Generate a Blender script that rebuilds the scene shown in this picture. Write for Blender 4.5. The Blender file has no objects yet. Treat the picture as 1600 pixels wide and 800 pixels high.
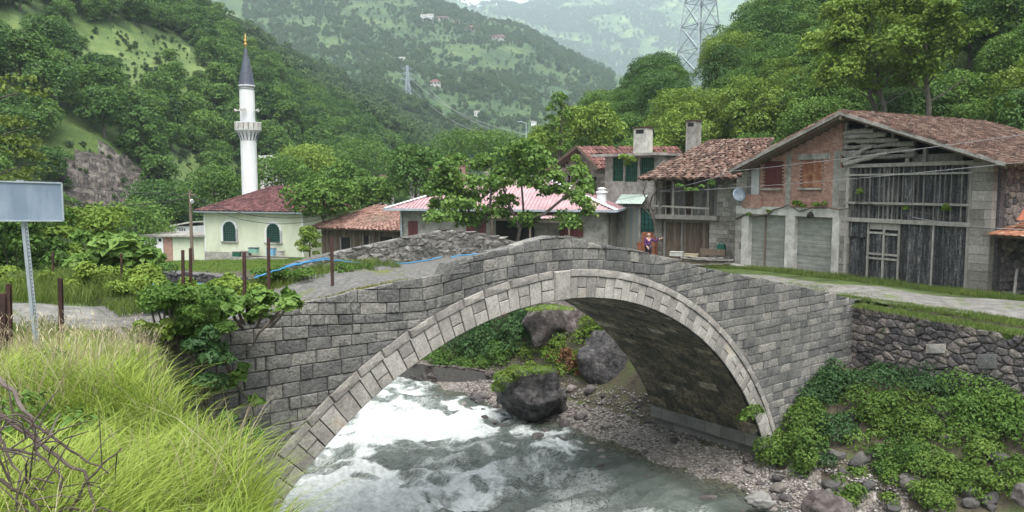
import bpy, math, random
import numpy as np
from mathutils import Vector, Matrix

# ------------------------------------------------------------------ camera, sky, sun, exposure
scene = bpy.context.scene
COL = scene.collection
CAMZ = 9.4
F = 1220.0
PITCH = math.radians(5.27)
cam_data = bpy.data.cameras.new("camera")
cam_data.sensor_width = 36.0
cam_data.lens = 36.0 * F / 1600.0
cam_data.clip_start = 0.1
cam_data.clip_end = 20000.0
cam = bpy.data.objects.new("camera", cam_data)
cam.location = (0, 0, CAMZ)
cam.rotation_euler = (math.pi / 2 - PITCH, 0, 0)
COL.objects.link(cam)
scene.camera = cam

SUN_EL, SUN_ROT = math.radians(66), math.radians(165)
world = bpy.data.worlds.new("World")
scene.world = world
world.use_nodes = True
wn = world.node_tree.nodes
wl = world.node_tree.links
wn.clear()
w_out = wn.new("ShaderNodeOutputWorld")
w_bg = wn.new("ShaderNodeBackground")
w_sky = wn.new("ShaderNodeTexSky")
w_sky.sky_type = 'NISHITA'
w_sky.sun_disc = False
w_sky.sun_elevation = SUN_EL
w_sky.sun_rotation = SUN_ROT
w_sky.dust_density = 4.0
w_sky.air_density = 1.0
w_hsv = wn.new("ShaderNodeHueSaturation")          # a closed cloud layer: the sky's blue is mostly gone
w_hsv.inputs['Saturation'].default_value = 0.22
w_bg.inputs['Strength'].default_value = 0.15
wl.new(w_sky.outputs[0], w_hsv.inputs['Color'])
wl.new(w_hsv.outputs[0], w_bg.inputs['Color'])
wl.new(w_bg.outputs[0], w_out.inputs[0])

sun_d = bpy.data.lights.new("sun", 'SUN')
sun_d.energy = 1.5
sun_d.angle = math.radians(45)
sun_d.color = (1.0, 0.96, 0.9)
sun = bpy.data.objects.new("sun", sun_d)
# direction towards the sun: Nishita rotation is measured from +Y clockwise
sd = Vector((math.sin(SUN_ROT) * math.cos(SUN_EL), math.cos(SUN_ROT) * math.cos(SUN_EL), math.sin(SUN_EL)))
sun.rotation_euler = sd.to_track_quat('Z', 'Y').to_euler()
sun.location = sd * 200
COL.objects.link(sun)

scene.view_settings.view_transform = 'Standard'
scene.view_settings.look = 'None'
scene.view_settings.gamma = 1.0
scene.view_settings.exposure = 1.5
scene.render.engine = 'CYCLES'
scene.cycles.max_bounces = 6
scene.cycles.diffuse_bounces = 3
scene.cycles.glossy_bounces = 2
scene.cycles.transmission_bounces = 3
scene.cycles.transparent_max_bounces = 8
scene.cycles.volume_bounces = 1
scene.cycles.use_denoising = True
scene.cycles.caustics_reflective = False
scene.cycles.caustics_refractive = False

RNG = random.Random(7)
NP = np.random.default_rng(7)
R_ = RNG.uniform

# ------------------------------------------------------------------ surveying: lens geometry -> metres
CP, SP = math.cos(PITCH), math.sin(PITCH)
def ray(px, py):
    u, v = (px - 800) / F, (400 - py) / F
    return (u, CP + v * SP, v * CP - SP)
def at(px, py, Y):
    r = ray(px, py); t = Y / r[1]
    return (r[0] * t, Y, CAMZ + r[2] * t)
def onz(px, py, z):
    r = ray(px, py); t = (z - CAMZ) / r[2]
    return (r[0] * t, r[1] * t, z)
def proj(x, y, z):
    z = z - CAMZ
    yc = y * CP - z * SP; zc = z * CP + y * SP
    return 800 + F * x / yc, 400 - F * zc / yc

# bridge frame: s along the near face (to the right, away), w back through the bridge
A_ = 0.895018
DX, DY = math.sin(A_), math.cos(A_)
CX, CY = 1.2653, 19.1833
ZC, RI = CAMZ - 12.6539, 9.8023
BW = 4.6
def sw(x, y):
    rx, ry = x - CX, y - CY
    return rx * DX + ry * DY, -rx * DY + ry * DX
def xy(s, w):
    return CX + s * DX - w * DY, CY + s * DY + w * DX
def onface(px, py, w=0.0):
    r = ray(px, py)
    ox, oy = xy(0, w)
    den = -r[0] * DY + r[1] * DX
    t = (-ox * DY + oy * DX) / den
    x, y = r[0] * t, r[1] * t
    return (x - ox) * DX + (y - oy) * DY, CAMZ + r[2] * t

# ------------------------------------------------------------------ noise
_P = NP.random((256, 256)).astype(np.float64)
def vnoise(x, y):
    x = np.asarray(x, float); y = np.asarray(y, float)
    xi = np.floor(x).astype(int); yi = np.floor(y).astype(int)
    fx = x - xi; fy = y - yi
    fx = fx * fx * (3 - 2 * fx); fy = fy * fy * (3 - 2 * fy)
    a = _P[xi & 255, yi & 255]; b = _P[(xi + 1) & 255, yi & 255]
    c = _P[xi & 255, (yi + 1) & 255]; d = _P[(xi + 1) & 255, (yi + 1) & 255]
    return (a * (1 - fx) + b * fx) * (1 - fy) + (c * (1 - fx) + d * fx) * fy
def fbm(x, y, o=4):
    s = 0; a = .5; n = 0
    for k in range(o):
        s = s + a * vnoise(x * 2 ** k + 17.3 * k, y * 2 ** k + 5.1 * k); n += a; a *= .5
    return s / n
def sstep(a, b, x):
    t = np.clip((np.asarray(x, float) - a) / (b - a), 0, 1)
    return t * t * (3 - 2 * t)

# ------------------------------------------------------------------ object helpers
def tag(o, label=None, cat=None, group=None, kind=None):
    if label: o['label'] = label
    if cat: o['category'] = cat
    if group: o['group'] = group
    if kind: o['kind'] = kind
    return o
def thing(name, label, cat, loc=(0, 0, 0), rz=0.0, group=None, scale=1.0):
    o = bpy.data.objects.new(name, None)
    COL.objects.link(o)
    o.location = loc; o.rotation_euler = (0, 0, rz); o.scale = (scale,) * 3
    o.empty_display_size = .3
    return tag(o, label, cat, group)
def copy_tree(o, parent=None, **kw):
    c = o.copy(); COL.objects.link(c)
    if parent is not None: c.parent = parent
    for ch in [q for q in KIDS.get(o.name, [])]:
        k = copy_tree(ch, c)
        KIDS.setdefault(c.name, []).append(k)
    return c
KIDS = {}
class MB:
    """collects shapes and links them as one mesh"""
    def __init__(self): self.v = []; self.f = []; self.t = []; self.n = 0
    def add(self, vs, fs, tint=None):
        b = self.n
        self.v.extend(vs); self.n += len(vs)
        if tint is None: tint = RNG.random()
        for f in fs:
            self.f.append(tuple(i + b for i in f)); self.t.append(tint)
    def box(self, x0, x1, y0, y1, z0, z1, tint=None, rot=None, org=None):
        vs = [(x, y, z) for z in (z0, z1) for y in (y0, y1) for x in (x0, x1)]
        if rot is not None:
            M_ = rot; o = Vector(org or ((x0 + x1) / 2, (y0 + y1) / 2, (z0 + z1) / 2))
            vs = [tuple(M_ @ (Vector(p) - o) + o) for p in vs]
        self.add(vs, [(0, 2, 3, 1), (4, 5, 7, 6), (0, 1, 5, 4), (2, 6, 7, 3), (0, 4, 6, 2), (1, 3, 7, 5)], tint)
        return self
    def beam(self, a, b, wd, hg, tint=None, up=(0, 0, 1)):
        a = Vector(a); b = Vector(b); d = (b - a).normalized()
        u = Vector(up); s = d.cross(u)
        if s.length < 1e-4: s = d.cross(Vector((0, 1, 0)))
        s.normalize(); u = s.cross(d).normalized()
        s *= wd / 2; u *= hg / 2
        vs = [tuple(p + i * s + j * u) for p in (a, b) for i in (-1, 1) for j in (-1, 1)]
        self.add(vs, [(0, 1, 3, 2), (4, 6, 7, 5), (0, 4, 5, 1), (2, 3, 7, 6), (0, 2, 6, 4), (1, 5, 7, 3)], tint)
        return self
    def tube(self, pts, rad, n=6, tint=None, cap=True):
        pts = [Vector(p) for p in pts]
        if not isinstance(rad, (list, tuple)): rad = [rad] * len(pts)
        vs = []; fs = []
        ref = Vector((0.13, 0.31, 0.94))
        for i, p in enumerate(pts):
            d = (pts[min(i + 1, len(pts) - 1)] - pts[max(i - 1, 0)])
            if d.length < 1e-9: d = Vector((0, 0, 1))
            d.normalize()
            s = d.cross(ref)
            if s.length < .15: s = d.cross(Vector((1, 0, 0)))
            s.normalize(); u = s.cross(d)
            for k in range(n):
                a = 2 * math.pi * k / n
                vs.append(tuple(p + rad[i] * (math.cos(a) * s + math.sin(a) * u)))
        for i in range(len(pts) - 1):
            for k in range(n):
                k2 = (k + 1) % n
                fs.append((i * n + k, i * n + k2, (i + 1) * n + k2, (i + 1) * n + k))
        if cap:
            fs.append(tuple(range(n))[::-1]); fs.append(tuple((len(pts) - 1) * n + k for k in range(n)))
        self.add(vs, fs, tint); return self
    def lathe(self, prof, n=16, cx=0, cy=0, tint=None):
        vs = []; fs = []
        for r, z in prof:
            for k in range(n):
                a = 2 * math.pi * k / n
                vs.append((cx + r * math.cos(a), cy + r * math.sin(a), z))
        for i in range(len(prof) - 1):
            for k in range(n):
                k2 = (k + 1) % n
                fs.append((i * n + k, i * n + k2, (i + 1) * n + k2, (i + 1) * n + k))
        fs.append(tuple(range(n))[::-1]); fs.append(tuple((len(prof) - 1) * n + k for k in range(n)))
        self.add(vs, fs, tint); return self
    def poly(self, pts, tint=None):
        self.add(list(pts), [tuple(range(len(pts)))], tint); return self
    def prism(self, pts, off, tint=None):
        n = len(pts); o = Vector(off)
        vs = list(map(tuple, pts)) + [tuple(Vector(p) + o) for p in pts]
        fs = [tuple(range(n))[::-1], tuple(range(n, 2 * n))] + [(i, (i + 1) % n, n + (i + 1) % n, n + i) for i in range(n)]
        self.add(vs, fs, tint); return self
    def build(self, name, material, parent=None, smooth=False):
        return mesh_obj(name, self.v, self.f, material, parent, tint=self.t, smooth=smooth)
def mesh_obj(name, verts, faces, material, parent=None, tint=None, smooth=False):
    me = bpy.data.meshes.new(name)
    if isinstance(verts, np.ndarray) and isinstance(faces, np.ndarray):
        nv, nf, k = len(verts), len(faces), faces.shape[1]
        me.vertices.add(nv); me.vertices.foreach_set('co', verts.astype(np.float32).ravel())
        me.loops.add(nf * k); me.loops.foreach_set('vertex_index', faces.astype(np.int32).ravel())
        me.polygons.add(nf); me.polygons.foreach_set('loop_start', (np.arange(nf) * k).astype(np.int32))
        me.update(calc_edges=True)
    else:
        me.from_pydata([tuple(v) for v in verts], [], faces)
    if tint is not None and len(tint):
        at_ = me.attributes.new('tint', 'FLOAT', 'FACE')
        at_.data.foreach_set('value', np.asarray(tint, np.float32))
    if smooth: me.polygons.foreach_set('use_smooth', [True] * len(me.polygons))
    me.materials.append(material)
    o = bpy.data.objects.new(name, me); COL.objects.link(o)
    if parent is not None:
        o.parent = parent
        KIDS.setdefault(parent.name, []).append(o)
    return o

# ------------------------------------------------------------------ materials
MATS = {}
def M(name, cols, rough=.9, ns=2.0, det=6, bump=.3, bs=25, tint=.5, stretch=(1, 1, 1), spec=.3,
      stain=None, stain_scale=.7, stain_amt=.5, stain_stretch=(1, 1, .25), metal=0, transl=0, orand=0, bstretch=None, bdist=.02, moss=None, speck=None):
    """cols: list of (pos, rgb) ramp; tint: how much of the ramp position comes from the piece's own tint"""
    if name in MATS: return MATS[name]
    m = bpy.data.materials.new(name); m.use_nodes = True
    N = m.node_tree.nodes; L = m.node_tree.links
    bs_ = N['Principled BSDF']; out = N['Material Output']
    tc = N.new('ShaderNodeTexCoord')
    def noise(scale, detail, st, off=0):
        mp = N.new('ShaderNodeMapping'); mp.inputs['Scale'].default_value = st
        mp.inputs['Location'].default_value = (off, off * .7, off * .3)
        L.new(tc.outputs['Object'], mp.inputs[0])
        n = N.new('ShaderNodeTexNoise'); n.inputs['Scale'].default_value = scale
        n.inputs['Detail'].default_value = detail; n.inputs['Roughness'].default_value = .62
        L.new(mp.outputs[0], n.inputs['Vector'])
        return n.outputs['Fac']
    n1 = noise(ns, det, stretch)
    cr = N.new('ShaderNodeMapRange'); cr.inputs['From Min'].default_value = .3; cr.inputs['From Max'].default_value = .7
    L.new(n1, cr.inputs['Value'])
    fac = cr.outputs[0]
    def math_(op, a, b):
        q = N.new('ShaderNodeMath'); q.operation = op
        for i, v in enumerate((a, b)):
            if isinstance(v, (int, float)): q.inputs[i].default_value = v
            else: L.new(v, q.inputs[i])
        return q.outputs[0]
    if tint > 0:
        att = N.new('ShaderNodeAttribute'); att.attribute_name = 'tint'
        fac = math_('ADD', math_('MULTIPLY', fac, 1 - tint), math_('MULTIPLY', att.outputs['Fac'], tint))
    if orand > 0:
        oi = N.new('ShaderNodeObjectInfo')
        fac = math_('ADD', math_('MULTIPLY', fac, 1 - orand), math_('MULTIPLY', oi.outputs['Random'], orand))
    ramp = N.new('ShaderNodeValToRGB')
    el = ramp.color_ramp.elements
    while len(el) > 1: el.remove(el[-1])
    for i, (p, c) in enumerate(cols):
        e = el[0] if i == 0 else el.new(p)
        e.position = p; e.color = (*c, 1)
    L.new(fac, ramp.inputs[0])
    colr = ramp.outputs[0]
    def mix(colA, colB, f):
        mx = N.new('ShaderNodeMix'); mx.data_type = 'RGBA'
        if isinstance(f, (int, float)): mx.inputs[0].default_value = f
        else: L.new(f, mx.inputs[0])
        L.new(colA, mx.inputs[6])
        if isinstance(colB, tuple): mx.inputs[7].default_value = (*colB, 1)
        else: L.new(colB, mx.inputs[7])
        return mx.outputs[2]
    if stain:
        n2 = noise(stain_scale, 5, stain_stretch, 3.3)
        r2 = N.new('ShaderNodeMapRange'); r2.inputs['From Min'].default_value = .48; r2.inputs['From Max'].default_value = .68
        r2.inputs['To Max'].default_value = stain_amt
        L.new(n2, r2.inputs['Value'])
        colr = mix(colr, stain, r2.outputs[0])
    if moss:
        n3 = noise(moss[1], 6, (1, 1, 1), 9.1)
        r3 = N.new('ShaderNodeMapRange'); r3.inputs['From Min'].default_value = moss[2]; r3.inputs['From Max'].default_value = moss[2] + .08
        L.new(n3, r3.inputs['Value'])
        colr = mix(colr, moss[0], r3.outputs[0])
    if speck:      # (scale, darkest factor, brightest factor): grain of the surface
        n5 = noise(speck[0], 6, (1, 1, 1), 2.2)
        r5 = N.new('ShaderNodeMapRange'); r5.inputs['From Min'].default_value = .36; r5.inputs['From Max'].default_value = .64
        r5.inputs['To Min'].default_value = speck[1]; r5.inputs['To Max'].default_value = speck[2]
        L.new(n5, r5.inputs['Value'])
        mv = N.new('ShaderNodeVectorMath'); mv.operation = 'SCALE'; L.new(colr, mv.inputs[0]); L.new(r5.outputs[0], mv.inputs['Scale']); colr = mv.outputs[0]
    L.new(colr, bs_.inputs['Base Color'])
    bs_.inputs['Roughness'].default_value = rough
    bs_.inputs['Metallic'].default_value = metal
    bs_.inputs['Specular IOR Level'].default_value = spec
    if bump > 0:
        n4 = noise(bs, 8, bstretch or stretch, 5.5)
        b = N.new('ShaderNodeBump'); b.inputs['Strength'].default_value = bump; b.inputs['Distance'].default_value = bdist
        L.new(n4, b.inputs['Height']); L.new(b.outputs[0], bs_.inputs['Normal'])
    if transl > 0:
        tr = N.new('ShaderNodeBsdfTranslucent'); L.new(colr, tr.inputs[0])
        ms = N.new('ShaderNodeMixShader'); ms.inputs[0].default_value = transl
        L.new(bs_.outputs[0], ms.inputs[1]); L.new(tr.outputs[0], ms.inputs[2])
        L.new(ms.outputs[0], out.inputs[0])
    MATS[name] = m
    return m

def g(v, w=0): return (v + w, v, v - w)
m_block = M('hewn_stone', [(0, (.1, .1, .098)), (.3, (.15, .148, .142)), (.65, (.2, .194, .18)), (1, (.3, .285, .25))],
            ns=4, bump=1.0, bs=22, tint=.78, speck=(15, .68, 1.32), stain=(.06, .061, .062), stain_scale=.55, stain_amt=.6, moss=((.26, .25, .215), .8, .67), stain_stretch=(1.2, 1.2, .5), bdist=.05)
m_mortar = M('mortar', [(0, (.055, .053, .05)), (1, (.13, .126, .118))], ns=6, bump=.5, bs=30)
m_vous = M('pale_ashlar', [(0, (.17, .158, .143)), (.4, (.29, .273, .248)), (.8, (.41, .388, .35)), (1, (.42, .32, .235))],
           ns=3, bump=.5, bs=30, tint=.6, stain=(.17, .16, .15), stain_scale=1.6, stain_amt=.7, speck=(20, .75, 1.2))
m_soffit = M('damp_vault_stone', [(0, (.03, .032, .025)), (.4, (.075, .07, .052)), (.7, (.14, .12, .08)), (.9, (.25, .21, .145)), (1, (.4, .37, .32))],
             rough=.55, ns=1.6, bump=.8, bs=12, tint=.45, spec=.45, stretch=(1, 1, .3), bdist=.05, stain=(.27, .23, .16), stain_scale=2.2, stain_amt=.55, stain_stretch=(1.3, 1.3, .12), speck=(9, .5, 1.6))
m_plinth = M('plinth_stone', [(0, (.1, .1, .09)), (1, (.22, .215, .2))], ns=3, bump=.6, bs=12)
m_rubble = M('rubble_stone', [(0, (.05, .047, .05)), (.3, (.105, .092, .094)), (.6, (.17, .148, .142)), (.88, (.24, .21, .18)), (1, (.36, .32, .26))],
             ns=4, bump=1, bs=14, speck=(12, .5, 1.5), tint=.75, bdist=.05, moss=((.05, .07, .025), 1.3, .62))
m_rubble_pale = M('pale_rubble', [(0, (.07, .067, .062)), (.5, (.14, .133, .124)), (1, (.24, .228, .21))],
             ns=4, bump=1, bs=12, tint=.6, bdist=.05, moss=((.09, .1, .05), 1.1, .6), speck=(10, .5, 1.45))
m_deck = M('bridge_gravel', [(0, (.065, .064, .06)), (.6, (.125, .121, .113)), (1, (.2, .192, .178))], ns=9, tint=0, bump=.6, bs=60, speck=(40, .7, 1.3), moss=((.1, .12, .03), .9, .58))
m_road = M('road_gravel', [(0, (.09, .087, .075)), (.5, (.155, .15, .138)), (1, (.235, .228, .21))], ns=3, tint=0, bump=.6, bs=50, speck=(30, .7, 1.3), moss=((.09, .12, .03), .8, .56))
m_ground = M('meadow_ground', [(0, (.03, .034, .014)), (.35, (.045, .065, .018)), (.7, (.065, .1, .022)), (1, (.1, .13, .04))], ns=.8, tint=0, bump=.6, bs=9, bdist=.1)
m_bank = M('bank_earth', [(0, (.035, .03, .022)), (.5, (.07, .06, .04)), (1, (.06, .085, .025))], ns=1.2, tint=0, bump=.8, bs=8, bdist=.1)
m_bed = M('river_gravel', [(0, (.07, .06, .05)), (.5, (.17, .15, .13)), (1, (.32, .3, .28))], ns=7, tint=0, bump=1, bs=14, bdist=.06, speck=(14, .5, 1.5))
# ------------------------------------------------------------------ terrain
def poly_dist(x, y, pts):
    """signed distance to an open polyline, positive on its left side"""
    best = np.full(np.shape(x), 1e9); sg = np.ones(np.shape(x)); 
    for (ax, ay), (bx, by) in zip(pts[:-1], pts[1:]):
        ex, ey = bx - ax, by - ay; l2 = ex * ex + ey * ey
        t = np.clip(((x - ax) * ex + (y - ay) * ey) / l2, 0, 1)
        d = np.hypot(x - ax - t * ex, y - ay - t * ey)
        c = ex * (y - ay) - ey * (x - ax)
        m = d < best - 1e-9
        sg = np.where(m, np.sign(c), sg); best = np.where(m, d, best)
    return best * sg
def ridge(x, y, pts, slope):
    """height of a mountain ridge: crest polyline with heights, falling off sideways"""
    h = np.full(np.shape(x), -1e9)
    for (ax, ay, az), (bx, by, bz) in zip(pts[:-1], pts[1:]):
        ex, ey = bx - ax, by - ay; l2 = ex * ex + ey * ey
        t = np.clip(((x - ax) * ex + (y - ay) * ey) / l2, 0, 1)
        d = np.hypot(x - ax - t * ex, y - ay - t * ey)
        h = np.maximum(h, az + t * (bz - az) - slope * d)
    return h
FOOT_L = [(-200, -60), (-62, 30), (-56, 75), (-46, 100), (-33, 140), (-15, 200), (2, 300), (18, 400), (60, 520)]
FOOT_R = [(70, -40), (52, 12), (34, 34), (23, 48), (12, 64), (0, 85), (-6, 110), (-3, 150), (22, 220), (90, 300), (300, 420)]
L2_CREST = [(300, 900, 0), (200, 950, 40), (110, 1000, 98), (0, 1080, 150), (-96, 1150, 202), (-180, 1200, 262), (-300, 1300, 370), (-800, 1500, 560)]
L3_CREST = [(-2500, 3100, 800), (-900, 3000, 745), (-300, 3000, 712), (0, 3050, 712), (300, 3100, 712), (900, 3000, 728), (1400, 3000, 800), (3000, 2800, 900)]
L3_SPUR = [(1500, 1900, 560), (750, 1850, 400), (330, 1900, 215), (120, 2000, 100)]
L3_SPUR2 = [(-700, 3000, 640), (-150, 2500, 430), (60, 2100, 180)]
def bendw(w):
    return 9.0 * sstep(17, 33, w) + .15 * np.maximum(w - 33, 0)
def terrain(x, y):
    x = np.asarray(x, float); y = np.asarray(y, float)
    s, w = sw(x, y)
    sc = -1.5 - bendw(w)
    X = s - sc
    s = s + bendw(w)
    bump_ = (fbm(x * .5, y * .5) - .5)
    zl = 6.85 + .2 * sstep(-9.3, -11.3, s) * sstep(7, 4.6, w) + .75 * sstep(-2.5, -9, w) + .35 * bump_ - .05 * np.maximum(w - 12, 0) * (w > 12)
    zt = 5.12 - .05 * np.clip(w - 8, 0, 60) + .12 * bump_
    bed = -.7 + .5 * fbm(x * .9, y * .9)
    # left bank: sheer; right bank: gravel, slope, retaining wall
    lo_ = .2 * sstep(0, -.4, w) - 1.1 * sstep(.05, .4, w) * (w < 4.65) - .9 * sstep(-.1, -1.5, w) * (1 - sstep(-2.5, -6, w)) + .6 * sstep(-3, -6, w) + .9 * sstep(-9, -15, w) - 2.4 * sstep(4.7, 6.2, w) * (1 - sstep(12, 17, w))
    left = bed + (zl - bed) * sstep(-7.9, -9.4, X + .5 * bump_ + lo_)
    wl_ = 14.15 + .24 * np.minimum(w, 0)                       # foot of the right retaining wall
    grav = -.45 + .32 * (s - 5.6) + .3 * bump_
    grav = np.where(s > 8.3, .45 + .2 * (s - 8.3) + .3 * bump_, grav)
    slope_dn = .75 + (2.75 - .75) * sstep(8.6, 13.2, s) + .5 * bump_
    front = np.where(s < 8.6, grav, np.maximum(grav, slope_dn))
    front = np.where(s > wl_ + .75, zt, front)
    back = np.where(s < 8.8, grav, .55 + (zt - .55) * sstep(8.4, 13.6, s + .8 * bump_))
    under = np.where(s < 14.7, np.minimum(grav, 1.0), zt)
    right = np.where(w < 0, front, np.where(w < BW, under, back))
    base = np.where(X < 1, left, np.maximum(right, bed))
    base = np.where((X >= 1) & (s < 6), np.maximum(bed, grav), base)
    # farther down the valley the channel runs out into a floor
    far = sstep(75, 110, np.hypot(x, y))
    base = base * (1 - far) + 1.5 * far
    dL = poly_dist(x, y, FOOT_L)
    dR = -poly_dist(x, y, FOOT_R)
    und = fbm(x / 34, y / 34, 5) - .5
    slp = .72 - .25 * sstep(150, 420, y)
    hL = 1.5 + np.where(dL > 0, slp * dL, .3 * dL) + und * np.clip(dL * .45, 0, 26)
    # the rocky cut low on the left slope
    cut = np.exp(-((x + 60) / 16) ** 2 - ((y - 104) / 16) ** 2)
    hL = hL + cut * (5.5 + 4.5 * (fbm(x / 5, y / 5, 5) - .5)) * sstep(0, 9, dL)
    hR = 3.5 + np.where(dR > 0, .66 * dR, .5 * dR) + und * np.clip(dR * .35, 0, 14)
    hR = np.minimum(hR, 3.5 + 75 + .0 * dR)
    hL = np.minimum(hL, 150 + .1 * dL)
    hL = hL - 1.5 * np.maximum(np.hypot(x, y) - 480, 0)
    hR = hR - 1.5 * np.maximum(np.hypot(x, y) - 330, 0)
    un2 = fbm(x / 130, y / 130, 6) - .5
    un3 = fbm(x / 420 + 9, y / 420 + 4, 6) - .5
    h2 = ridge(x, y, L2_CREST, .42) + un2 * 50 * sstep(500, 700, y)
    h3 = np.maximum(np.maximum(ridge(x, y, L3_CREST, .5), ridge(x, y, L3_SPUR, .5)), ridge(x, y, L3_SPUR2, .5)) + un3 * 150 + un2 * 40
    h3 = np.where(y > 1200, h3, -50)
    out = np.maximum(base, np.maximum(hL, hR))
    return np.maximum(out, np.maximum(h2, h3))

ang = np.concatenate([np.arange(-180, -44, 4.0), np.arange(-44, 44.01, .22), np.arange(48, 180, 4.0)])
ang = np.radians(ang)
rad_ = [1.2]
while rad_[-1] < 4200: rad_.append(rad_[-1] * (1.016 if rad_[-1] < 60 else 1.02))
rad_ = np.array([0.0] + rad_)
AA, RR = np.meshgrid(ang, rad_)
TX, TY = RR * np.sin(AA), RR * np.cos(AA)
TZ = terrain(TX, TY)
NA = len(ang); NR = len(rad_)
TV = np.stack([TX, TY, TZ], -1).reshape(-1, 3)
ii, jj = np.meshgrid(np.arange(NR - 1), np.arange(NA), indexing='ij')
j2 = (jj + 1) % NA
TF = np.stack([ii * NA + jj, ii * NA + j2, (ii + 1) * NA + j2, (ii + 1) * NA + jj], -1).reshape(-1, 4)
fc = TV[TF].mean(1)
dLf = poly_dist(fc[:, 0], fc[:, 1], FOOT_L); dRf = -poly_dist(fc[:, 0], fc[:, 1], FOOT_R)
dist = np.hypot(fc[:, 0], fc[:, 1])
sF, wF = sw(fc[:, 0], fc[:, 1])
XF = sF + 1.5 + bendw(wF); sF = sF + bendw(wF)
zone = np.zeros(len(fc), int)                                  # 0 ground
zone[(dLf > 0) & (dist < 640)] = 1
zone[(dRf > 0) & (dist < 640)] = 2
zone[dist >= 560] = 3
zone[(dist >= 1350)] = 4
zone[(XF > -9.3) & (sF < 8.6) & (dist < 100) & ((XF > -4) | (fc[:, 2] < 4.2))] = 5
zone[(XF > -9.3) & (sF >= 8.6) & (sF < 14.6) & (dist < 60) & (zone == 0)] = 6
def sub_mesh(name, mask, mat, smooth=True):
    fs = TF[mask]; u, inv = np.unique(fs.ravel(), return_inverse=True)
    o = mesh_obj(name, TV[u], inv.reshape(-1, 4), mat, smooth=smooth)
    tag(o, kind='structure'); return o

# meadows on the left slope, by the look of the clearings in the wood
def in_poly(px, py, poly):
    px = np.asarray(px, float); py = np.asarray(py, float); c = np.zeros(px.shape, bool)
    n = len(poly)
    for i in range(n):
        x1, y1 = poly[i]; x2, y2 = poly[(i + 1) % n]
        k = ((y1 > py) != (y2 > py)) & (px < (x2 - x1) * (py - y1) / (y2 - y1 + 1e-12) + x1)
        c ^= k
    return c
MEADOWS = [[(155, 40), (215, 45), (290, 70), (330, 95), (320, 130), (250, 120), (215, 150), (170, 150), (150, 100), (85, 110), (90, 70)],
           [(-5, 28), (30, 30), (60, 55), (40, 75), (-5, 65)], [(-20, 60), (70, 80), (30, 50)],
           [(245, 265), (300, 240), (330, 262), (300, 285), (255, 280)], [(355, 265), (385, 272), (380, 300), (362, 290)]]
CUT = [(85, 300), (90, 255), (130, 232), (180, 236), (225, 262), (238, 290), (215, 330), (130, 345), (90, 330)]

def hill_material(name, stops, far=0):
    m = M(name, stops, ns=.022 if far else .06, det=8, tint=0, bump=1.0, bs=.12 if far else .8, bdist=6 if far else .8)
    return m
m_hillL = hill_material('wooded_slope', [(0, (.02, .04, .012)), (.45, (.045, .08, .02)), (.75, (.09, .14, .035)), (1, (.14, .2, .05))])
m_hillR = hill_material('bushy_slope', [(0, (.03, .05, .015)), (.5, (.05, .09, .02)), (1, (.09, .13, .03))])
m_hill2 = hill_material('terraced_hill', [(0, (.025, .055, .02)), (.4, (.04, .08, .027)), (.65, (.065, .11, .035)), (1, (.115, .155, .055))], 1)
m_hill3 = hill_material('far_mountain', [(0, (.02, .045, .018)), (.5, (.05, .09, .03)), (.7, (.1, .16, .05)), (1, (.22, .28, .1))], 1)
m_rock = M('cliff_rock', [(0, (.03, .027, .025)), (.4, (.075, .066, .06)), (.7, (.15, .13, .115)), (1, (.05, .08, .025))], ns=.8, det=9, tint=0, speck=(1.1, .5, 1.5), bump=1, bs=.9, bdist=1.0)
m_meadow = M('clearing_grass', [(0, (.05, .085, .025)), (.5, (.09, .135, .04)), (1, (.14, .18, .06))], ns=.25, tint=0, bump=.5, bs=1.5, bdist=.3)
fpx, fpy = proj(fc[:, 0], fc[:, 1], fc[:, 2])
jx = (fbm(fc[:, 0] / 6, fc[:, 1] / 6, 4) - .5) * 45; jy = (fbm(fc[:, 0] / 6 + 40, fc[:, 1] / 6, 4) - .5) * 35
meadow = np.zeros(len(fc), bool)
for P_ in MEADOWS: meadow |= in_poly(fpx + jx, fpy + jy, P_)
meadow &= (zone == 1) & (dist > 60)
cutm = in_poly(fpx + jx, fpy + jy, CUT) & (zone == 1) & (dist < 160)
sub_mesh('ground', zone == 0, m_ground)
sub_mesh('hillside', (zone == 1) & ~meadow & ~cutm, m_hillL)
sub_mesh('clearing', meadow, m_meadow)
sub_mesh('rocky_cut', cutm, m_rock)

sub_mesh('bushy_hillside', zone == 2, m_hillR)
sub_mesh('terraced_hill', zone == 3, m_hill2)
sub_mesh('mountain', zone == 4, m_hill3)
sub_mesh('riverbed', zone == 5, m_bed)
sub_mesh('riverbank', zone == 6, m_bank)

def sheet(name, fn, us, vs, mat, lift=.02, kind='structure', edge=.0):
    U, V = np.meshgrid(us, vs, indexing='ij')
    X, Y = fn(U, V)
    Z = terrain(X, Y) + lift
    n, k = U.shape
    i, j = np.meshgrid(np.arange(n - 1), np.arange(k - 1), indexing='ij')
    Fc = np.stack([i * k + j, (i + 1) * k + j, (i + 1) * k + j + 1, i * k + j + 1], -1).reshape(-1, 4)
    o = mesh_obj(name, np.stack([X, Y, Z], -1).reshape(-1, 3), Fc, mat, smooth=True)
    return tag(o, kind=kind)
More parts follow.
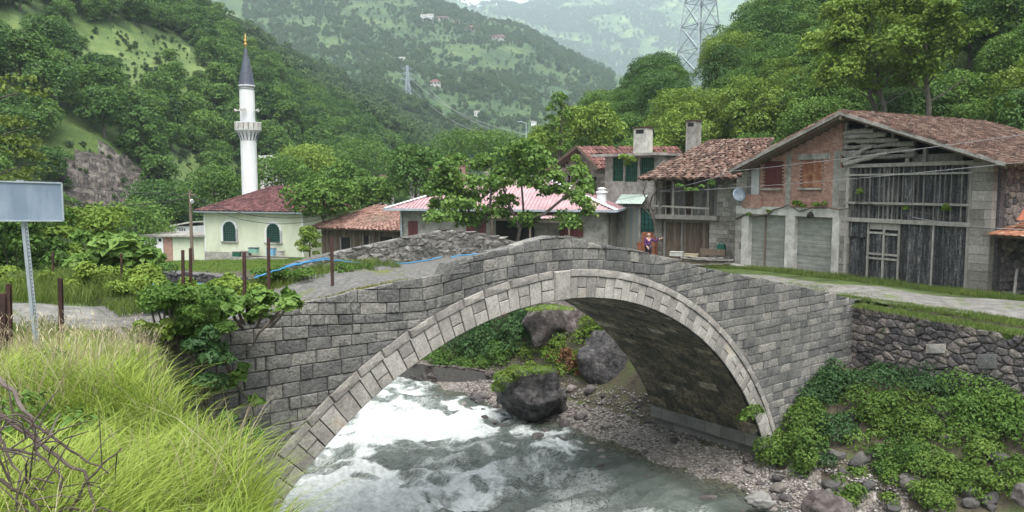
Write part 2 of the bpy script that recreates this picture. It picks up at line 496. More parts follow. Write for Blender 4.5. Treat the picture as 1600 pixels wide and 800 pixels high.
# village road on the right bank, from the bridge end towards the viewer's right
def road_r(U, V):       # U along w, V across 0..1
    wob = .25 * np.sin(U * .9) + .2 * np.sin(U * 2.3)
    s0 = 15.2 + wob - .12 * np.clip(-U, 0, 20); s1 = 18.6 + .3 * np.sin(U * 1.3) + .0 * U
    return xy(s0 + (s1 - s0) * V, U)
sheet('village_road', road_r, np.arange(-24, 34, .4), np.linspace(0, 1, 12), m_road, .035)
def road_l(U, V):
    wob = .15 * np.sin(U * 1.7)
    return xy(U, -.1 + wob + (4.2 + .3 * np.sin(U * .8)) * V)
sheet('bridge_approach_road', road_l, np.arange(-28, -8.9, .3), np.linspace(0, 1, 12), m_road, .04)

# ------------------------------------------------------------------ water
def river_mesh():
    ss = np.arange(-10.5, 8.6, .085); ww = np.concatenate([np.arange(-9, 24, .085), np.arange(24, 60, .5)])
    S, W = np.meshgrid(ss, ww, indexing='ij')
    X, Y = xy(S - bendw(W), W)
    # long standing waves across the current, broken water on top
    n1 = fbm(S * .45 + 3, W * .30, 3) - .5
    n2 = fbm(S * 1.1, W * 1.5 + 7, 4) - .5
    n3 = fbm(S * 3.5, W * 4.5, 3) - .5
    calm = sstep(7.4, 3.5, S)
    amp = (.25 + .75 * calm) 
    crest = 1 - np.abs(2 * vnoise(S * .35 + 11, W * .8 + 2) - 1) * 1.2
    crest2 = 1 - np.abs(2 * vnoise(S * .9 + 5, W * 1.9 + 31) - 1) * 1.2
    Z = amp * (.75 * n1 + .3 * n2 + .09 * n3 + .26 * np.clip(crest, 0, 1) ** 2 + .1 * np.clip(crest2, 0, 1) ** 2 - .1)
    # white water: where the current breaks
    px, py = proj(X, Y, Z * 0)
    q1 = (fbm(S * 1.1, W * 1.1 + 50, 6) - .5) * 150; q2 = (fbm(S * 1.1 + 30, W * 1.1, 6) - .5) * 95
    fx, fy = px + q1, py + q2
    foam = np.zeros(S.shape)
    def soft(poly, a):
        nonlocal foam
        m = np.zeros(S.shape)
        for ox, oy in ((0, 0), (18, 0), (-18, 0), (0, 10), (0, -10), (30, 8), (-30, -8), (12, 14), (-12, -14)):
            m += in_poly(fx + ox, fy + oy, poly)
        foam = np.maximum(foam, a * m / 9)
    soft([(440, 722), (505, 668), (570, 640), (650, 625), (740, 640), (812, 655), (770, 690), (700, 700), (610, 716), (500, 712)], 1.0)
    soft([(380, 830), (440, 735), (540, 725), (620, 750), (660, 790), (660, 900), (400, 900)], .95)
    soft([(640, 735), (700, 760), (760, 735), (840, 715), (850, 740), (790, 760), (800, 800), (700, 800), (620, 790)], .8)
    soft([(800, 655), (905, 682), (895, 705), (820, 690)], .9)
    soft([(560, 600), (620, 575), (700, 580), (660, 610), (600, 625)], .75)
    soft([(820, 705), (905, 722), (900, 738), (830, 730)], .75)
    soft([(300, 800), (360, 760), (420, 900), (300, 900)], .9)
    bg = (.2 + .3 * sstep(.45, .8, vnoise(S * .7 + 2, W * 1.4))) * calm
    foam = np.maximum(foam, bg)
    n, k = S.shape
    i, j = np.meshgrid(np.arange(n - 1), np.arange(k - 1), indexing='ij')
    Fc = np.stack([i * k + j, (i + 1) * k + j, (i + 1) * k + j + 1, i * k + j + 1], -1).reshape(-1, 4)
    Z = Z + foam * .12 * (n3 + .5)
    m = bpy.data.materials.new('river_water'); m.use_nodes = True
    N = m.node_tree.nodes; L = m.node_tree.links; b = N['Principled BSDF']
    tc = N.new('ShaderNodeTexCoord')
    at_ = N.new('ShaderNodeAttribute'); at_.attribute_name = 'foam'
    mp = N.new('ShaderNodeMapping'); mp.inputs['Rotation'].default_value = (0, 0, -A_ + math.pi / 2)
    L.new(tc.outputs['Object'], mp.inputs[0])
    def nz(sc, det, rough=.65, dist=0, st=(1, 1, 1)):
        m2 = N.new('ShaderNodeMapping'); m2.inputs['Scale'].default_value = st; L.new(mp.outputs[0], m2.inputs[0])
        q = N.new('ShaderNodeTexNoise'); q.inputs['Scale'].default_value = sc; q.inputs['Detail'].default_value = det
        q.inputs['Roughness'].default_value = rough; q.inputs['Distortion'].default_value = dist
        L.new(m2.outputs[0], q.inputs['Vector']); return q.outputs['Fac']
    n_a0 = nz(2.0, 12, .8, 1.8, (1, .6, 1)); n_b = nz(5, 8, .7, .5); n_c = nz(11, 9, .8, 1.0, (1, .7, 1))
    nm_ = N.new('ShaderNodeMix'); nm_.inputs[0].default_value = .38; L.new(n_a0, nm_.inputs[2]); L.new(n_c, nm_.inputs[3]); n_a = nm_.outputs[0]
    ad = N.new('ShaderNodeMath'); ad.operation = 'MULTIPLY_ADD'; ad.inputs[1].default_value = .72
    L.new(at_.outputs['Fac'], ad.inputs[0]); L.new(n_a, ad.inputs[2])
    mr = N.new('ShaderNodeMapRange'); mr.inputs['From Min'].default_value = .8; mr.inputs['From Max'].default_value = 1.02
    L.new(ad.outputs[0], mr.inputs['Value'])
    wr = N.new('ShaderNodeValToRGB'); e = wr.color_ramp.elements
    e[0].position = .3; e[0].color = (.06, .078, .066, 1); e[1].position = .72; e[1].color = (.17, .2, .18, 1)
    L.new(nz(.8, 6), wr.inputs[0])
    def mth(op, a, b_=None, c_=None):
        q = N.new('ShaderNodeMath'); q.operation = op; q.use_clamp = op == 'SUBTRACT'
        for i, v in enumerate((a, b_, c_)):
            if v is None: continue
            if isinstance(v, (int, float)): q.inputs[i].default_value = v
            else: L.new(v, q.inputs[i])
        return q.outputs[0]
    # thin foam threads drawn out by the current
    thr = []
    for sc_, di, st_, wid in ((1.9, 2.2, (1, .45, 1), 22), (4.2, 1.6, (1, .5, 1), 15)):
        nn = nz(sc_, 7, .62, di, st_)
        thr.append(mth('SUBTRACT', 1.0, mth('MULTIPLY', mth('ABSOLUTE', mth('ADD', nn, -.5)), wid)))
    th = mth('MAXIMUM', thr[0], mth('MULTIPLY', thr[1], .8))
    gate = N.new('ShaderNodeMapRange'); gate.inputs['From Min'].default_value = .1; gate.inputs['From Max'].default_value = .5; L.new(at_.outputs['Fac'], gate.inputs['Value'])
    th = mth('MULTIPLY', mth('MULTIPLY', th, gate.outputs[0]), .62)
    class _O: pass
    fo = _O(); fo.outputs = [mth('MAXIMUM', mr.outputs[0], th)]
    mr = fo
    mx = N.new('ShaderNodeMix'); mx.data_type = 'RGBA'; L.new(mr.outputs[0], mx.inputs[0]); L.new(wr.outputs[0], mx.inputs[6])
    fr_ = N.new('ShaderNodeValToRGB'); e2 = fr_.color_ramp.elements; e2[0].position = .35; e2[0].color = (.48, .54, .52, 1); e2[1].position = .6; e2[1].color = (.84, .87, .86, 1); L.new(n_b, fr_.inputs[0]); L.new(fr_.outputs[0], mx.inputs[7])
    L.new(mx.outputs[2], b.inputs['Base Color'])
    rr = N.new('ShaderNodeMapRange'); rr.inputs['To Min'].default_value = .12; rr.inputs['To Max'].default_value = .8
    L.new(mr.outputs[0], rr.inputs['Value']); L.new(rr.outputs[0], b.inputs['Roughness'])
    b.inputs['IOR'].default_value = 1.33
    # clear shallows near the gravel: the bed shows through
    at2 = N.new('ShaderNodeAttribute'); at2.attribute_name = 'shallow'
    tr = N.new('ShaderNodeBsdfTransparent'); tr.inputs[0].default_value = (.8, .78, .62, 1)
    ms = N.new('ShaderNodeMixShader'); L.new(at2.outputs['Fac'], ms.inputs[0]); L.new(b.outputs[0], ms.inputs[1]); L.new(tr.outputs[0], ms.inputs[2])
    L.new(ms.outputs[0], N['Material Output'].inputs[0])
    bp = N.new('ShaderNodeBump'); bp.inputs['Strength'].default_value = .7; bp.inputs['Distance'].default_value = .12
    L.new(n_b, bp.inputs['Height'])
    bp2 = N.new('ShaderNodeBump'); bp2.inputs['Strength'].default_value = .7; bp2.inputs['Distance'].default_value = .4
    L.new(n_a, bp2.inputs['Height']); L.new(bp.outputs[0], bp2.inputs['Normal']); L.new(bp2.outputs[0], b.inputs['Normal'])
    o = mesh_obj('river', np.stack([X, Y, Z], -1).reshape(-1, 3), Fc, m, smooth=True)
    for nm, arr in (('foam', foam), ('shallow', .62 * sstep(5.2, 7.2, S + .8 * (fbm(S, W) - .5)) * (1 - foam))):
        a = o.data.attributes.new(nm, 'FLOAT', 'POINT'); a.data.foreach_set('value', arr.astype(np.float32).ravel())
    tag(o, kind='structure')
river_mesh()

# ------------------------------------------------------------------ masonry helpers
def clip(poly, n, d):
    """keep the part of a 2-D polygon with n.p <= d"""
    out = []
    for i in range(len(poly)):
        a, b = poly[i], poly[(i + 1) % len(poly)]
        da, db = n[0] * a[0] + n[1] * a[1] - d, n[0] * b[0] + n[1] * b[1] - d
        if da <= 0: out.append(a)
        if da * db < 0:
            t = da / (da - db); out.append((a[0] + t * (b[0] - a[0]), a[1] + t * (b[1] - a[1])))
    return out
def area(p): return .5 * abs(sum(p[i][0] * p[(i + 1) % len(p)][1] - p[(i + 1) % len(p)][0] * p[i][1] for i in range(len(p))))
def inset(poly, d):
    n = len(poly); cx = sum(p[0] for p in poly) / n; cy = sum(p[1] for p in poly) / n
    out = poly
    for i in range(n):
        a, b = poly[i], poly[(i + 1) % n]
        ex, ey = b[0] - a[0], b[1] - a[1]; l = math.hypot(ex, ey)
        if l < 1e-6: continue
        nx, ny = ey / l, -ex / l
        if nx * (cx - a[0]) + ny * (cy - a[1]) > 0: nx, ny = -nx, -ny
        out = clip(out, (nx, ny), nx * a[0] + ny * a[1] - d)
        if len(out) < 3: return []
    return out
def stone(mb, poly, to3d, gap=.008, bev=.02, proud=.03, tint=None, jit=.0):
    """one stone with a bevelled, slightly cushioned face; to3d(u, v, out) -> xyz"""
    p0 = inset(poly, gap)
    if len(p0) < 3 or area(p0) < .002: return
    p1 = []
    n = len(p0); cx = sum(p[0] for p in p0) / n; cy = sum(p[1] for p in p0) / n
    for p in p0:
        dx, dy = cx - p[0], cy - p[1]; l = math.hypot(dx, dy) + 1e-6
        k = min(bev / l, .4); p1.append((p[0] + dx * k, p[1] + dy * k))
    vs = [to3d(p[0], p[1], -.06) for p in p0] + [to3d(p[0], p[1], proud * .35 + R_(-jit, jit)) for p in p0] + [to3d(p[0], p[1], proud + R_(-jit, jit)) for p in p1]
    vs.append(to3d(cx + R_(-.1, .1) * .3, cy, proud * 1.15 + abs(R_(-jit, jit))))
    fs = []
    for i in range(n):
        j = (i + 1) % n
        fs.append((i, j, n + j, n + i)); fs.append((n + i, n + j, 2 * n + j, 2 * n + i)); fs.append((2 * n + i, 2 * n + j, 3 * n))
    mb.add(vs, fs, tint)
def voronoi(u0, u1, v0, v1, du, dv, jit=.42):
    """irregular stone outlines filling a rectangle"""
    pts = []
    nu = max(1, int((u1 - u0) / du)); nv = max(1, int((v1 - v0) / dv))
    for j in range(-1, nv + 1):
        for i in range(-1, nu + 2):
            pts.append((u0 + (i + .5 + (.5 if j % 2 else 0) + R_(-jit, jit)) * (u1 - u0) / nu, v0 + (j + .5 + R_(-jit, jit)) * (v1 - v0) / nv))
    k = du / dv; res = []
    P = np.array(pts) * [1, k]
    for i, p in enumerate(P):
        if not (u0 - du < p[0] < u1 + du): continue
        poly = [(u0, v0 * k), (u1, v0 * k), (u1, v1 * k), (u0, v1 * k)]
        d2 = ((P - p) ** 2).sum(1)
        for j in np.argsort(d2)[1:14]:
            q = P[j]; nrm = (q[0] - p[0], q[1] - p[1]); mid = ((q[0] + p[0]) / 2, (q[1] + p[1]) / 2)
            poly = clip(poly, nrm, nrm[0] * mid[0] + nrm[1] * mid[1])
            if len(poly) < 3: break
        if len(poly) >= 3 and area(poly) > .004: res.append([(a, b / k) for a, b in poly])
    return res

# ------------------------------------------------------------------ the bridge
TOPPX = [(300, 522), (345, 508), (395, 489), (467, 472), (520, 462), (562, 450), (625, 438), (688, 430), (700, 418), (733, 403), (768, 392), (800, 385), (850, 369), (871, 366),
         (903, 371), (938, 381), (980, 387), (1022, 397), (1060, 408), (1100, 418), (1155, 429), (1220, 441), (1282, 454), (1335, 467)]
TOP = [onface(px, py) for px, py in TOPPX]
TOPS = np.array([p[0] for p in TOP]); TOPZ = np.array([p[1] for p in TOP])
S_L, S_R = float(onface(258, 540)[0]), float(TOPS[-1])
def top_z(s): return float(np.interp(s, TOPS, TOPZ))
def deck_z(s):
    pz = np.interp(s, [-4.2, -2.6, 3.5, 7.5], [0.03, .38, .38, .05])
    return float(np.interp(s, [-13, -10.5], [6.9, 6.9]) if s < -10.5 else top_z(s) - pz)
_DF = [onface(px, py, 4.2) for px, py in ((330, 452), (400, 440), (440, 428), (480, 421), (520, 414), (560, 411), (600, 410), (640, 408), (690, 401), (740, 397), (770, 392))]
def deck2(s, w):
    zf = float(np.interp(s, [p[0] for p in _DF] + [3.0, 7.0], [p[1] for p in _DF] + [deck_z(3.0) - .05, deck_z(7.0)])) if s < 7 else deck_z(s)
    u = float(sstep(.2, 4.2, w)); return deck_z(s) * (1 - u) + min(zf, deck_z(s) + .1) * u
RT = .55; LB = .2
RO = RI + RT + LB
def face3(off_w=0.0, sgn=1):
    def f(s, z, out):
        x, y = xy(s, off_w - sgn * out); return (x, y, z)
    return f
def bridge():
    root = thing('stone_arch_bridge', 'humpback grey stone bridge with one big pale-ringed arch over the white river', 'bridge', (0, 0, 0))
    # body: fill behind the faces, barrel, deck
    mb = MB()
    for w, sg in ((.05, 1), (BW - .05, -1)):
        n = 150
        for i in range(n):
            s0 = S_L + (S_R - S_L) * i / n; s1 = S_L + (S_R - S_L) * (i + 1) / n
            def lo(s):
                return ZC + math.sqrt(RI ** 2 - s * s) + .02 if abs(s) < RI - .05 and ZC + math.sqrt(max(RI ** 2 - s * s, 0)) > -1.5 else -1.5
            t0, t1 = top_z(s0) - .06, top_z(s1) - .06
            if w > 1: t0, t1 = deck2(s0, 4.2) - .05, deck2(s1, 4.2) - .05
            q = [(*xy(s0, w), lo(s0)), (*xy(s1, w), lo(s1)), (*xy(s1, w), t1), (*xy(s0, w), t0)]
            mb.poly(q)
    # end faces
    for s in (S_L, S_R - .02):
        mb.poly([(*xy(s, .05), -1), (*xy(s, BW - .05), -1), (*xy(s, BW - .05), deck_z(s) - .02), (*xy(s, .05), deck_z(s) - .02)])
    mb.build('core', m_mortar, root)
    # barrel vault: courses of blocks
    vb = MB(); back = MB()
    a0, a1 = .16, math.pi - .16
    na = int((a1 - a0) * RI / .3)
    for i in range(na):
        t0 = a0 + (a1 - a0) * i / na; t1 = a0 + (a1 - a0) * (i + 1) / na
        w = .1 if i % 2 else -.05
        q = [(*xy(RI2 * math.cos(t), w_), ZC + RI2 * math.sin(t)) for RI2, t, w_ in ((RI + .03, t0, .1), (RI + .03, t1, .1), (RI + .03, t1, BW - .02), (RI + .03, t0, BW - .02))]
        back.poly(q)
        w = .06
        while w < BW - .1:
            w2 = min(w + R_(.35, .85), BW)
            if BW - w2 < .25: w2 = BW
            def to3(a, b, out, RI=RI):
                r = RI - out; x, y = xy(r * math.cos(b), a); return (x, y, ZC + r * math.sin(b))
            tt = RNG.random() ** 1.3
            if RNG.random() < .07: tt = 1.35
            # arc measured in radians: scale for inset
            pl = [(w, t0 * RI), (w2, t0 * RI), (w2, t1 * RI), (w, t1 * RI)]
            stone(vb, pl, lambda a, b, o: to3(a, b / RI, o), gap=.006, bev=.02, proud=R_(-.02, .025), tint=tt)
            w = w2
    back.build('vault_joint', m_mortar, root)
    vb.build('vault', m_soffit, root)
    # foundation plinth, right side
    pb = MB()
    for row in range(3):
        z0 = .0 + row * .42; w = -.04
        while w < BW + .05:
            w2 = min(w + R_(.5, 1.0), BW + .06)
            sx = math.sqrt(RI ** 2 - (z0 + .42 - ZC) ** 2) - .03 - (2 - row) * .02
            pb.box(sx, sx + .5, w + .008, w2 - .008, z0 + .006, z0 + .414)
            w = w2
    pb.v = [(*xy(a, b), c) for a, b, c in pb.v]
    pb.build('foundation', m_plinth, root)
    # voussoirs
    vo = MB(); t = .17; f3 = face3(0)
    kh = .24 / RI
    kc = math.acos(onface(876.5, 450)[0] / RI)
    angs = []
    a = kc - kh
    while a > .15: b = a - R_(.25, .37) / RI; angs.append((b, a)); a = b
    a = kc + kh
    while a < math.pi - .15: b = a + R_(.27, .4) / RI; angs.append((a, b)); a = b
    def pol(r, t): return (r * math.cos(t), ZC + r * math.sin(t))
    flip = 0
    for (b, a) in angs:
        flip += 1
        sp = []
        if flip % 2 == 0 and RNG.random() < .85: m_ = RI + RT * R_(.42, .6); sp = [(RI, m_), (m_, RI + RT)]
        else: sp = [(RI, RI + RT)]
        for r0, r1 in sp:
            stone(vo, [pol(r0, b), pol(r0, a), pol(r1, a), pol(r1, b)], f3, gap=.008, bev=.014, proud=R_(.018, .042), tint=RNG.random(), jit=.006)
    vo.build('arch_ring', m_vous, root)
    rbk = MB()
    for i in range(120):
        t0, t1 = .12 + 2.9 * i / 120, .12 + 2.9 * (i + 1) / 120
        q = [pol(RI + .004, t0), pol(RI + .004, t1), pol(RO, t1), pol(RO, t0)]
        rbk.poly([f3(p[0], p[1], .012) for p in q])
        rbk.poly([(*xy(RI * math.cos(t0), 0), ZC + RI * math.sin(t0)), (*xy(RI * math.cos(t1), 0), ZC + RI * math.sin(t1)), (*xy(RI * math.cos(t1), .12), ZC + RI * math.sin(t1)), (*xy(RI * math.cos(t0), .12), ZC + RI * math.sin(t0))])
    rbk.build('ring_joint', M('dark_joint', [(0, (.02, .02, .019)), (1, (.05, .048, .044))], tint=0), root)
    kb = MB()
    pk = [pol(RI - .01, kc + kh), pol(RI - .01, kc - kh), pol(RO - .02, kc - kh * 1.05), pol(RO - .02, kc + kh * 1.05)]
    stone(kb, pk, f3, gap=.0, bev=.035, proud=.085, tint=.6)
    kb.build('keystone', m_vous, root)
    lb = MB(); a = .17
    while a < math.pi - .16:
        b = a + R_(.55, .85) / RI
        if not (a < kc < b or abs(a - kc) < kh or abs(b - kc) < kh):
            stone(lb, [pol(RI + RT, a), pol(RI + RT, b), pol(RO, b), pol(RO, a)], f3, gap=.005, bev=.03, proud=R_(.045, .07), tint=R_(.1, .7), jit=.008)
        else:
            for c, d in ((a, kc - kh * 1.1), (kc + kh * 1.1, b)):
                if d - c > .01: stone(lb, [pol(RI + RT, c), pol(RI + RT, d), pol(RO, d), pol(RO, c)], f3, gap=.006, bev=.03, proud=.06, tint=R_(.15, .6))
        a = b
    lb.build('hood_moulding', m_vous, root)
    # spandrel walls: coursed blocks clipped to the ring and to the deck line
    def bend(s, z):     # the top courses ride over the crown
        k = float(sstep(5.9, 7.2, z)); s_ = s + .3
        return z - k * .026 * min(s_ * s_, 13) * float(1 - sstep(3.6, 8.5, abs(s_)))
    wm = MB(); z = -1.0; courses = []
    while z < 9.5:
        h = R_(.23, .31)
        courses.append((z, z + h)); z += h
    for z0, z1 in courses:
        s = S_L + R_(-.4, 0)
        while s < S_R:
            s2 = s + (R_(.3, .68) if RNG.random() < .85 else R_(.18, .3))
            if S_R - s2 < .25: s2 = S_R
            s2 = min(s2, S_R)
            pl = [(s, bend(s, z0)), (s2, bend(s2, z0)), (s2, bend(s2, z1)), (s, bend(s, z1))]
            sm = (s + s2) / 2
            zt0, zt1 = top_z(s), top_z(s2)
            ex, ey = s2 - s, zt1 - zt0; l = math.hypot(ex, ey)
            nx, ny = -ey / l, ex / l
            ragged = R_(-.03, .02)
            pl = clip(pl, (nx, ny), nx * s + ny * zt0 + ragged)
            if len(pl) >= 3:
                cx = sum(p[0] for p in pl) / len(pl); cz = sum(p[1] for p in pl) / len(pl)
                L_ = math.hypot(cx, cz - ZC); nrm = (-cx / L_, -(cz - ZC) / L_)
                # outside the ring
                far_ = max(math.hypot(p[0], p[1] - ZC) for p in pl)
                if far_ > RO:
                    near = min(math.hypot(p[0], p[1] - ZC) for p in pl)
                    if near < RO: pl = clip(pl, nrm, nrm[0] * 0 + nrm[1] * ZC - RO + .02)
                    if len(pl) >= 3 and area(pl) > .006:
                        t = RNG.random()
                        stone(wm, pl, f3, gap=.0065, bev=.028, proud=R_(.012, .05), tint=t, jit=.008)
            s = s2
    wm.build('spandrel_wall', m_block, root)
    # parapet: top stones and its inner side
    pp = MB()
    s = -3.35
    while s < 9.5:
        s2 = s + R_(.45, .8)
        z0, z1 = top_z(s) - .02, top_z(s2) - .02
        d0, d1 = deck_z(s) - .1, deck_z(s2) - .1
        if z0 - d0 > .12 or 1:
            vs = []
            for (sa, za, da) in ((s + .006, z0, d0), (s2 - .006, z1, d1)):
                vs += [(*xy(sa, .0), da), (*xy(sa, .42), da), (*xy(sa, .40), za - R_(0, .05)), (*xy(sa, .02), za)]
            pp.add(vs, [(0, 3, 2, 1), (4, 5, 6, 7), (0, 4, 7, 3), (1, 2, 6, 5), (3, 7, 6, 2)])
        s = s2
    s, zz = onface(690, 428)
    bs0, bs1 = onface(689, 420)[0], onface(733, 420)[0]
    vs = [(*xy(a, b), c) for a, b, c in ((bs0, -.05, zz - .03), (bs1, -.05, zz - .0), (bs1, .42, zz), (bs0 + .1, .42, zz - .03), (bs0 + .15, 0, zz + .22), (bs1 - .08, 0, zz + .33), (bs1 - .08, .35, zz + .32), (bs0 + .2, .35, zz + .2))]
    pp.add(vs, [(0, 1, 5, 4), (1, 2, 6, 5), (2, 3, 7, 6), (3, 0, 4, 7), (4, 5, 6, 7)])
    pp.build('parapet', m_block, root)
    # far parapet of rough stones
    FPX = [(425, 424), (445, 416), (497, 399), (560, 386), (640, 369), (700, 358), (745, 362), (770, 368), (815, 378), (880, 392), (960, 405), (1040, 418), (1150, 432)]
    FP = [onface(px, py, BW - .3) for px, py in FPX]
    FS = np.array([p[0] for p in FP]); FZ = np.array([p[1] for p in FP])
    fpz = lambda s: float(np.interp(s, FS, FZ))
    fb = MB()
    for pl in voronoi(FS[0], 9.5, 5.0, 9.6, .34, .17, .45):
        cx = sum(p[0] for p in pl) / len(pl)
        zt = fpz(cx) + R_(-.06, .04)
        if min(p[1] for p in pl) > zt - .05: continue
        pl = clip(pl, (0, 1), zt)
        if len(pl) < 3 or max(p[1] for p in pl) < deck2(cx, 4.2) - .3: continue
        stone(fb, pl, face3(BW - .36), gap=.005, bev=.04, proud=R_(.01, .05), jit=.02)
    fb.build('rubble_parapet', m_rubble_pale, root)
    core = MB()
    n = 60
    for i in range(n):
        s0 = FS[0] + (9.5 - FS[0]) * i / n; s1 = FS[0] + (9.5 - FS[0]) * (i + 1) / n
        z0, z1 = fpz(s0) - .03, fpz(s1) - .03
        d0, d1 = deck2(s0, 4.2) - .35, deck2(s1, 4.2) - .35
        vs = []
        for sa, za, da in ((s0, z0, d0), (s1, z1, d1)):
            vs += [(*xy(sa, BW - .38), da), (*xy(sa, BW + .02), da), (*xy(sa, BW + .0), za), (*xy(sa, BW - .38), za)]
        core.add(vs, [(0, 3, 2, 1), (4, 5, 6, 7), (0, 4, 7, 3), (1, 2, 6, 5), (3, 7, 6, 2)])
    core.build('parapet_core', m_rubble_pale, root)
    # walking surface
    dk = MB(); n = 130; k = 10
    vs = []; fs = []
    for i in range(n + 1):
        s = S_L - .3 + (S_R + 1.1 - S_L) * i / n
        for j in range(k + 1):
            w = .05 + (BW - .4) * j / k
            vs.append((*xy(s, w), deck2(min(s, S_R), w) + .05 * fbm(s * 2, w * 2) - .05))
    for i in range(n):
        for j in range(k): fs.append((i * (k + 1) + j, (i + 1) * (k + 1) + j, (i + 1) * (k + 1) + j + 1, i * (k + 1) + j + 1))
    dk.add(vs, fs); dk.build('walkway', m_deck, root, smooth=True)
    return root
BR = bridge()

# ------------------------------------------------------------------ retaining wall on the right bank
def retaining_wall():
    root = thing('retaining_wall', 'high dry stone retaining wall of brown and purple rubble right of the bridge end', 'retaining wall', (0, 0, 0))
    p0 = Vector((*xy(S_R - .05, .05), 0)); p1 = Vector((*xy(S_R - 5.4, -20), 0))
    e = (p1 - p0); Lw = e.length; e.normalize(); nrm = Vector((-e.y, e.x, 0))
    if nrm.dot(Vector((-1, 0, 0))) < 0: nrm = -nrm
    mb = MB()
    def f(u, z, out): q = p0 + e * u + nrm * out; return (q.x, q.y, z)
    for pl in voronoi(0, Lw, 1.2, 5.0, .38, .23, .42):
        cx = sum(p[0] for p in pl) / len(pl)
        if min(p[1] for p in pl) > 4.85 + .1 * math.sin(cx * 2): continue
        stone(mb, pl, f, gap=.009, bev=.05, proud=R_(.03, .09), jit=.012)
    mb.build('facing', m_rubble, root)
    cb = MB(); vs = [f(u, z, o) for u in (0, Lw) for (z, o) in ((1, -1.3), (1, -.01), (4.97, -.01), (5.02, -1.3))]
    cb.add(vs, [(0, 1, 2, 3), (4, 7, 6, 5), (1, 5, 6, 2), (2, 6, 7, 3)])
    cb.build('core', m_ground, root)
    # a squared blue-grey slab and a pale block built into it
    for px0, px1, py0, py1, c in ((1530, 1560, 553, 576, 'slab'), (1450, 1479, 537, 552, 'block')):
        q = []
        for px, py in ((px0, py1), (px1, py1), (px1, py0), (px0, py0)):
            r = ray(px, py); den = r[0] * nrm.x + r[1] * nrm.y
            t = (p0.x * nrm.x + p0.y * nrm.y) / den
            P = Vector((r[0] * t, r[1] * t, 0)); q.append(((P - p0).dot(e), CAMZ + r[2] * t))
        b = MB(); stone(b, q, f, gap=.0, bev=.03, proud=.13, tint=.2 if c == 'slab' else .95)
        b.build('squared_' + c, m_block if c == 'slab' else m_vous, root)
retaining_wall()
# ------------------------------------------------------------------ materials of the village
m_brick = M('red_brick', [(0, (.22, .12, .09)), (.5, (.33, .19, .15)), (1, (.42, .28, .23))], ns=6, tint=.45, bump=.4, bs=40, stain=(.27, .2, .16), stain_amt=.35, speck=(4, .88, 1.12))
m_conc = M('weathered_concrete', [(0, (.17, .163, .143)), (.5, (.28, .268, .24)), (1, (.4, .385, .35))], ns=1.2, tint=.15, bump=.35, bs=25, stain=(.08, .075, .065), stain_amt=.7, speck=(4, .75, 1.2))
m_conc_pale = M('whitewashed_concrete', [(0, (.34, .325, .3)), (.6, (.47, .455, .42)), (1, (.56, .545, .5))], ns=2, tint=.1, bump=.25, bs=25, stain=(.22, .2, .17), stain_amt=.55, speck=(3, .8, 1.15))
m_ashlar = M('grey_house_stone', [(0, (.12, .11, .096)), (.5, (.23, .215, .19)), (1, (.36, .335, .3))], ns=4, tint=.75, bump=.7, bs=20, stain=(.12, .11, .095), stain_amt=.4, speck=(10, .8, 1.2))
m_wood_dark = M('blackened_boards', [(0, (.01, .01, .011)), (.4, (.03, .03, .032)), (.7, (.085, .083, .083)), (1, (.28, .27, .26))], ns=3.0, tint=.35, stretch=(5, 5, .5), speck=(12, .5, 1.5), bump=.5, bs=8, bdist=.02)
m_wood_grey = M('silvered_timber', [(0, (.1, .09, .08)), (.5, (.23, .215, .195)), (1, (.4, .38, .35))], ns=3, tint=.5, stretch=(3, 3, 1), bump=.5, bs=14, bdist=.02)
m_wood_brown = M('old_brown_timber', [(0, (.05, .035, .025)), (.5, (.12, .09, .065)), (1, (.22, .18, .14))], ns=3, tint=.5, stretch=(4, 4, .6), bump=.5, bs=14)
m_tile = M('old_roof_tile', [(0, (.03, .021, .018)), (.3, (.075, .043, .033)), (.6, (.13, .074, .056)), (.85, (.19, .13, .103)), (1, (.23, .195, .165))], ns=6, tint=.8, bump=.3, bs=30, moss=((.06, .065, .03), .9, .68))
m_tile_red = M('clay_roof_tile', [(0, (.07, .035, .032)), (.5, (.14, .065, .056)), (.85, (.22, .11, .095)), (1, (.17, .14, .12))], ns=6, tint=.75, bump=.3, bs=30, moss=((.06, .06, .03), .8, .72))
m_tile_orange = M('faded_orange_tile', [(0, (.11, .06, .046)), (.5, (.22, .122, .096)), (1, (.32, .21, .17))], ns=6, tint=.75, bump=.3, bs=30)
m_shutter = M('oxblood_shutter', [(0, (.075, .02, .022)), (1, (.13, .038, .036))], ns=2, tint=.2, bump=.1, rough=.6)
m_rusty = M('rusty_sheet', [(0, (.09, .035, .02)), (.45, (.22, .09, .05)), (.7, (.3, .16, .1)), (1, (.36, .36, .3))], ns=2.2, tint=.2, bump=.3, bs=30, rough=.75)
m_rollup = M('grey_slatted_shutter', [(0, (.16, .16, .145)), (.5, (.24, .242, .218)), (1, (.32, .322, .295))], ns=1.1, speck=(3, .9, 1.1), tint=.25, stretch=(1, 1, 3), bump=.2, rough=.7, spec=.3)
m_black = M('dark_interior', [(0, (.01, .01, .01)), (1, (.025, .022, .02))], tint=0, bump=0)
m_white = M('white_paint', [(0, (.6, .61, .62)), (1, (.74, .74, .74))], ns=.6, tint=.1, bump=.05, rough=.6, stain=(.42, .42, .4), stain_scale=1.1, stain_amt=.45, stain_stretch=(2, 2, .2))
m_cream = M('pale_green_render', [(0, (.46, .5, .37)), (.6, (.56, .59, .45)), (1, (.62, .64, .52))], ns=.5, tint=0, bump=.08, stain=(.36, .38, .29), stain_scale=.5, stain_amt=.6)
m_green = M('green_painted_metal', [(0, (.012, .075, .05)), (1, (.025, .13, .09))], ns=3, tint=.3, bump=.1, rough=.5)
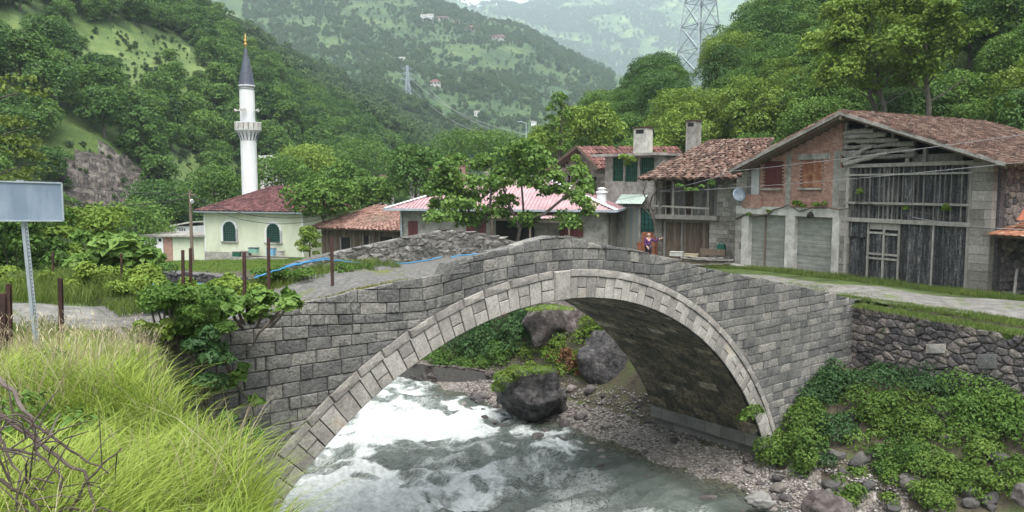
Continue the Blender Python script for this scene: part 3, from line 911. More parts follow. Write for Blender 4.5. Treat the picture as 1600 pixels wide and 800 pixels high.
m_pink = M('pink_roof_sheet', [(0, (.28, .165, .175)), (.5, (.36, .235, .245)), (1, (.46, .35, .36))], ns=1.2, tint=.3, bump=.1, rough=.55, stretch=(1, 1, 1))
m_lead = M('slate_blue_lead', [(0, (.035, .04, .06)), (1, (.07, .08, .11))], ns=2, tint=.1, bump=.1, rough=.45, spec=.5)
m_gold = M('gilded_brass', [(0, (.5, .3, .1)), (1, (.65, .42, .16))], tint=0, bump=0, metal=.7, rough=.35)
m_galv = M('galvanised_steel', [(0, (.28, .32, .36)), (1, (.42, .46, .5))], ns=4, tint=.1, bump=.05, rough=.45, metal=.3)
m_signback = M('grey_blue_sign_back', [(0, (.13, .175, .235)), (1, (.18, .23, .295))], ns=1.5, tint=0, bump=.03, rough=.5, stain=(.36, .42, .48), stain_scale=3, stain_amt=.35)
m_rust = M('rusted_iron', [(0, (.03, .018, .015)), (1, (.075, .038, .03))], ns=8, tint=.2, bump=.3, bs=60)
m_blue = M('blue_plastic_pipe', [(0, (.03, .17, .36)), (1, (.06, .26, .48))], ns=3, tint=0, bump=0, rough=.45)
m_cable = M('black_cable', [(0, (.02, .02, .02)), (1, (.035, .035, .035))], tint=0, bump=0, rough=.5)
m_wire_grey = M('grey_wire', [(0, (.18, .18, .18)), (1, (.25, .25, .25))], tint=0, bump=0, rough=.5)
m_stripe = None

def tile_roof(mb, EL, ER, RL, RR, tw=.22, tl=.26, jit=.25, lift=.03, sag=0.0, miss=.0, rise=.05):
    """rows of half-round tiles between an eave (EL->ER) and a ridge (RL->RR)"""
    EL, ER, RL, RR = map(Vector, (EL, ER, RL, RR))
    Wd = ((ER - EL).length + (RR - RL).length) / 2; Ln = ((RL - EL).length + (RR - ER).length) / 2
    nrm = (ER - EL).cross(RL - EL).normalized()
    if nrm.z < 0: nrm = -nrm
    nu = max(2, int(Wd / tw)); nv = max(2, int(Ln / tl))
    def P(u, v):
        p = EL.lerp(ER, u).lerp(RL.lerp(RR, u), v)
        return p - Vector((0, 0, sag * math.sin(math.pi * u) * math.sin(math.pi * min(v * 1.2, 1)))) 
    for j in range(nv):
        v0 = j / nv - .02; v1 = (j + 1.25) / nv
        drift = R_(-.4, .4) * jit
        for i in range(nu):
            if RNG.random() < miss: continue
            u0 = (i + R_(-jit, jit) * .5 + drift) / nu; u1 = u0 + 1.06 / nu
            u0 = max(u0, 0); u1 = min(u1, 1.0)
            a, b, c, d = P(u0, v0), P(u1, v0), P(u1, min(v1, 1)), P(u0, min(v1, 1))
            tlt = R_(-jit, jit) * .07
            up0 = nrm * (lift + .03 + R_(0, .02)); up1 = nrm * (lift + R_(-.01, .015))
            hb = nrm * rise
            ua = (b - a) * .5; uc = (c - d) * .5
            sh = (b - a).normalized() * tlt
            vs = [a + up0 * .3 + sh, a + ua * .5 + up0 + hb * .8 + sh, b - ua * .5 + up0 + hb * .8 + sh, b + up0 * .3 + sh, d + up1 * .2, d + uc * .5 + up1 + hb * .6, c - uc * .5 + up1 + hb * .6, c + up1 * .2]
            mb.add([tuple(q) for q in vs], [(0, 1, 5, 4), (1, 2, 6, 5), (2, 3, 7, 6), (0, 3, 2, 1)])
    return mb
def brick_wall(mb, x0, x1, z0, z1, y, bw=.22, bh=.085, holes=(), top=None, bottom=None, d=.02):
    z = z0; row = 0
    while z < z1:
        x = x0 - (bw / 2 if row % 2 else 0)
        while x < x1:
            a, b = max(x, x0), min(x + bw, x1)
            cx, cz = (a + b) / 2, z + bh / 2
            ok = b - a > .02 and (top is None or cz < top(cx)) and not any(h[0] < cx < h[1] and h[2] < cz < h[3] for h in holes)
            if ok: mb.box(a + .005, b - .005, y - R_(.004, .016), y + d, z + .005, min(z + bh, z1) - .004)
            x += bw
        z += bh; row += 1
def ashlar_wall(mb, x0, x1, z0, z1, y, bw=.4, bh=.28, holes=(), top=None, d=.05, jit=.35):
    z = z0
    while z < z1 - .03:
        h = bh * R_(.85, 1.15); x = x0
        while x < x1 - .02:
            b = min(x + bw * R_(1 - jit, 1 + jit), x1)
            if x1 - b < bw * .3: b = x1
            cx, cz = (x + b) / 2, z + h / 2
            if (top is None or cz < top(cx)) and not any(q[0] < cx < q[1] and q[2] < cz < q[3] for q in holes):
                mb.box(x + .006, b - .006, y - R_(.0, .02), y + d, z + .006, min(z + h, z1) - .006)
            x = b
        z += h
def boards(mb, x0, x1, z0, z1, y, n, d=.03, jit=.02, horiz=False, zj=0.0):
    for i in range(n):
        if horiz:
            a = z0 + (z1 - z0) * i / n; b = z0 + (z1 - z0) * (i + 1) / n
            mb.box(x0, x1, y - R_(0, jit), y + d, a + .004, b - .006)
        else:
            a = x0 + (x1 - x0) * i / n; b = x0 + (x1 - x0) * (i + 1) / n
            mb.box(a + .004, b - .006, y - R_(0, jit), y + d, z0 + R_(-zj, zj), z1 + R_(-zj, zj))
class Fac:
    """a facade plane standing at P0-P1 (left to right as seen), local x along it, y into the house, z up from zb"""
    def __init__(s, P0, P1, zb):
        s.P0 = Vector((P0[0], P0[1])); s.P1 = Vector((P1[0], P1[1])); s.zb = zb
        s.e = (s.P1 - s.P0).normalized(); s.b = Vector((-s.e.y, s.e.x)); s.L = (s.P1 - s.P0).length
        s.rz = math.atan2(s.e.y, s.e.x)
    def f(s, px, py, y=0.0):
        r = ray(px, py); o = s.P0 + s.b * y
        t = o.dot(s.b) / (r[0] * s.b.x + r[1] * s.b.y)
        q = Vector((r[0] * t, r[1] * t)) - o
        return q.dot(s.e), CAMZ + r[2] * t - s.zb
    def r(s, px0, py0, px1, py1, y=0.0):
        """pixel rectangle -> local x0,x1,z0,z1 on the plane y"""
        pm, qm = (px0 + px1) / 2, (py0 + py1) / 2
        return s.f(px0, qm, y)[0], s.f(px1, qm, y)[0], s.f(pm, py1, y)[1], s.f(pm, py0, y)[1]
    def box(s, mb, px0, py0, px1, py1, y0, y1, tint=None):
        x0, x1, z0, z1 = s.r(px0, py0, px1, py1, y0); mb.box(x0, x1, y0, y1, z0, z1, tint)
    def thing(s, name, label, cat, **k): return thing(name, label, cat, (s.P0.x, s.P0.y, s.zb), s.rz, **k)
    def world(s, x, y, z): q = s.P0 + s.e * x + s.b * y; return (q.x, q.y, z + s.zb)

# ------------------------------------------------------------------ the barn with brick upper floor and garages
def BZ(t): return t.rotation_euler.z
m_bark = M('tree_bark', [(0, (.04, .032, .026)), (.6, (.1, .085, .07)), (1, (.17, .155, .135))], ns=4, tint=.2, bump=.6, bs=14, stretch=(1, 1, .4))
def barn():
    a = onz(1152, 413, 5.1); b = onz(1549, 459, 5.1)
    F_ = Fac(a, b, 5.0); L = F_.L
    t = F_.thing('barn_house', 'largest old house, red brick upper floor over two garages joined to black timber barn front', 'house')
    ax, az = F_.f(1313, 176, -1.0)                 # verge apex
    lx, lz = F_.f(1143, 265, -1.0); rx, rz = F_.f(1552, 250, -1.0)
    D = 10.5
    topL = lambda x: az - .16 + (x - ax) * (az - lz) / (ax - lx) if x < ax else az - .16 - (x - ax) * (az - rz) / (rx - ax)
    # stone piers and plain walls
    st = MB()
    def pier(px0, px1, py0, py1, y0=-.02, d=.45, bw=.45, bh=.33):
        x0, x1, z0, z1 = F_.r(px0, py0, px1, py1); st = MB()
        ashlar_wall(st, x0, x1, z0, z1, y0, bw, bh, d=d, top=topL); st.build('stone_pier', m_ashlar, t)
    pier(1150, 1166, 262, 416); pier(1309, 1326, 262, 434)
    st = MB(); x0, x1, z0, z1 = F_.r(1516, 246, 1549, 460); ashlar_wall(st, x0, x1, -.1, z1, -.03, .62, .36, d=.6, top=topL)
    st.build('stone_pier', m_ashlar, t)
    # inner dark volume so that openings read as depth
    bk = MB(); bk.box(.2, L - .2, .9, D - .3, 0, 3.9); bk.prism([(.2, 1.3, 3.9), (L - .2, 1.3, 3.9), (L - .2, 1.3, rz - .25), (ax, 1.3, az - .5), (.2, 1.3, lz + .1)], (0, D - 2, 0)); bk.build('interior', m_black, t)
    # side walls, back wall
    sw_ = MB(); ashlar_wall(sw_, -0.0, .25, 0, 4.2, .5, .4, .3, d=D - .6)
    sw_.build('left_wall', m_ashlar, t)
    rw = MB()
    def f(u, z, out): return (L + out, u, z)
    for pl in voronoi(.6, D, -.1, 5.2, .42, .27):
        stone(rw, pl, f, gap=.012, bev=.05, proud=R_(.02, .08), jit=.02)
    rw.box(L - .4, L - .02, .3, D, -.1, 5.1)
    rw.build('rubble_side_wall', m_rubble, t)
    bw_ = MB(); bw_.box(0, L, D - .3, D, 0, 4.3); bw_.build('back_wall', m_ashlar, t)
    # brick upper floor
    wins = [F_.r(1193, 252, 1223, 294), F_.r(1252, 250, 1285, 293)]
    holes = [(w[0], w[1], w[2], w[3]) for w in wins]
    bx0 = F_.f(1187, 280)[0]; bx1 = F_.f(1317, 230)[0]; bz0 = F_.f(1250, 326)[1]
    cols = [F_.r(1228, 240, 1236, 325), F_.r(1302, 236, 1312, 325)]
    bm_ = MB(); brick_wall(bm_, bx0, bx1, bz0, 8.5, 0, holes=holes, top=topL, d=.2)
    bm_.build('brick_wall', m_brick, t)
    bb = MB()
    n = 24
    for i in range(n):                                     # wall core behind the bricks
        xa = bx0 + (bx1 - bx0) * i / n; xb = bx0 + (bx1 - bx0) * (i + 1) / n
        bb.box(xa, xb, .06, .2, bz0, topL((xa + xb) / 2) - .1, .5)
    bb.build('mortar_bed', m_conc, t)
    cm = MB()
    for c in cols: cm.box(c[0], c[1], -.03, .1, c[2], c[3])
    lt = F_.r(1248, 240, 1298, 249); cm.box(lt[0], lt[1], -.035, .1, lt[2], lt[3])
    cm.build('concrete_frame', m_conc, t)
    for w, mat_, lb in zip(wins, (m_shutter, m_rusty), ('brown board shutter', 'rusty sheet metal shutter with pale flaking paint')):
        sb = MB()
        if mat_ is m_shutter: boards(sb, w[0], w[1], w[2], w[3], .03, 12, d=.04, jit=.006)
        else:
            sb.box(w[0], (w[0] + w[1]) / 2 - .01, .02, .05, w[2], w[3]); sb.box((w[0] + w[1]) / 2 + .01, w[1], .03, .06, w[2], w[3] - .02)
        o = sb.build('shutter', mat_, t); o['label'] = lb
        fr = MB(); fr.box(w[0] - .02, w[0] + .03, 0, .05, w[2], w[3]); fr.box(w[1] - .03, w[1] + .02, 0, .05, w[2], w[3]); fr.build('frame', m_wood_brown, o)
        sl = MB(); sl.box(w[0] - .08, w[1] + .05, -.16, .1, w[2] - .1, w[2] - .02); sl.build('sill', m_conc, o)
    # recess with white door, brick balustrade
    rc = MB(); x0, x1, z0, z1 = F_.r(1166, 258, 1187, 325, .35); rc.box(x0 - .1, x1 + .1, .6, .8, z0, z1 + .2); 
    x0, x1, z0, z1 = F_.r(1153, 268, 1168, 305, .02); ashlar_wall(rc, x0, x1, z0, z1, .3, .35, .2, d=.2)
    rc.build('grey_block_panel', m_conc, t)
    dr = MB(); x0, x1, z0, z1 = F_.r(1170, 264, 1186, 305, .3); boards(dr, x0, x1, z0, z1, .3, 3, d=.05, jit=.005)
    dr.build('door', m_white, t)
    bl = MB(); x0, x1, z0, z1 = F_.r(1160, 304, 1189, 325, -.1); brick_wall(bl, x0, x1, z0, z1 + .02, -.1, d=.1, bw=.24, bh=.1)
    bl.build('balustrade', m_brick, t)
    # concrete band and garage frame
    gm = MB()
    F_.box(gm, 1150, 324, 1310, 337, -.06, .3)
    gm.build('lintel', m_conc_pale, t)
    for q in ((1158, 336, 1169, 415), (1226, 337, 1240, 424), (1299, 338, 1310, 431)):
        p = MB(); F_.box(p, *q, -.08, .3); p.build('garage_post', m_conc_pale, t)
    dm = MB(); x0, x1, z0, z1 = F_.r(1169, 336, 1226, 420, .2)
    for k in range(28):
        za = z0 + (z1 - z0) * k / 28; dm.box(x0, x1, .2 - .012 * (k % 2), .26, za, za + (z1 - z0) / 28 - .006)
    d1 = dm.build('garage_door', m_rollup, t); d1['label'] = 'grey garage door with a dark centre post'
    cp = MB(); xm = F_.f(1196, 380, .18)[0]; cp.box(xm - .05, xm + .04, .13, .2, z0, z1); cp.build('centre_post', m_wood_brown, d1)
    dm = MB(); x0, x1, z0, z1 = F_.r(1240, 338, 1299, 428, .2)
    for k in range(28):
        za = z0 + (z1 - z0) * k / 28; dm.box(x0, x1, .2 - .012 * (k % 2) + (.02 if k < 9 else 0), .26, za, za + (z1 - z0) / 28 - .006)
    dm.build('garage_door', m_rollup, t)
    ap = MB(); x1 = F_.f(1312, 431)[0]; ap.box(-.3, x1, -.75, .2, -.12, .14); ap.build('threshold', m_conc_pale, t)
    # timber front
    X0, X1 = F_.f(1326, 300)[0], F_.f(1516, 300)[0]
    zs = F_.f(1420, 257)[1]; zm = F_.f(1420, 346)[1]; zr = F_.f(1420, 272)[1]; zr2 = F_.f(1420, 318)[1]
    w = MB(); boards(w, X0, X1, zm, zs, .12, 46, d=.03, jit=.015); w.build('board_cladding', m_wood_dark, t)
    la = MB(); n = 24
    for i in range(n):
        x = X0 + (X1 - X0) * (i + .5 + R_(-.12, .12)) / n; wd = R_(.025, .05)
        if RNG.random() < .93: la.box(x - wd / 2, x + wd / 2, .02, .1, zm, zs, rot=Matrix.Rotation(R_(-.008, .008), 3, 'Y'))
    la.build('batten', M('grey_batten', [(0, (.06, .057, .052)), (.5, (.13, .125, .115)), (1, (.25, .24, .22))], ns=3, tint=.5, stretch=(3, 3, 1), bump=.4, bs=14), t)
    bmz = MB()
    for z_, h in ((zs, .16), (zm, .18), (zr, .08), (zr2, .1)):
        bmz.beam((X0 - .15, .0, z_ - .02), (X1 + .1, .0, z_ + R_(-.04, .04)), .16, h)
    bmz.beam((X0 - .03, 0, 0), (X0 - .03, 0, zs), .12, .12, up=(0, 1, 0)); bmz.beam((X1 + .02, 0, 0.1), (X1 + .02, 0, zs), .12, .12, up=(0, 1, 0))
    bmz.build('beam', m_wood_grey, t)
    # lower doors
    def dleaf(px0, px1, py0, py1, n, y=.06, lab=None):
        x0, x1, z0, z1 = F_.r(px0, py0, px1, py1); m_ = MB(); boards(m_, x0 + .01, x1 - .01, max(z0, .02), z1, y, n, d=.05, jit=.02, zj=.04)
        o = m_.build('plank_door', m_wood_dark, t); return o
    dleaf(1325, 1355, 372, 440, 6, y=.1); dleaf(1325, 1355, 344, 371, 6, y=.03)
    dleaf(1355, 1379, 362, 440, 4, y=.1); dleaf(1379, 1403, 362, 442, 4, y=.12)
    o = dleaf(1405, 1456, 350, 446, 9); o2 = dleaf(1457, 1508, 350, 452, 8, y=.03)
    rl = MB()
    for px0, px1, py in ((1354, 1379, 362), (1379, 1402, 365), (1352, 1379, 402), (1378, 1402, 404), (1354, 1378, 395), (1379, 1402, 397)):
        x0, x1, z0, z1 = F_.r(px0, py, px1, py + 3.2); rl.box(x0, x1, .02, .07, z0, z1, R_(.5, 1))
    for px, p0, p1 in ((1379, 358, 440), (1403, 349, 444), (1456, 350, 448), (1355, 345, 440)):
        x0, x1, z0, z1 = F_.r(px - 1.3, p0, px + 1.3, p1); rl.box(x0, x1, .0, .07, z0, z1, R_(.2, .9))
    x0, x1, z0, z1 = F_.r(1356, 349, 1403, 359); rl.box(x0, x1, .05, .09, z0, z1, .85)
    rl.build('door_rail', m_wood_grey, t)
    # open gable with rough logs
    gx0, gx1 = F_.f(1318, 220)[0], F_.f(1500, 245)[0]
    lg = MB()
    zz = [F_.f(1360, p)[1] for p in (205, 212, 219, 228, 237, 245)]
    for k, z_ in enumerate(zz):
        xe = min(gx0 + (3.4 if k > 1 else 2.6) + R_(-.3, .3), ax + (az - z_ - .5) / ((az - rz) / (rx - ax)))
        pts = [(gx0 + (xe - gx0) * q / 6, R_(.0, .12), z_ + R_(-.05, .05)) for q in range(7)]
        lg.tube(pts, [R_(.07, .13) for _ in pts], 7)
    for (a_, b_) in (((1318, 253), (1365, 228)), ((1322, 256), (1390, 238)), ((1318, 240), (1352, 247))):
        p, q = F_.f(*a_), F_.f(*b_); pts = [(p[0] + (q[0] - p[0]) * k / 5, -.12 + R_(-.02, .02), p[1] + (q[1] - p[1]) * k / 5 + R_(-.05, .05)) for k in range(6)]
        lg.tube(pts, [.11, .12, .1, .11, .09, .07], 7)
    lg.build('log_infill', m_wood_grey, t)
    pb = MB()
    for px, p0, p1 in ((1320, 184, 262), (1393, 207, 225), (1416, 225, 257), (1443, 232, 254), (1352, 195, 204)):
        x, z1 = F_.f(px, p0); _, z0 = F_.f(px, p1); pb.beam((x, .15, z0), (x, .15, z1), .14, .14, up=(0, 1, 0))
    p, q = F_.f(1420, 248), F_.f(1500, 252); pb.box(p[0], q[0], .2, .26, zs, zs + .42)
    pb.build('gable_post', m_wood_grey, t)
    # roof
    rk = MB(); el = MB()
    slL = (az - lz) / (ax - lx); slR = (az - rz) / (rx - ax)
    xr = rx + .45; zr_ = rz - .45 * slR
    xl = lx - .1; zl_ = lz - .1 * slL
    y0, y1 = -1.0, D + .5
    def sl(pts, off): rk.prism([(x, y, z) for x, y, z in pts], (0, 0, -.1))
    sl([(xl, y0, zl_), (ax, y0, az), (ax, y1, az), (xl, y1, zl_)], 0); sl([(ax, y0, az), (xr, y0, zr_), (xr, y1, zr_), (ax, y1, az)], 0)
    for k in range(14):                                     # rafters showing under the eaves
        y = y0 + .15 + k * (y1 - y0 - .3) / 13
        rk.beam((xl, y, zl_ - .14), (ax, y, az - .14), .08, .1); rk.beam((xr, y, zr_ - .14), (ax, y, az - .14), .08, .1)
    rk.beam((ax, y0, az - .22), (ax, y1, az - .22), .14, .18)
    roof = rk.build('roof', m_wood_brown, t)
    vb = MB(); vb.beam((xl, y0 - .02, zl_ - .02), (ax, y0 - .02, az - .02), .05, .16); vb.beam((ax, y0 - .02, az - .02), (xr, y0 - .02, zr_ - .02), .05, .14)
    vb.build('verge_board', m_wood_grey, roof)
    tm = MB()
    tile_roof(tm, (xr + .05, y0 - .05, zr_), (xr + .05, y1, zr_), (ax, y0 - .05, az), (ax, y1, az), jit=.5, sag=.06, lift=.07, rise=.07)
    tile_roof(tm, (xl - .05, y1, zl_), (xl - .05, y0 - .05, zl_), (ax, y1, az), (ax, y0 - .05, az), jit=.5, sag=.05, lift=.07, rise=.07)
    for k in range(46): tm.box(ax - .11, ax + .11, y0 + k * .255, y0 + k * .255 + .25, az + .02, az + .12 + R_(0, .04))
    tm.build('tile', m_tile, roof)
    # grape vine on the front
    vt = MB(); pts = []
    for px, py in ((1149, 342), (1165, 335), (1180, 338), (1200, 335), (1208, 328), (1224, 324), (1232, 320), (1250, 330), (1268, 325), (1290, 324), (1312, 328), (1328, 325), (1345, 312), (1372, 322), (1400, 320), (1430, 330), (1470, 338), (1510, 342)):
        x, z = F_.f(px, py, -.12); pts.append((x, -.12 + R_(-.03, .03), z))
    vt.tube(pts, [max(.045 - .0022 * i, .012) for i in range(len(pts))], 6)
    root = thing('grape_vine', 'bare woody grape vine trained sideways above the garage doors with few leaf tufts', 'vine', t.location, BZ(t))
    vt.build('stem', m_bark, root)
    return F_, t, pts, root
BARN, BARN_T, VINE_PTS, VINE_MB = barn()

# shed lean-to on the barn's right side
def lean_to():
    t = BARN.thing('lean_to_shed', 'lean-to shed with rusty corrugated metal roof against the side of the barn', 'shed')
    L = BARN.L
    mb = MB(); x0, y0 = L + .02, .1
    n = 34; zf, zb_ = 2.55, 3.2
    for i in range(n):                                                  # corrugations
        xa = x0 - .1 + i * .14; h = .035 * (i % 2)
        for k in range(6):
            ya, yb = y0 - .7 + k * .9, y0 - .7 + (k + 1) * .93
            za, zb2 = zf + (ya) * .16 + .03 * (k % 2), zf + (yb) * .16
            mb.add([(xa, ya, za + h), (xa + .14, ya, za + .035 - h), (xa + .14, yb, zb2 + .035 - h), (xa, yb, zb2 + h)], [(0, 1, 2, 3)], ((i // 5) * 37 + k * 61) % 100 / 100)
    mb.build('corrugated_roof', m_rusty, t)
    fr = MB()
    for x in (x0 + 4.6,): fr.beam((x, y0 - .4, -.1), (x, y0 - .4, 2.5), .14, .14, up=(0, 1, 0))
    fr.beam((x0, y0 - .45, 2.42), (x0 + 4.8, y0 - .45, 2.42), .1, .14); fr.beam((x0, y0 + 4, 3.05), (x0 + 4.8, y0 + 4, 3.05), .1, .14)
    fr.build('timber_frame', m_wood_brown, t)
    bw = MB(); bw.box(x0, x0 + 5, y0 + 4.6, y0 + 4.8, -.1, 3.1); bw.build('back_wall', m_rubble, t)
    fl = MB(); fl.box(x0, x0 + 5, y0 - .3, y0 + 4.6, -.1, .12); fl.build('floor_slab', m_conc, t)
lean_to()
def corr_sheet():
    t = BARN.thing('clay_trough', 'terracotta ribbed roofing sheet lying on the shed roof by the stone wall', 'roofing sheet')
    mb = MB(); L = BARN.L
    for i in range(14):
        xa = L + .5 + i * .09; h = .03 * (i % 2)
        mb.add([(xa, .5, 3.0 + h), (xa + .09, .5, 3.03 - h), (xa + .09, 1.1, 3.55 - h), (xa, 1.1, 3.52 + h)], [(0, 1, 2, 3)])
    mb.build('sheet', M('terracotta_sheet', [(0, (.3, .1, .06)), (1, (.42, .16, .1))], tint=.3), t)
corr_sheet()
mb = MB(); L_ = BARN.L
p = [BARN.world(L_ + .95, -.25, .0), BARN.world(L_ + .72, .35, 1.15)]
mb.beam(p[0], p[1], .09, .03); tag(mb.build('wooden_stake', m_wood_grey), 'pale wooden stake leaning against the wall inside the shed mouth', 'stake')
def tyre():
    x, y, z = BARN.world(L_ + 1.75, -.05, .5)
    t = thing('wheelbarrow_wheel', 'black rubber tyre standing at the shed mouth, cut by the photo edge', 'wheel', (x, y, z), BARN.rz + 1.2)
    mb = MB(); vs = []; fs = []; n, k = 24, 10
    for i in range(n):
        a = 2 * math.pi * i / n
        for j in range(k):
            b = 2 * math.pi * j / k; r = .27 + .1 * math.cos(b)
            vs.append((r * math.cos(a), .1 * math.sin(b), r * math.sin(a)))
    for i in range(n):
        for j in range(k): fs.append((i * k + j, ((i + 1) % n) * k + j, ((i + 1) % n) * k + (j + 1) % k, i * k + (j + 1) % k))
    mb.add(vs, fs); mb.build('tyre', M('black_rubber', [(0, (.015, .015, .015)), (1, (.03, .03, .03))], tint=0), t, smooth=True)
    mb = MB(); mb.lathe([(0.02, -.05), (.2, -.05), (.22, -.07), (.22, .07), (.2, .05), (.02, .05)], 20)
    mb.v = [(a, c, b) for a, b, c in mb.v]; mb.build('rim', m_galv, t)
tyre()
def dish(F_, px, py, y, label, r=.36):
    x, z = F_.f(px, py, y); w = F_.world(x, y, z)
    t = thing('satellite_dish', label, 'satellite dish', w, 0)
    mb = MB(); prof = [(.001, .09), (.12, .08), (.24, .05), (r, 0), (r, -.012), (.24, .035), (.001, .075)]
    mb.lathe(prof, 24)
    Rm = (Matrix.Rotation(math.radians(12), 3, 'Z') @ Matrix.Rotation(math.radians(72), 3, 'X'))
    mb.v = [tuple(Rm @ Vector((a, b, -c))) for a, b, c in mb.v]
    mb.build('reflector', M('dish_blue_grey', [(0, (.22, .27, .33)), (1, (.3, .35, .4))], tint=0, rough=.4), t, smooth=True)
    mb = MB(); mb.tube([(0, .05, -.05), (.02, .3, -.15), (.05, .45, -.5)], .025, 6); mb.tube([(0, .0, -.33), (0, -.42, -.12)], .012, 5)
    mb.build('mount', m_galv, t)
    mb = MB(); mb.tube([(0, -.38, -.14), (0, -.5, -.1)], .035, 8); mb.build('receiver', m_conc_pale, t)
dish(BARN, 1155, 304, -.6, 'grey blue satellite dish mounted at the left corner of the brick house')

# ------------------------------------------------------------------ balcony house (timber front)
def balcony_house():
    a = onz(1018, 398, 4.95); a = at(1012, 395, 46.5); b = at(1150, 405, 43.0)
    F_ = Fac(a, b, 4.7)
    t = F_.thing('balcony_house', 'low timber house with open wooden balcony and sagging tile roof between grey house and garages', 'house')
    L = F_.L
    st = MB()
    for q in ((1022, 283, 1034, 402), (1108, 345, 1120, 408), (1120, 278, 1150, 408)):
        x0, x1, z0, z1 = F_.r(*q); st = MB(); ashlar_wall(st, x0, x1, -.4, z1, 0, .4, .26, d=.5); st.build('stone_pier', m_ashlar, t)
    bk = MB(); x0, x1, z0, z1 = F_.r(1034, 280, 1120, 400); bk.box(x0, x1, 1.5, 1.6, -.4, z1 + .2); bk.box(x0 - .6, x0 - .3, .4, 6, -.4, z1); bk.box(L - .3, L - .05, .5, 6, -.4, z1)
    bk.build('inner_wall', m_wood_brown, t)
    fm = MB()
    ux0, ux1, uz0, uz1 = F_.r(1030, 280, 1120, 338)
    for i in range(14):                                             # boarded wall at the back of the balcony
        x = ux0 + (ux1 - ux0) * i / 14
        if i in (4, 5): continue
        fm.box(x + .01, x + (ux1 - ux0) / 14 - .01, 1.3, 1.36, uz0, uz1 - R_(0, .1))
    fm.build('board_wall', m_wood_grey, t)
    bl = MB()
    fx0, fx1, fz0, fz1 = F_.r(1018, 336, 1120, 343, -.4); bl.box(fx0, fx1, -.45, 1.3, fz0, fz1)
    bl.build('balcony_floor', m_wood_grey, t)
    for px in (1024, 1052, 1107):
        x, z1 = F_.f(px, 283, -.4); _, z0 = F_.f(px, 338, -.4); m_ = MB(); m_.beam((x, -.35, z0), (x, -.35, z1), .13, .13, up=(0, 1, 0)); m_.build('balcony_post', m_wood_grey, t)
    rl = MB()
    for py in (322,):
        x0, z0 = F_.f(1016, py - 1, -.4); x1, z1 = F_.f(1108, py + 4, -.4); rl.beam((x0, -.4, z0), (x1, -.4, z1), .07, .09)
    for k in range(9):
        x = x0 + (x1 - x0) * (k + .5) / 9
        if k not in (3,): rl.beam((x, -.4, fz1), (x, -.4, z0), .05, .05, up=(0, 1, 0))
    rl.build('balcony_rail', m_wood_grey, t)
    dw = MB(); x0, x1, z0, z1 = F_.r(1034, 344, 1110, 398)
    boards(dw, x0, x1, -.1, z1, .25, 15, d=.05, jit=.03, zj=.03)
    dw.build('plank_door', m_wood_brown, t)
    dp = MB(); xm = x0 + (x1 - x0) * .4; dp.beam((xm, .18, 0), (xm, .18, z1), .12, .1, up=(0, 1, 0)); xm = x0 + .1; dp.beam((xm, .18, 0), (xm, .18, z1), .12, .1, up=(0, 1, 0)); dp.box(x0, x1, .1, .25, z1 - .14, z1)
    dp.build('door_frame', m_wood_grey, t)
    # roof: one slope facing the road
    ex0, ez0 = F_.f(1000, 279, -1.0); ex1, ez1 = F_.f(1150, 266, -1.0); ez1 = ez0
    rz_ = ez0 + 2.3
    rk = MB(); rk.prism([(ex0, -1, ez0), (ex1 + .3, -1, ez0), (ex1 + .3, 3.6, rz_), (ex0 + 2.2, 3.6, rz_)], (0, 0, -.1))
    rk.prism([(ex0, -1, ez0), (ex0 + 2.2, 3.6, rz_), (ex0, 7.5, ez0)], (0, 0, -.1))
    for k in range(16): x = ex0 + .2 + k * (ex1 - ex0) / 16; rk.beam((x, -1, ez0 - .14), (x, 1.5, ez0 + 1.05), .07, .09)
    roof = rk.build('roof', m_wood_brown, t)
    tm = MB(); tile_roof(tm, (ex0 - .05, -1.05, ez0), (ex1 + .3, -1.05, ez0), (ex0 + 2.2, 3.6, rz_), (ex1 + .3, 3.6, rz_), jit=.9, sag=.0, rise=.09)
    tile_roof(tm, (ex0, 7.5, ez0), (ex0 - .05, -1.05, ez0), (ex0 + 2.2, 3.7, rz_), (ex0 + 2.2, 3.6, rz_), jit=.6, rise=.08)
    tm.build('tile', m_tile, roof)
    return F_
BALC = balcony_house()

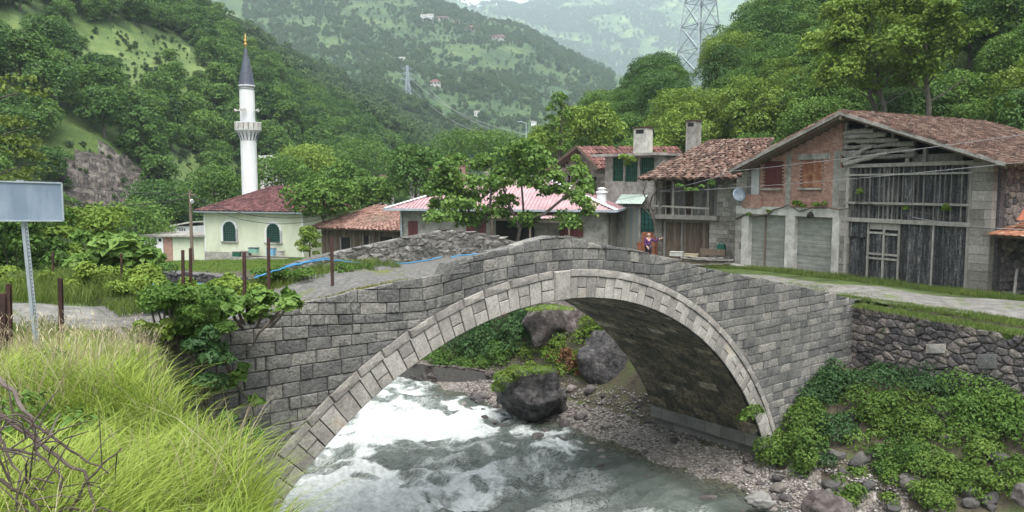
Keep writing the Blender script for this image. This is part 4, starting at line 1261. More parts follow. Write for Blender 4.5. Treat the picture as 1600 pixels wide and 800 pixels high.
# ------------------------------------------------------------------ grey two-storey house
def grey_house():
    a = at(944, 400, 52.0); b = at(1030, 400, 49.0)
    F_ = Fac(a, b, 4.3)
    t = F_.thing('grey_house', 'grey concrete two-storey house with flat roof slab, green barred windows and two tall chimneys', 'house')
    x1, z1 = F_.f(1030, 243); x0 = 0
    wins = [F_.r(*q) for q in ((957, 246, 974, 283), (977, 246, 996, 284), (1000, 246, 1022, 280))]
    low = [F_.r(*q) for q in ((957, 330, 970, 361), (975, 325, 999, 388), (1000, 326, 1024, 366))]
    holes = [tuple(q) for q in wins + low]
    wm = MB(); xs = sorted({x0, x1 + .3, *[h[i] for h in holes for i in (0, 1)]}); zs = sorted({-.5, z1, *[h[i] for h in holes for i in (2, 3)]})
    for i in range(len(xs) - 1):
        for j in range(len(zs) - 1):
            cx, cz = (xs[i] + xs[i + 1]) / 2, (zs[j] + zs[j + 1]) / 2
            if not any(h[0] < cx < h[1] and h[2] < cz < h[3] for h in holes): wm.box(xs[i], xs[i + 1], 0, .25, zs[j], zs[j + 1], .5)
    X2 = F_.f(1128, 250, 3.0)[0]
    wm.box(x0, x0 + .25, .25, 8, -.5, z1, .5); wm.box(x1 + .3, X2, 2.6, 2.85, -.5, z1 - .05, .5); wm.box(x1 + .05, x1 + .3, .25, 2.6, -.5, z1, .5); wm.box(X2 - .25, X2, 2.85, 8, -.5, z1, .5)
    wm.build('wall', m_conc, t)
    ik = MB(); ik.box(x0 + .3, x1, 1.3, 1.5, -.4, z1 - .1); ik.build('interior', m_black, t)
    ws = MB()
    for q in ((950, 318, 972, 400), (999, 320, 1026, 400)):
        pass
    x_, _, za, zb2 = F_.r(944, 300, 972, 402); ws.box(x0 + .01, F_.f(973, 350)[0], -.02, .0, -.5, F_.f(960, 318)[1]); ws.build('whitewash', m_conc_pale, t)
    rs = MB(); rs.box(x0 - .5, x1 + .5, -.9, 2.5, z1, z1 + .16); rs.box(x0 - .5, X2 + .3, 2.5, 8.4, z1, z1 + .17); rs.build('roof_slab', m_conc, t)
    for w in wins:
        m_ = MB(); x0_, x1_, z0_, z1_ = w
        m_.box(x0_, x1_, .14, .17, z0_, z1_, 0)
        o = m_.build('window', M('dark_glass_green', [(0, (.012, .03, .028)), (1, (.03, .06, .055))], tint=0, rough=.2, spec=.5, bump=0), t)
        bmr = MB()
        for k in range(7): x = x0_ + (x1_ - x0_) * (k + .5) / 7; bmr.box(x - .018, x + .018, .04, .08, z0_, z1_)
        for k in range(3): z = z0_ + (z1_ - z0_) * (k + .5) / 3; bmr.box(x0_, x1_, .05, .09, z - .02, z + .02)
        bmr.build('window_bars', m_green, o)
    q = low[0]; m_ = MB(); boards(m_, q[0], q[1], q[2], q[3], .06, 5); m_.build('shutter', m_green, t)
    q = low[1]
    global m_stripe
    m_stripe = M('striped_curtain', [(0, (.24, .3, .35)), (.42, (.33, .36, .36)), (.5, (.5, .42, .26)), (.56, (.34, .37, .36)), (.64, (.5, .43, .28)), (1, (.44, .4, .3))], ns=3.2, det=1, tint=0, stretch=(3, .02, .02), bump=.2)
    m_ = MB(); m_.box(q[0], q[1], -.02, .03, q[2], q[3]); o = m_.build('curtain', m_stripe, t); o['label'] = 'hanging cream and blue striped door curtain'
    fr = MB(); fr.box(q[0] - .14, q[0], -.06, .05, q[2], q[3] + .1); fr.box(q[1], q[1] + .06, -.06, .05, q[2], q[3] + .1); fr.box(q[0], q[1], -.06, .05, q[3], q[3] + .1); fr.build('door_frame', m_conc_pale, o)
    q = low[2]; m_ = MB()
    m_.box(q[0], q[1], .12, .15, q[2], q[3]); o = m_.build('window', M('teal_glass', [(0, (.05, .14, .13)), (1, (.1, .22, .2))], tint=0, rough=.3, bump=0), t); o['label'] = 'green framed ground floor window of small panes'
    bmr = MB()
    for k in range(5): x = q[0] + (q[1] - q[0]) * k / 4; bmr.box(x - .02, x + .02, .05, .1, q[2], q[3])
    for k in range(6): z = q[2] + (q[3] - q[2]) * k / 5; bmr.box(q[0], q[1], .05, .1, z - .02, z + .02)
    bmr.build('window_bars', m_green, o)
    aw = MB(); q0 = F_.f(962, 318, -.6); q1 = F_.f(1004, 318, -.6); zt = F_.f(980, 304)[1]
    n = 20
    for i in range(n):
        a_, b_ = q0[0] + (q1[0] - q0[0]) * i / n, q0[0] + (q1[0] - q0[0]) * (i + 1) / n; h = .03 * (i % 2)
        aw.add([(a_, -.7, q0[1] + h), (b_, -.7, q0[1] + .03 - h), (b_, .0, zt + .03 - h), (a_, 0, zt + h)], [(0, 1, 2, 3)])
    aw.build('awning', M('pale_green_sheet', [(0, (.36, .46, .4)), (1, (.5, .58, .52))], tint=.4), t)
    for (px0, px1, py0, y) in ((990, 1010, 201, 1.6), (1072, 1087, 190, 5.0)):
        x0_, z_ = F_.f(px0, py0, y); x1_, _ = F_.f(px1, py0, y); c = MB(); c.box(x0_, x1_, y, y + .75, z1, z_)
        o = c.build('chimney', m_conc_pale if px0 < 1000 else m_conc, t)
        c = MB(); c.box(x0_ - .07, x1_ + .07, y - .07, y + .82, z_ + .0, z_ + .09); c.build('chimney_cap', m_rust, o)
        c = MB(); c.box(x0_ + .2 * (x1_ - x0_), x1_ - .2 * (x1_ - x0_), y - .004, y, z_ - .35, z_ - .1); c.build('flue_hole', m_black, o)
    tp = MB()
    for k in range(5):
        for j in range(9 - k):
            x = F_.f(1128, 225, 3.5)[0] + (j + k * .5) * .25; tp.box(x, x + .24, 3.2, 3.6, z1 + .18 + k * .14, z1 + .3 + k * .14)
    tp.build('stacked_tiles', m_tile_orange, t)
    return F_
GREY = grey_house()

# ------------------------------------------------------------------ ruin behind
def ruin():
    a = at(866, 330, 57.0); b = at(947, 330, 54.5); F_ = Fac(a, b, 4.0)
    t = F_.thing('ruined_house', 'decaying stone house with broken brown tile roof and creeper hanging over its dark windows', 'house')
    L = F_.L; ax, az = F_.f(902, 229, -.8); lx, lz = F_.f(856, 265, -.8)
    rx = ax + 2.0; rz_ = F_.f(945, 262, -.8)[1]
    tp = lambda x: az - .25 - abs(x - ax) * (az - lz) / (ax - lx)
    holes = [F_.r(*q) for q in ((872, 272, 882, 292), (886, 274, 898, 296), (922, 276, 933, 306))]
    m_ = MB(); ashlar_wall(m_, 0, L, -.5, az, 0, .42, .26, holes=holes, top=lambda x: tp(x) if x < ax else az - .3 - (x - ax) * .5, d=.35); m_.build('wall', m_ashlar, t)
    m_ = MB(); m_.box(.3, L - .1, .6, .7, -.4, lz); m_.build('interior', m_black, t)
    m_ = MB(); m_.box(0, .3, .4, 7, -.4, lz - .2); m_.build('side_wall', m_ashlar, t)
    for h in holes:
        m_ = MB(); m_.box(h[0], h[1], .2, .24, h[2], h[3]); o = m_.build('window', m_black, t)
        m_ = MB(); xm = (h[0] + h[1]) / 2
        for bx in ((h[0] - .06, h[0] + .03), (h[1] - .03, h[1] + .06), (xm - .03, xm + .03)): m_.box(*bx, -.03, .1, h[2], h[3])
        m_.box(h[0], h[1], -.03, .1, h[2] - .07, h[2]); m_.box(h[0], h[1], -.03, .1, h[3], h[3] + .07); m_.build('frame', m_wood_grey, o)
    rk = MB(); rk.prism([(lx, -.8, lz), (ax, -.8, az), (ax + .5, 6, az), (lx, 6, lz)], (0, 0, -.12))
    rzz = az - .72 * 3.4
    rk.prism([(ax, -.8, az), (ax + 1.6, -.8, az - 1.5), (ax + 4.6, 6, az - 1.5), (ax + .5, 6, az)], (0, 0, -.12))
    rk.beam((lx, -.85, lz), (ax, -.85, az), .1, .2); rk.beam((ax, -.85, az), (ax + 1.7, -.85, az - 1.6), .1, .16)
    roof = rk.build('roof', m_wood_brown, t)
    tm = MB(); tile_roof(tm, (ax + 1.7, -.85, az - 1.55), (ax + 5.6, 6, az - 1.3), (ax, -.85, az), (ax + 4.5, 6, az + .1), jit=.5, miss=.06, tw=.3, tl=.34, rise=.07)
    tile_roof(tm, (lx - .1, 6, lz), (lx - .1, -.85, lz), (ax + .5, 6, az), (ax, -.85, az), jit=.5, miss=.05)
    tm.build('tile', m_tile_red, roof)
    return F_
RUIN = ruin()

# ------------------------------------------------------------------ pink-roofed low house
def pink_house():
    a = at(627, 370, 49.0); b = at(950, 372, 46.0); F_ = Fac(a, b, 4.2); L = F_.L
    t = F_.thing('low_grey_house', 'low grey rendered house with pink hipped metal roof and oxblood shutters behind the bridge', 'house')
    ez = F_.f(780, 328, -.7)[1]; D = 9
    m_ = MB(); m_.box(0, L, 0, .25, -.4, ez); m_.box(0, .25, .25, D, -.4, ez); m_.box(L - .25, L, .25, D, -.4, ez); m_.box(.25, L - .25, D - .25, D, -.4, ez); m_.build('wall', m_conc, t)
    for q in ((638, 345, 653, 370), (729, 347, 760, 366), (874, 347, 912, 370)):
        x0, x1, z0, z1 = F_.r(*q); m_ = MB(); n = 2 if x1 - x0 < .8 else 4
        for k in range(n): m_.box(x0 + (x1 - x0) * k / n + .01, x0 + (x1 - x0) * (k + 1) / n - .01, -.06, -.01, z0, z1)
        m_.build('shutter', m_shutter, t)
    x0, x1, z0, z1 = F_.r(775, 345, 835, 380); m_ = MB(); m_.box(x0, x1, -.03, -.004, -.2, z1); m_.build('doorway', m_black, t)
    m_ = MB(); x0, x1, z0, z1 = F_.r(766, 333, 896, 341, -1.0)
    n = 40
    for i in range(n):
        a_, b_ = x0 + (x1 - x0) * i / n, x0 + (x1 - x0) * (i + 1) / n; h = .03 * (i % 2)
        m_.add([(a_, -1.4, z0 + h), (b_, -1.4, z0 + .03 - h), (b_, -.02, z1 + .03 - h), (a_, -.02, z1 + h)], [(0, 1, 2, 3)])
    m_.build('porch_roof', m_pink, t)
    m_ = MB()
    for x in (x0 + .2, (x0 + x1) / 2, x1 - .2): m_.beam((x, -1.3, -.3), (x, -1.3, z0), .1, .1, up=(0, 1, 0))
    m_.beam((x0, -1.3, z0 - .06), (x1, -1.3, z0 - .06), .08, .12); m_.build('porch_post', m_wood_brown, t)
    # hipped ribbed roof, slightly above it a raised central cross-gable
    x0, x1, y0, y1 = -.75, L + .55, -.8, D + .6; rr = (y1 - y0) / 2; rzz = ez + 1.9
    A, B, C_, D_ = (x0, y0, ez), (x1, y0, ez), (x1, y1, ez), (x0, y1, ez); R1, R2 = (x0 + rr, (y0 + y1) / 2, rzz), (x1 - rr, (y0 + y1) / 2, rzz)
    m_ = MB()
    for q in ((A, B, R2, R1), (B, C_, R2), (C_, D_, R1, R2), (D_, A, R1)): m_.prism(q, (0, 0, -.06), .5)
    roof = m_.build('roof', m_pink, t)
    rb = MB()
    def ribs(P, Q, S, T_, n):
        P, Q, S, T_ = map(Vector, (P, Q, S, T_))
        for i in range(n + 1):
            u = i / n; a_ = P.lerp(Q, u); b_ = T_.lerp(S, u); rb.beam(a_ + Vector((0, 0, .03)), b_ + Vector((0, 0, .03)), .05, .05)
    # ribs run straight up the slope from the eave
    n = 62
    for i in range(n):
        x = x0 + (x1 - x0) * (i + .5) / n; k = min((x - x0) / rr, (x1 - x) / rr, 1); rb.beam((x, y0, ez + .03), (x, y0 + rr * k, ez + (rzz - ez) * k + .03), .06, .05)
    for i in range(30):
        y = y0 + (y1 - y0) * (i + .5) / 30; k = min((y - y0) / rr, (y1 - y) / rr, 1)
        rb.beam((x0, y, ez + .03), (x0 + rr * k, y, ez + (rzz - ez) * k + .03), .06, .05); rb.beam((x1, y, ez + .03), (x1 - rr * k, y, ez + (rzz - ez) * k + .03), .06, .05)
    rb.build('roof_rib', m_pink, roof)
    m_ = MB()
    for p, q in ((A, R1), (D_, R1), (B, R2), (C_, R2), (R1, R2)):
        m_.beam(Vector(p) + Vector((0, 0, .07)), Vector(q) + Vector((0, 0, .07)), .3, .05)
    m_.build('ridge_cap', m_white, roof)
    m_ = MB(); m_.beam((x0, y0 - .05, ez - .02), (x1, y0 - .05, ez - .02), .1, .13); m_.beam((x0 - .05, y0, ez - .02), (x0 - .05, y1, ez - .02), .1, .13); m_.beam((x1 + .05, y0, ez - .02), (x1 + .05, y1, ez - .02), .1, .13)
    m_.build('gutter', m_galv, roof)
    m_ = MB(); m_.beam((.05, -.08, -.3), (.05, -.08, ez), .1, .1, up=(0, 1, 0)); m_.build('downpipe', m_galv, t)
    x_, z_ = F_.f(940, 316, 1.0); _, zt = F_.f(940, 294, 1.0)
    m_ = MB(); m_.lathe([(.28, z_ - .3), (.28, zt - .32), (.36, zt - .28), (.36, zt - .2), (.2, zt - .16), (.2, zt - .06), (.28, zt - .04), (.1, zt + .05)], 12, x_, 1.0)
    m_.build('chimney', m_white, roof)
    return F_
PINK = pink_house()

# ------------------------------------------------------------------ brown timber house with faded tiles
def tile_house():
    a = at(503, 395, 60.0); b = at(630, 392, 56.0); F_ = Fac(a, b, 3.0); L = F_.L
    t = F_.thing('timber_house', 'weathered timber house with faded orange tile roof between the mosque and the pink roof', 'house')
    ez = F_.f(560, 358, -.5)[1]
    holes = [F_.r(*q) for q in ((533, 371, 548, 392), (568, 368, 577, 382), (593, 370, 614, 382))]
    m_ = MB(); n = 60
    for i in range(n):
        x = L * i / n
        for (za, zb_) in ((-.4, ez),):
            cut_ = [h for h in holes if h[0] < x + .05 < h[1]]
            if cut_: m_.box(x, x + L / n - .02, 0, .06, -.4, cut_[0][2]); m_.box(x, x + L / n - .02, 0, .06, cut_[0][3], ez)
            else: m_.box(x, x + L / n - .02, -R_(0, .03), .06, za, zb_)
    m_.box(0, .12, .06, 7, -.4, ez); m_.build('board_wall', m_wood_brown, t)
    m_ = MB(); m_.box(.1, L, .1, .2, -.4, ez); m_.build('inner_wall', M('ochre_daub', [(0, (.2, .17, .12)), (1, (.33, .28, .2))]), t)
    for h in holes: 
        m_ = MB(); m_.box(h[0], h[1], .02, .09, h[2], h[3]); o = m_.build('window', m_black, t)
        m_ = MB(); m_.box(h[0] - .06, h[0], -.06, .06, h[2], h[3]); m_.box(h[1], h[1] + .06, -.06, .06, h[2], h[3]); m_.build('frame', m_wood_grey, o)
    x0, x1, y0, y1 = -.7, L + .6, -.7, 8.0; rr = 3.4; rz_ = F_.f(570, 321, 3.0)[1]
    A, B, C_, D_ = (x0, y0, ez), (x1, y0, ez), (x1, y1, ez), (x0, y1, ez); R1, R2 = (x0 + rr, 3.4, rz_), (x1 - 1.6, 3.4, rz_ - .1)
    m_ = MB()
    for q in ((A, B, R2, R1), (B, C_, R2), (C_, D_, R1, R2), (D_, A, R1)): m_.prism(q, (0, 0, -.1), .5)
    roof = m_.build('roof', m_wood_brown, t)
    tm = MB(); tile_roof(tm, A, B, R1, R2, jit=.5, tw=.26, tl=.3, rise=.08, sag=.1); tile_roof(tm, D_, A, R1, R1, jit=.4, tw=.26, tl=.3, rise=.07)
    tile_roof(tm, B, C_, R2, R2, jit=.4, tw=.26, tl=.3, rise=.07)
    tm.build('tile', m_tile_orange, roof)
tile_house()
# ------------------------------------------------------------------ mosque, minaret and annex
def mosque():
    a = at(321, 400, 69.0); b = at(474, 400, 66.0); F_ = Fac(a, b, 2.9); L = F_.L
    t = F_.thing('mosque', 'small pale green mosque with two white-framed arched windows and maroon tiled roof', 'mosque')
    ez = F_.f(400, 330, -.5)[1]; D = 8.0
    wins = []
    for px0, px1 in ((349, 369), (417, 438)):
        x0, x1, z0, z1 = F_.r(px0, 346 if px0 < 400 else 349, px1, 377 if px0 < 400 else 379); wins.append((x0, x1, z0, z1))
    # walls
    m_ = MB(); m_.box(0, L, 0, .3, -.5, ez); m_.box(0, .3, .3, D, -.5, ez); m_.box(L - .3, L, .3, D, -.5, ez); m_.box(.3, L - .3, D - .3, D, -.5, ez); m_.build('wall', m_cream, t)
    m_ = MB(); m_.box(-.04, L * .35, -.05, 0, -.5, .55); m_.box(L * .35, L + .03, -.04, 0, -.5, .3); m_.build('plinth', m_conc, t)
    m_ = MB(); m_.box(-.03, .1, -.03, .1, .5, ez); m_.box(L - .1, L + .03, -.03, .1, .3, ez); m_.build('corner_strip', m_white, t)
    for w in wins:
        x0, x1, z0, z1 = w; r = (x1 - x0) / 2; cx = (x0 + x1) / 2; zc = z1 - r
        def arch(R, ex=0): return [(cx - R, z0 - ex), (cx + R, z0 - ex)] + [(cx + R * math.cos(math.pi * k / 12), zc + R * math.sin(math.pi * k / 12)) for k in range(13)]
        m_ = MB(); m_.prism([(p, -.03, q) for p, q in arch(r)], (0, .02, 0)); o = m_.build('window', M('dark_pane', [(0, (.012, .02, .022)), (1, (.03, .05, .05))], tint=0, bump=0, rough=.15, spec=.5), t)
        fr = MB(); ou = arch(r + .17, .0); inn = arch(r)
        n = len(ou)
        for k in range(1, n):
            k2 = (k + 1) % n
            if k2 == 0: break
            fr.prism([(ou[k][0], -.09, ou[k][1]), (ou[k2][0], -.09, ou[k2][1]), (inn[k2][0], -.09, inn[k2][1]), (inn[k][0], -.09, inn[k][1])], (0, .09, 0))
        for sx in (-1, 1): fr.box(cx + sx * r if sx > 0 else cx - r - .17, cx + r + .17 if sx > 0 else cx - r, -.09, 0, z0, zc)
        fr.build('frame', m_white, o)
        fr = MB(); fr.box(cx - r - .22, cx + r + .22, -.14, 0, z0 - .1, z0); fr.build('sill', m_conc, o)
        gr = MB()
        for k in range(6):
            x = x0 + (x1 - x0) * (k + .5) / 6; h = math.sqrt(max(r * r - (x - cx) ** 2, 0)); gr.box(x - .014, x + .014, -.075, -.045, z0, zc + h)
        for k in range(8):
            z = z0 + (z1 - z0) * (k + .5) / 8; hw = r if z < zc else math.sqrt(max(r * r - (z - zc) ** 2, 0)); gr.box(cx - hw, cx + hw, -.08, -.05, z - .014, z + .014)
        gr.build('grille', m_green, o)
    x0, x1, y0, y1 = -.55, L + .55, -.55, D + .5; rz_ = F_.f(430, 291, 3.5)[1]; rr = 3.6
    A, B, C_, D_ = (x0, y0, ez), (x1, y0, ez), (x1, y1, ez), (x0, y1, ez); R1, R2 = (x0 + 5.2, 4, rz_), (x1 - 3.2, 4, rz_)
    m_ = MB()
    for q in ((A, B, R2, R1), (B, C_, R2), (C_, D_, R1, R2), (D_, A, R1)): m_.prism(q, (0, 0, -.1), .5)
    roof = m_.build('roof', m_conc_pale, t)
    m_ = MB(); m_.box(x0 - .05, x1 + .05, y0 - .06, y0, ez - .16, ez - .02); m_.build('fascia', m_galv, roof)
    tm = MB(); tile_roof(tm, A, B, R1, R2, tw=.3, tl=.38, jit=.12, rise=.08); tile_roof(tm, D_, A, R1, R1, tw=.3, tl=.38, jit=.12, rise=.08); tile_roof(tm, B, C_, R2, R2, tw=.3, tl=.38, jit=.12, rise=.08)
    tm.build('tile', M('maroon_roof_tile', [(0, (.045, .02, .021)), (.5, (.095, .04, .04)), (.85, (.15, .07, .066)), (1, (.12, .085, .078))], ns=6, tint=.7, bump=.2), roof)
    # annex
    a2 = at(222, 410, 70.0); b2 = at(322, 405, 69.2); G_ = Fac(a2, b2, 2.2); L2 = G_.L
    t2 = G_.thing('annex', 'low flat-roofed white outbuilding with a red brick corner beside the mosque', 'outbuilding')
    z1 = G_.f(270, 370)[1]; xa = G_.f(255, 390)[0]; xb = G_.f(269, 390)[0]
    m_ = MB(); m_.box(0, xa, 0, 4.5, -.5, z1); m_.build('white_wall', m_white, t2)
    m_ = MB(); m_.box(xa, xb, .05, 4.4, -.5, z1); m_.build('brick_wall', m_brick, t2)
    m_ = MB(); m_.box(xb, L2, .1, 4.4, -.5, z1); m_.build('green_wall', m_cream, t2)
    m_ = MB(); m_.box(-.2, L2 + .1, -.3, 4.8, z1, z1 + .16); m_.build('roof_slab', m_conc, t2)
    for k in range(3):
        m_ = MB(); x = .45 + k * .62; m_.box(x, x + .26, -.02, .0, z1 - .45, z1 - .16); m_.build('vent_window', m_black, t2)
    a3 = at(270, 360, 80.0); b3 = at(301, 357, 79.0); H_ = Fac(a3, b3, 3.5)
    t3 = H_.thing('shed', 'tiny white flat-roofed hut showing over the outbuilding roof beside the utility pole', 'hut')
    z1 = H_.f(285, 353)[1]; m_ = MB(); m_.box(0, H_.L, 0, 3, -.5, z1); m_.build('wall', m_white, t3)
    m_ = MB(); m_.prism([(-.15, -.3, z1 - .1), (H_.L + .1, -.3, z1 + .35), (H_.L + .1, 3.2, z1 + .35), (-.15, 3.2, z1 - .1)], (0, 0, .15)); m_.build('roof_slab', m_conc_pale, t3)
    for k in range(3): m_ = MB(); m_.box(.9 + k * .3, 1.05 + k * .3, -.02, 0, z1 - .5, z1 - .25); m_.build('vent_window', m_black, t3)
    return F_
MOSQ = mosque()
def minaret():
    x, y, _ = at(391.5, 330, 76.0); zb = 3.0
    t = thing('minaret', 'slender white minaret with one balcony and dark pointed cone behind the mosque', 'minaret', (x, y, zb))
    Z = lambda py: at(390, py, 76.0)[2] - zb
    def oct(mb, prof, n=12): mb.lathe(prof, n)
    r = .74
    m_ = MB(); m_.lathe([(r * 1.02, 0), (r, Z(207)), (r, Z(206))], 16); m_.build('shaft', m_white, t, smooth=False)
    m_ = MB(); m_.lathe([(r * 1.0, Z(220)), (r + .04, Z(219)), (r * 1.16, Z(213)), (r * 1.38, Z(207)), (r * 1.6, Z(204.5)), (r * 1.6, Z(203))], 16); m_.build('corbel', m_white, t)
    m_ = MB()
    for k in range(16):
        a = 2 * math.pi * (k + .5) / 16; ca, sa = math.cos(a), math.sin(a)
        pts = [(r * 1.03, Z(219)), (r * 1.2, Z(213)), (r * 1.42, Z(207))]
        m_.tube([(q * 1.02 * ca, q * 1.02 * sa, z) for q, z in pts], [.035, .05, .03], 4)
    m_.build('fluting', m_lead, t)
    m_ = MB(); R_b = r * 1.68; m_.lathe([(r, Z(203.5)), (R_b, Z(203.5)), (R_b, Z(202.5)), (r, Z(202.5))], 16); m_.build('balcony_floor', m_white, t)
    m_ = MB()
    for k in range(16):
        a0, a1 = 2 * math.pi * k / 16, 2 * math.pi * (k + .86) / 16
        vs = [(q * math.cos(a), q * math.sin(a), z) for q in (R_b * .96, R_b) for a in (a0, a1) for z in (Z(202.5), Z(192))]
        m_.add(vs, [(0, 1, 3, 2), (4, 6, 7, 5), (0, 2, 6, 4), (1, 5, 7, 3), (0, 4, 5, 1), (2, 3, 7, 6)])
    m_.build('parapet_panel', m_conc_pale, t)
    m_ = MB(); m_.lathe([(R_b * 1.01, Z(192.5)), (R_b * 1.01, Z(191)), (R_b * .94, Z(191)), (R_b * .94, Z(192.5))], 16); m_.build('parapet_rail', m_white, t)
    m_ = MB(); m_.lathe([(r * .96, Z(203)), (r * .94, Z(136)), (r * 1.08, Z(135)), (r * 1.08, Z(133.5))], 16); m_.build('upper_shaft', m_white, t)
    m_ = MB(); m_.lathe([(r * .99, Z(137.5)), (r * .99, Z(136.7))], 16); m_.lathe([(r * .99, Z(140)), (r * .99, Z(139.2))], 16); m_.build('dark_band', m_lead, t)
    m_ = MB(); m_.lathe([(r * 1.05, Z(133.6)), (r * 1.0, Z(132)), (r * .72, Z(112)), (r * .42, Z(93)), (r * .12, Z(75))], 16); m_.build('cone', m_lead, t)
    m_ = MB(); zt = Z(75); h = Z(52) - zt
    m_.lathe([(.08, zt), (.06, zt + .1 * h), (.17, zt + .2 * h), (.2, zt + .27 * h), (.06, zt + .38 * h), (.14, zt + .46 * h), (.14, zt + .52 * h), (.04, zt + .62 * h), (.1, zt + .7 * h), (.03, zt + .78 * h), (.02, zt + h)], 10)
    m_.build('finial', m_gold, t, smooth=True)
    for k, (dx, dy) in enumerate(((-1, -.2), (-.25, -1), (1, -.25), (.1, -1))):
        m_ = MB(); n = Vector((dx, dy, 0)).normalized(); p = n * (r + .02) + Vector((0, 0, Z(173)))
        m_.tube([p, p + n * .14, p + n * .42], [.05, .07, .17], 10); m_.build('loudspeaker', m_conc_pale, t)
minaret()

# beehive boxes on a rail in the mosque yard
for k, (px0, px1, py0, py1, nm, mt, lab) in enumerate((
    (363, 374, 393, 401, 'storage_box', m_green, 'green box on the ledge under the left mosque window'),
    (377, 388, 392, 400, 'storage_box', m_conc, 'grey green box between the two green ones by the mosque wall'),
    (388, 400, 387, 395, 'storage_box', M('mint_box', [(0, (.16, .34, .28)), (1, (.24, .42, .35))], tint=.2), 'mint green box with dark lid standing highest by the mosque wall'),
    (416, 427, 387, 399, 'storage_box', M('sky_blue_box', [(0, (.14, .3, .48)), (1, (.2, .4, .58))], tint=.2), 'sky blue box below the right mosque window'),
    (431, 440, 392, 399, 'storage_box', m_conc_pale, 'pale box farthest right on the ledge by the mosque wall'))):
    x0, x1, z0, z1 = MOSQ.r(px0, py0, px1, py1, -.9); w = MOSQ.world((x0 + x1) / 2, -.9, z0)
    t = thing(nm, lab, 'box', w, MOSQ.rz, group='boxes along the mosque wall'); h = (x1 - x0) / 2
    m_ = MB(); m_.box(-h, h, 0, .45, 0, z1 - z0 - .06); m_.build('body', mt, t)
    m_ = MB(); m_.box(-h - .03, h + .03, -.03, .48, z1 - z0 - .06, z1 - z0); m_.build('lid', m_wood_grey if k != 2 else m_lead, t)
x0, x1, z0, z1 = MOSQ.r(360, 400, 448, 404, -.95)
m_ = MB(); m_.box(x0, x1, -1.0, -.4, -.5, z0 + .08); t = MOSQ.thing('ledge', 'dark low stone ledge carrying the boxes along the mosque front', 'ledge'); m_.build('slab', m_conc, t)

# ------------------------------------------------------------------ far village houses
def hut(label, px0, px1, py_eave, py_base, py_top, D, wallm, roofm, win=0, name='house', hip=True, depth=6, cat='house'):
    a = at(px0, py_base, D); b = at(px1, py_base, D); zb = min(a[2], terrain(a[0], a[1]) + 0)
    F_ = Fac(a, b, float(a[2])); L = F_.L; t = F_.thing(name, label, cat)
    ez = F_.f((px0 + px1) / 2, py_eave)[1]; rz_ = F_.f((px0 + px1) / 2, py_top, depth / 2)[1]; k = L / 14
    m_ = MB(); m_.box(0, L, 0, depth, -4, ez); m_.build('wall', wallm, t)
    o = .05 * L; x0, x1, y0, y1 = -o, L + o, -o, depth + o
    if hip:
        m_ = MB(); q = min(L * .3, 3); A, B, C_, D_ = (x0, y0, ez), (x1, y0, ez), (x1, y1, ez), (x0, y1, ez); R1, R2 = (x0 + q, depth / 2, rz_), (x1 - q, depth / 2, rz_)
        for f_ in ((A, B, R2, R1), (B, C_, R2), (C_, D_, R1, R2), (D_, A, R1)): m_.prism(f_, (0, 0, -.08))
        rf = m_.build('roof', roofm, t)
        if D < 120:
            tm = MB(); tile_roof(tm, A, B, R1, R2, tw=.3, tl=.35, jit=.4, rise=.06); tm.build('tile', roofm, rf)
    else: m_ = MB(); m_.box(x0, x1, y0, y1, ez, max(rz_, ez + .2)); m_.build('roof', roofm, t)
    for i in range(win):
        x = L * (i + .5) / win; w = L / win * .22; m_ = MB(); m_.box(x - w, x + w, -.05, .0, ez * .45, ez * .82); m_.build('window', m_black, t)
    return F_
hut('ruinous brick house with maroon hip roof and one dark window behind the pink roof', 686, 727, 256, 300, 243, 95, m_brick, m_tile_red, 2)
hut('small pale house with thin roof half hidden in trees above the timber house', 583, 605, 281, 305, 274, 105, m_conc_pale, m_tile, 2)
hut('crumbling pinkish masonry wall of an old house among trees left of the maroon hip roof', 640, 690, 275, 310, 262, 84, m_rubble_pale, m_tile, 3)
hut('long low pale blue metal roof showing above the fig tree crown', 757, 842, 252, 275, 245, 78, m_conc, M('pale_blue_sheet', [(0, (.42, .52, .6)), (1, (.55, .63, .7))], tint=.2, bump=.05, rough=.5), 0, depth=4, hip=False, name='metal_roofed_shed', cat='shed')
hut('small stone house with brown roof in the bushes under the right hillside', 838, 858, 235, 262, 227, 90, m_ashlar, m_tile, 1)
hut('brown ruined stone tower house among bushes left of the steep wood', 903, 921, 196, 224, 188, 100, m_rubble, m_rubble, 1, hip=False, depth=4)
hut('white roofed hut among trees just right of the minaret', 406, 428, 248, 262, 244, 118, m_conc_pale, m_white, 0, hip=False)
FAR = [('tall white house at the left end of the ridge village', 657, 666, 26, 32, 24, 0), ('white house second from the left end of the ridge village', 667, 677, 25, 34, 23, 0), ('long low cream house in the middle of the ridge village', 678, 701, 27, 32, 25, 1),
       ('small pink house on the ridge between the cream house and the long terrace', 708, 718, 33, 38, 31, 1), ('low beige house right of the small pink ridge house', 728, 742, 42, 46, 40, 1), ('red roofed pale house at the right end of the ridge village', 768, 789, 58, 62, 54, 1),
       ('pink roofed white house alone among trees in the middle of the terraced hill', 672, 688, 128, 134, 124, 1), ('small white house low on the terraced hill above the power line', 741, 751, 177, 181, 174, 0), ('tiny grey hut high on the terraced hill above the far pylon', 623, 632, 91, 95, 90, 0),
       ('white hut at the lower right foot of the terraced hill', 830, 838, 192, 196, 190, 0)]
def ground_hit(px, py, dmin, dmax):
    r = ray(px, py); d = np.exp(np.linspace(math.log(dmin), math.log(dmax), 1500)); t = d / r[1]
    X, Y, Z = r[0] * t, r[1] * t, CAMZ + r[2] * t
    h = terrain(X, Y); k = np.nonzero(h > Z)[0]
    return None if not len(k) else float(Y[k[0]])
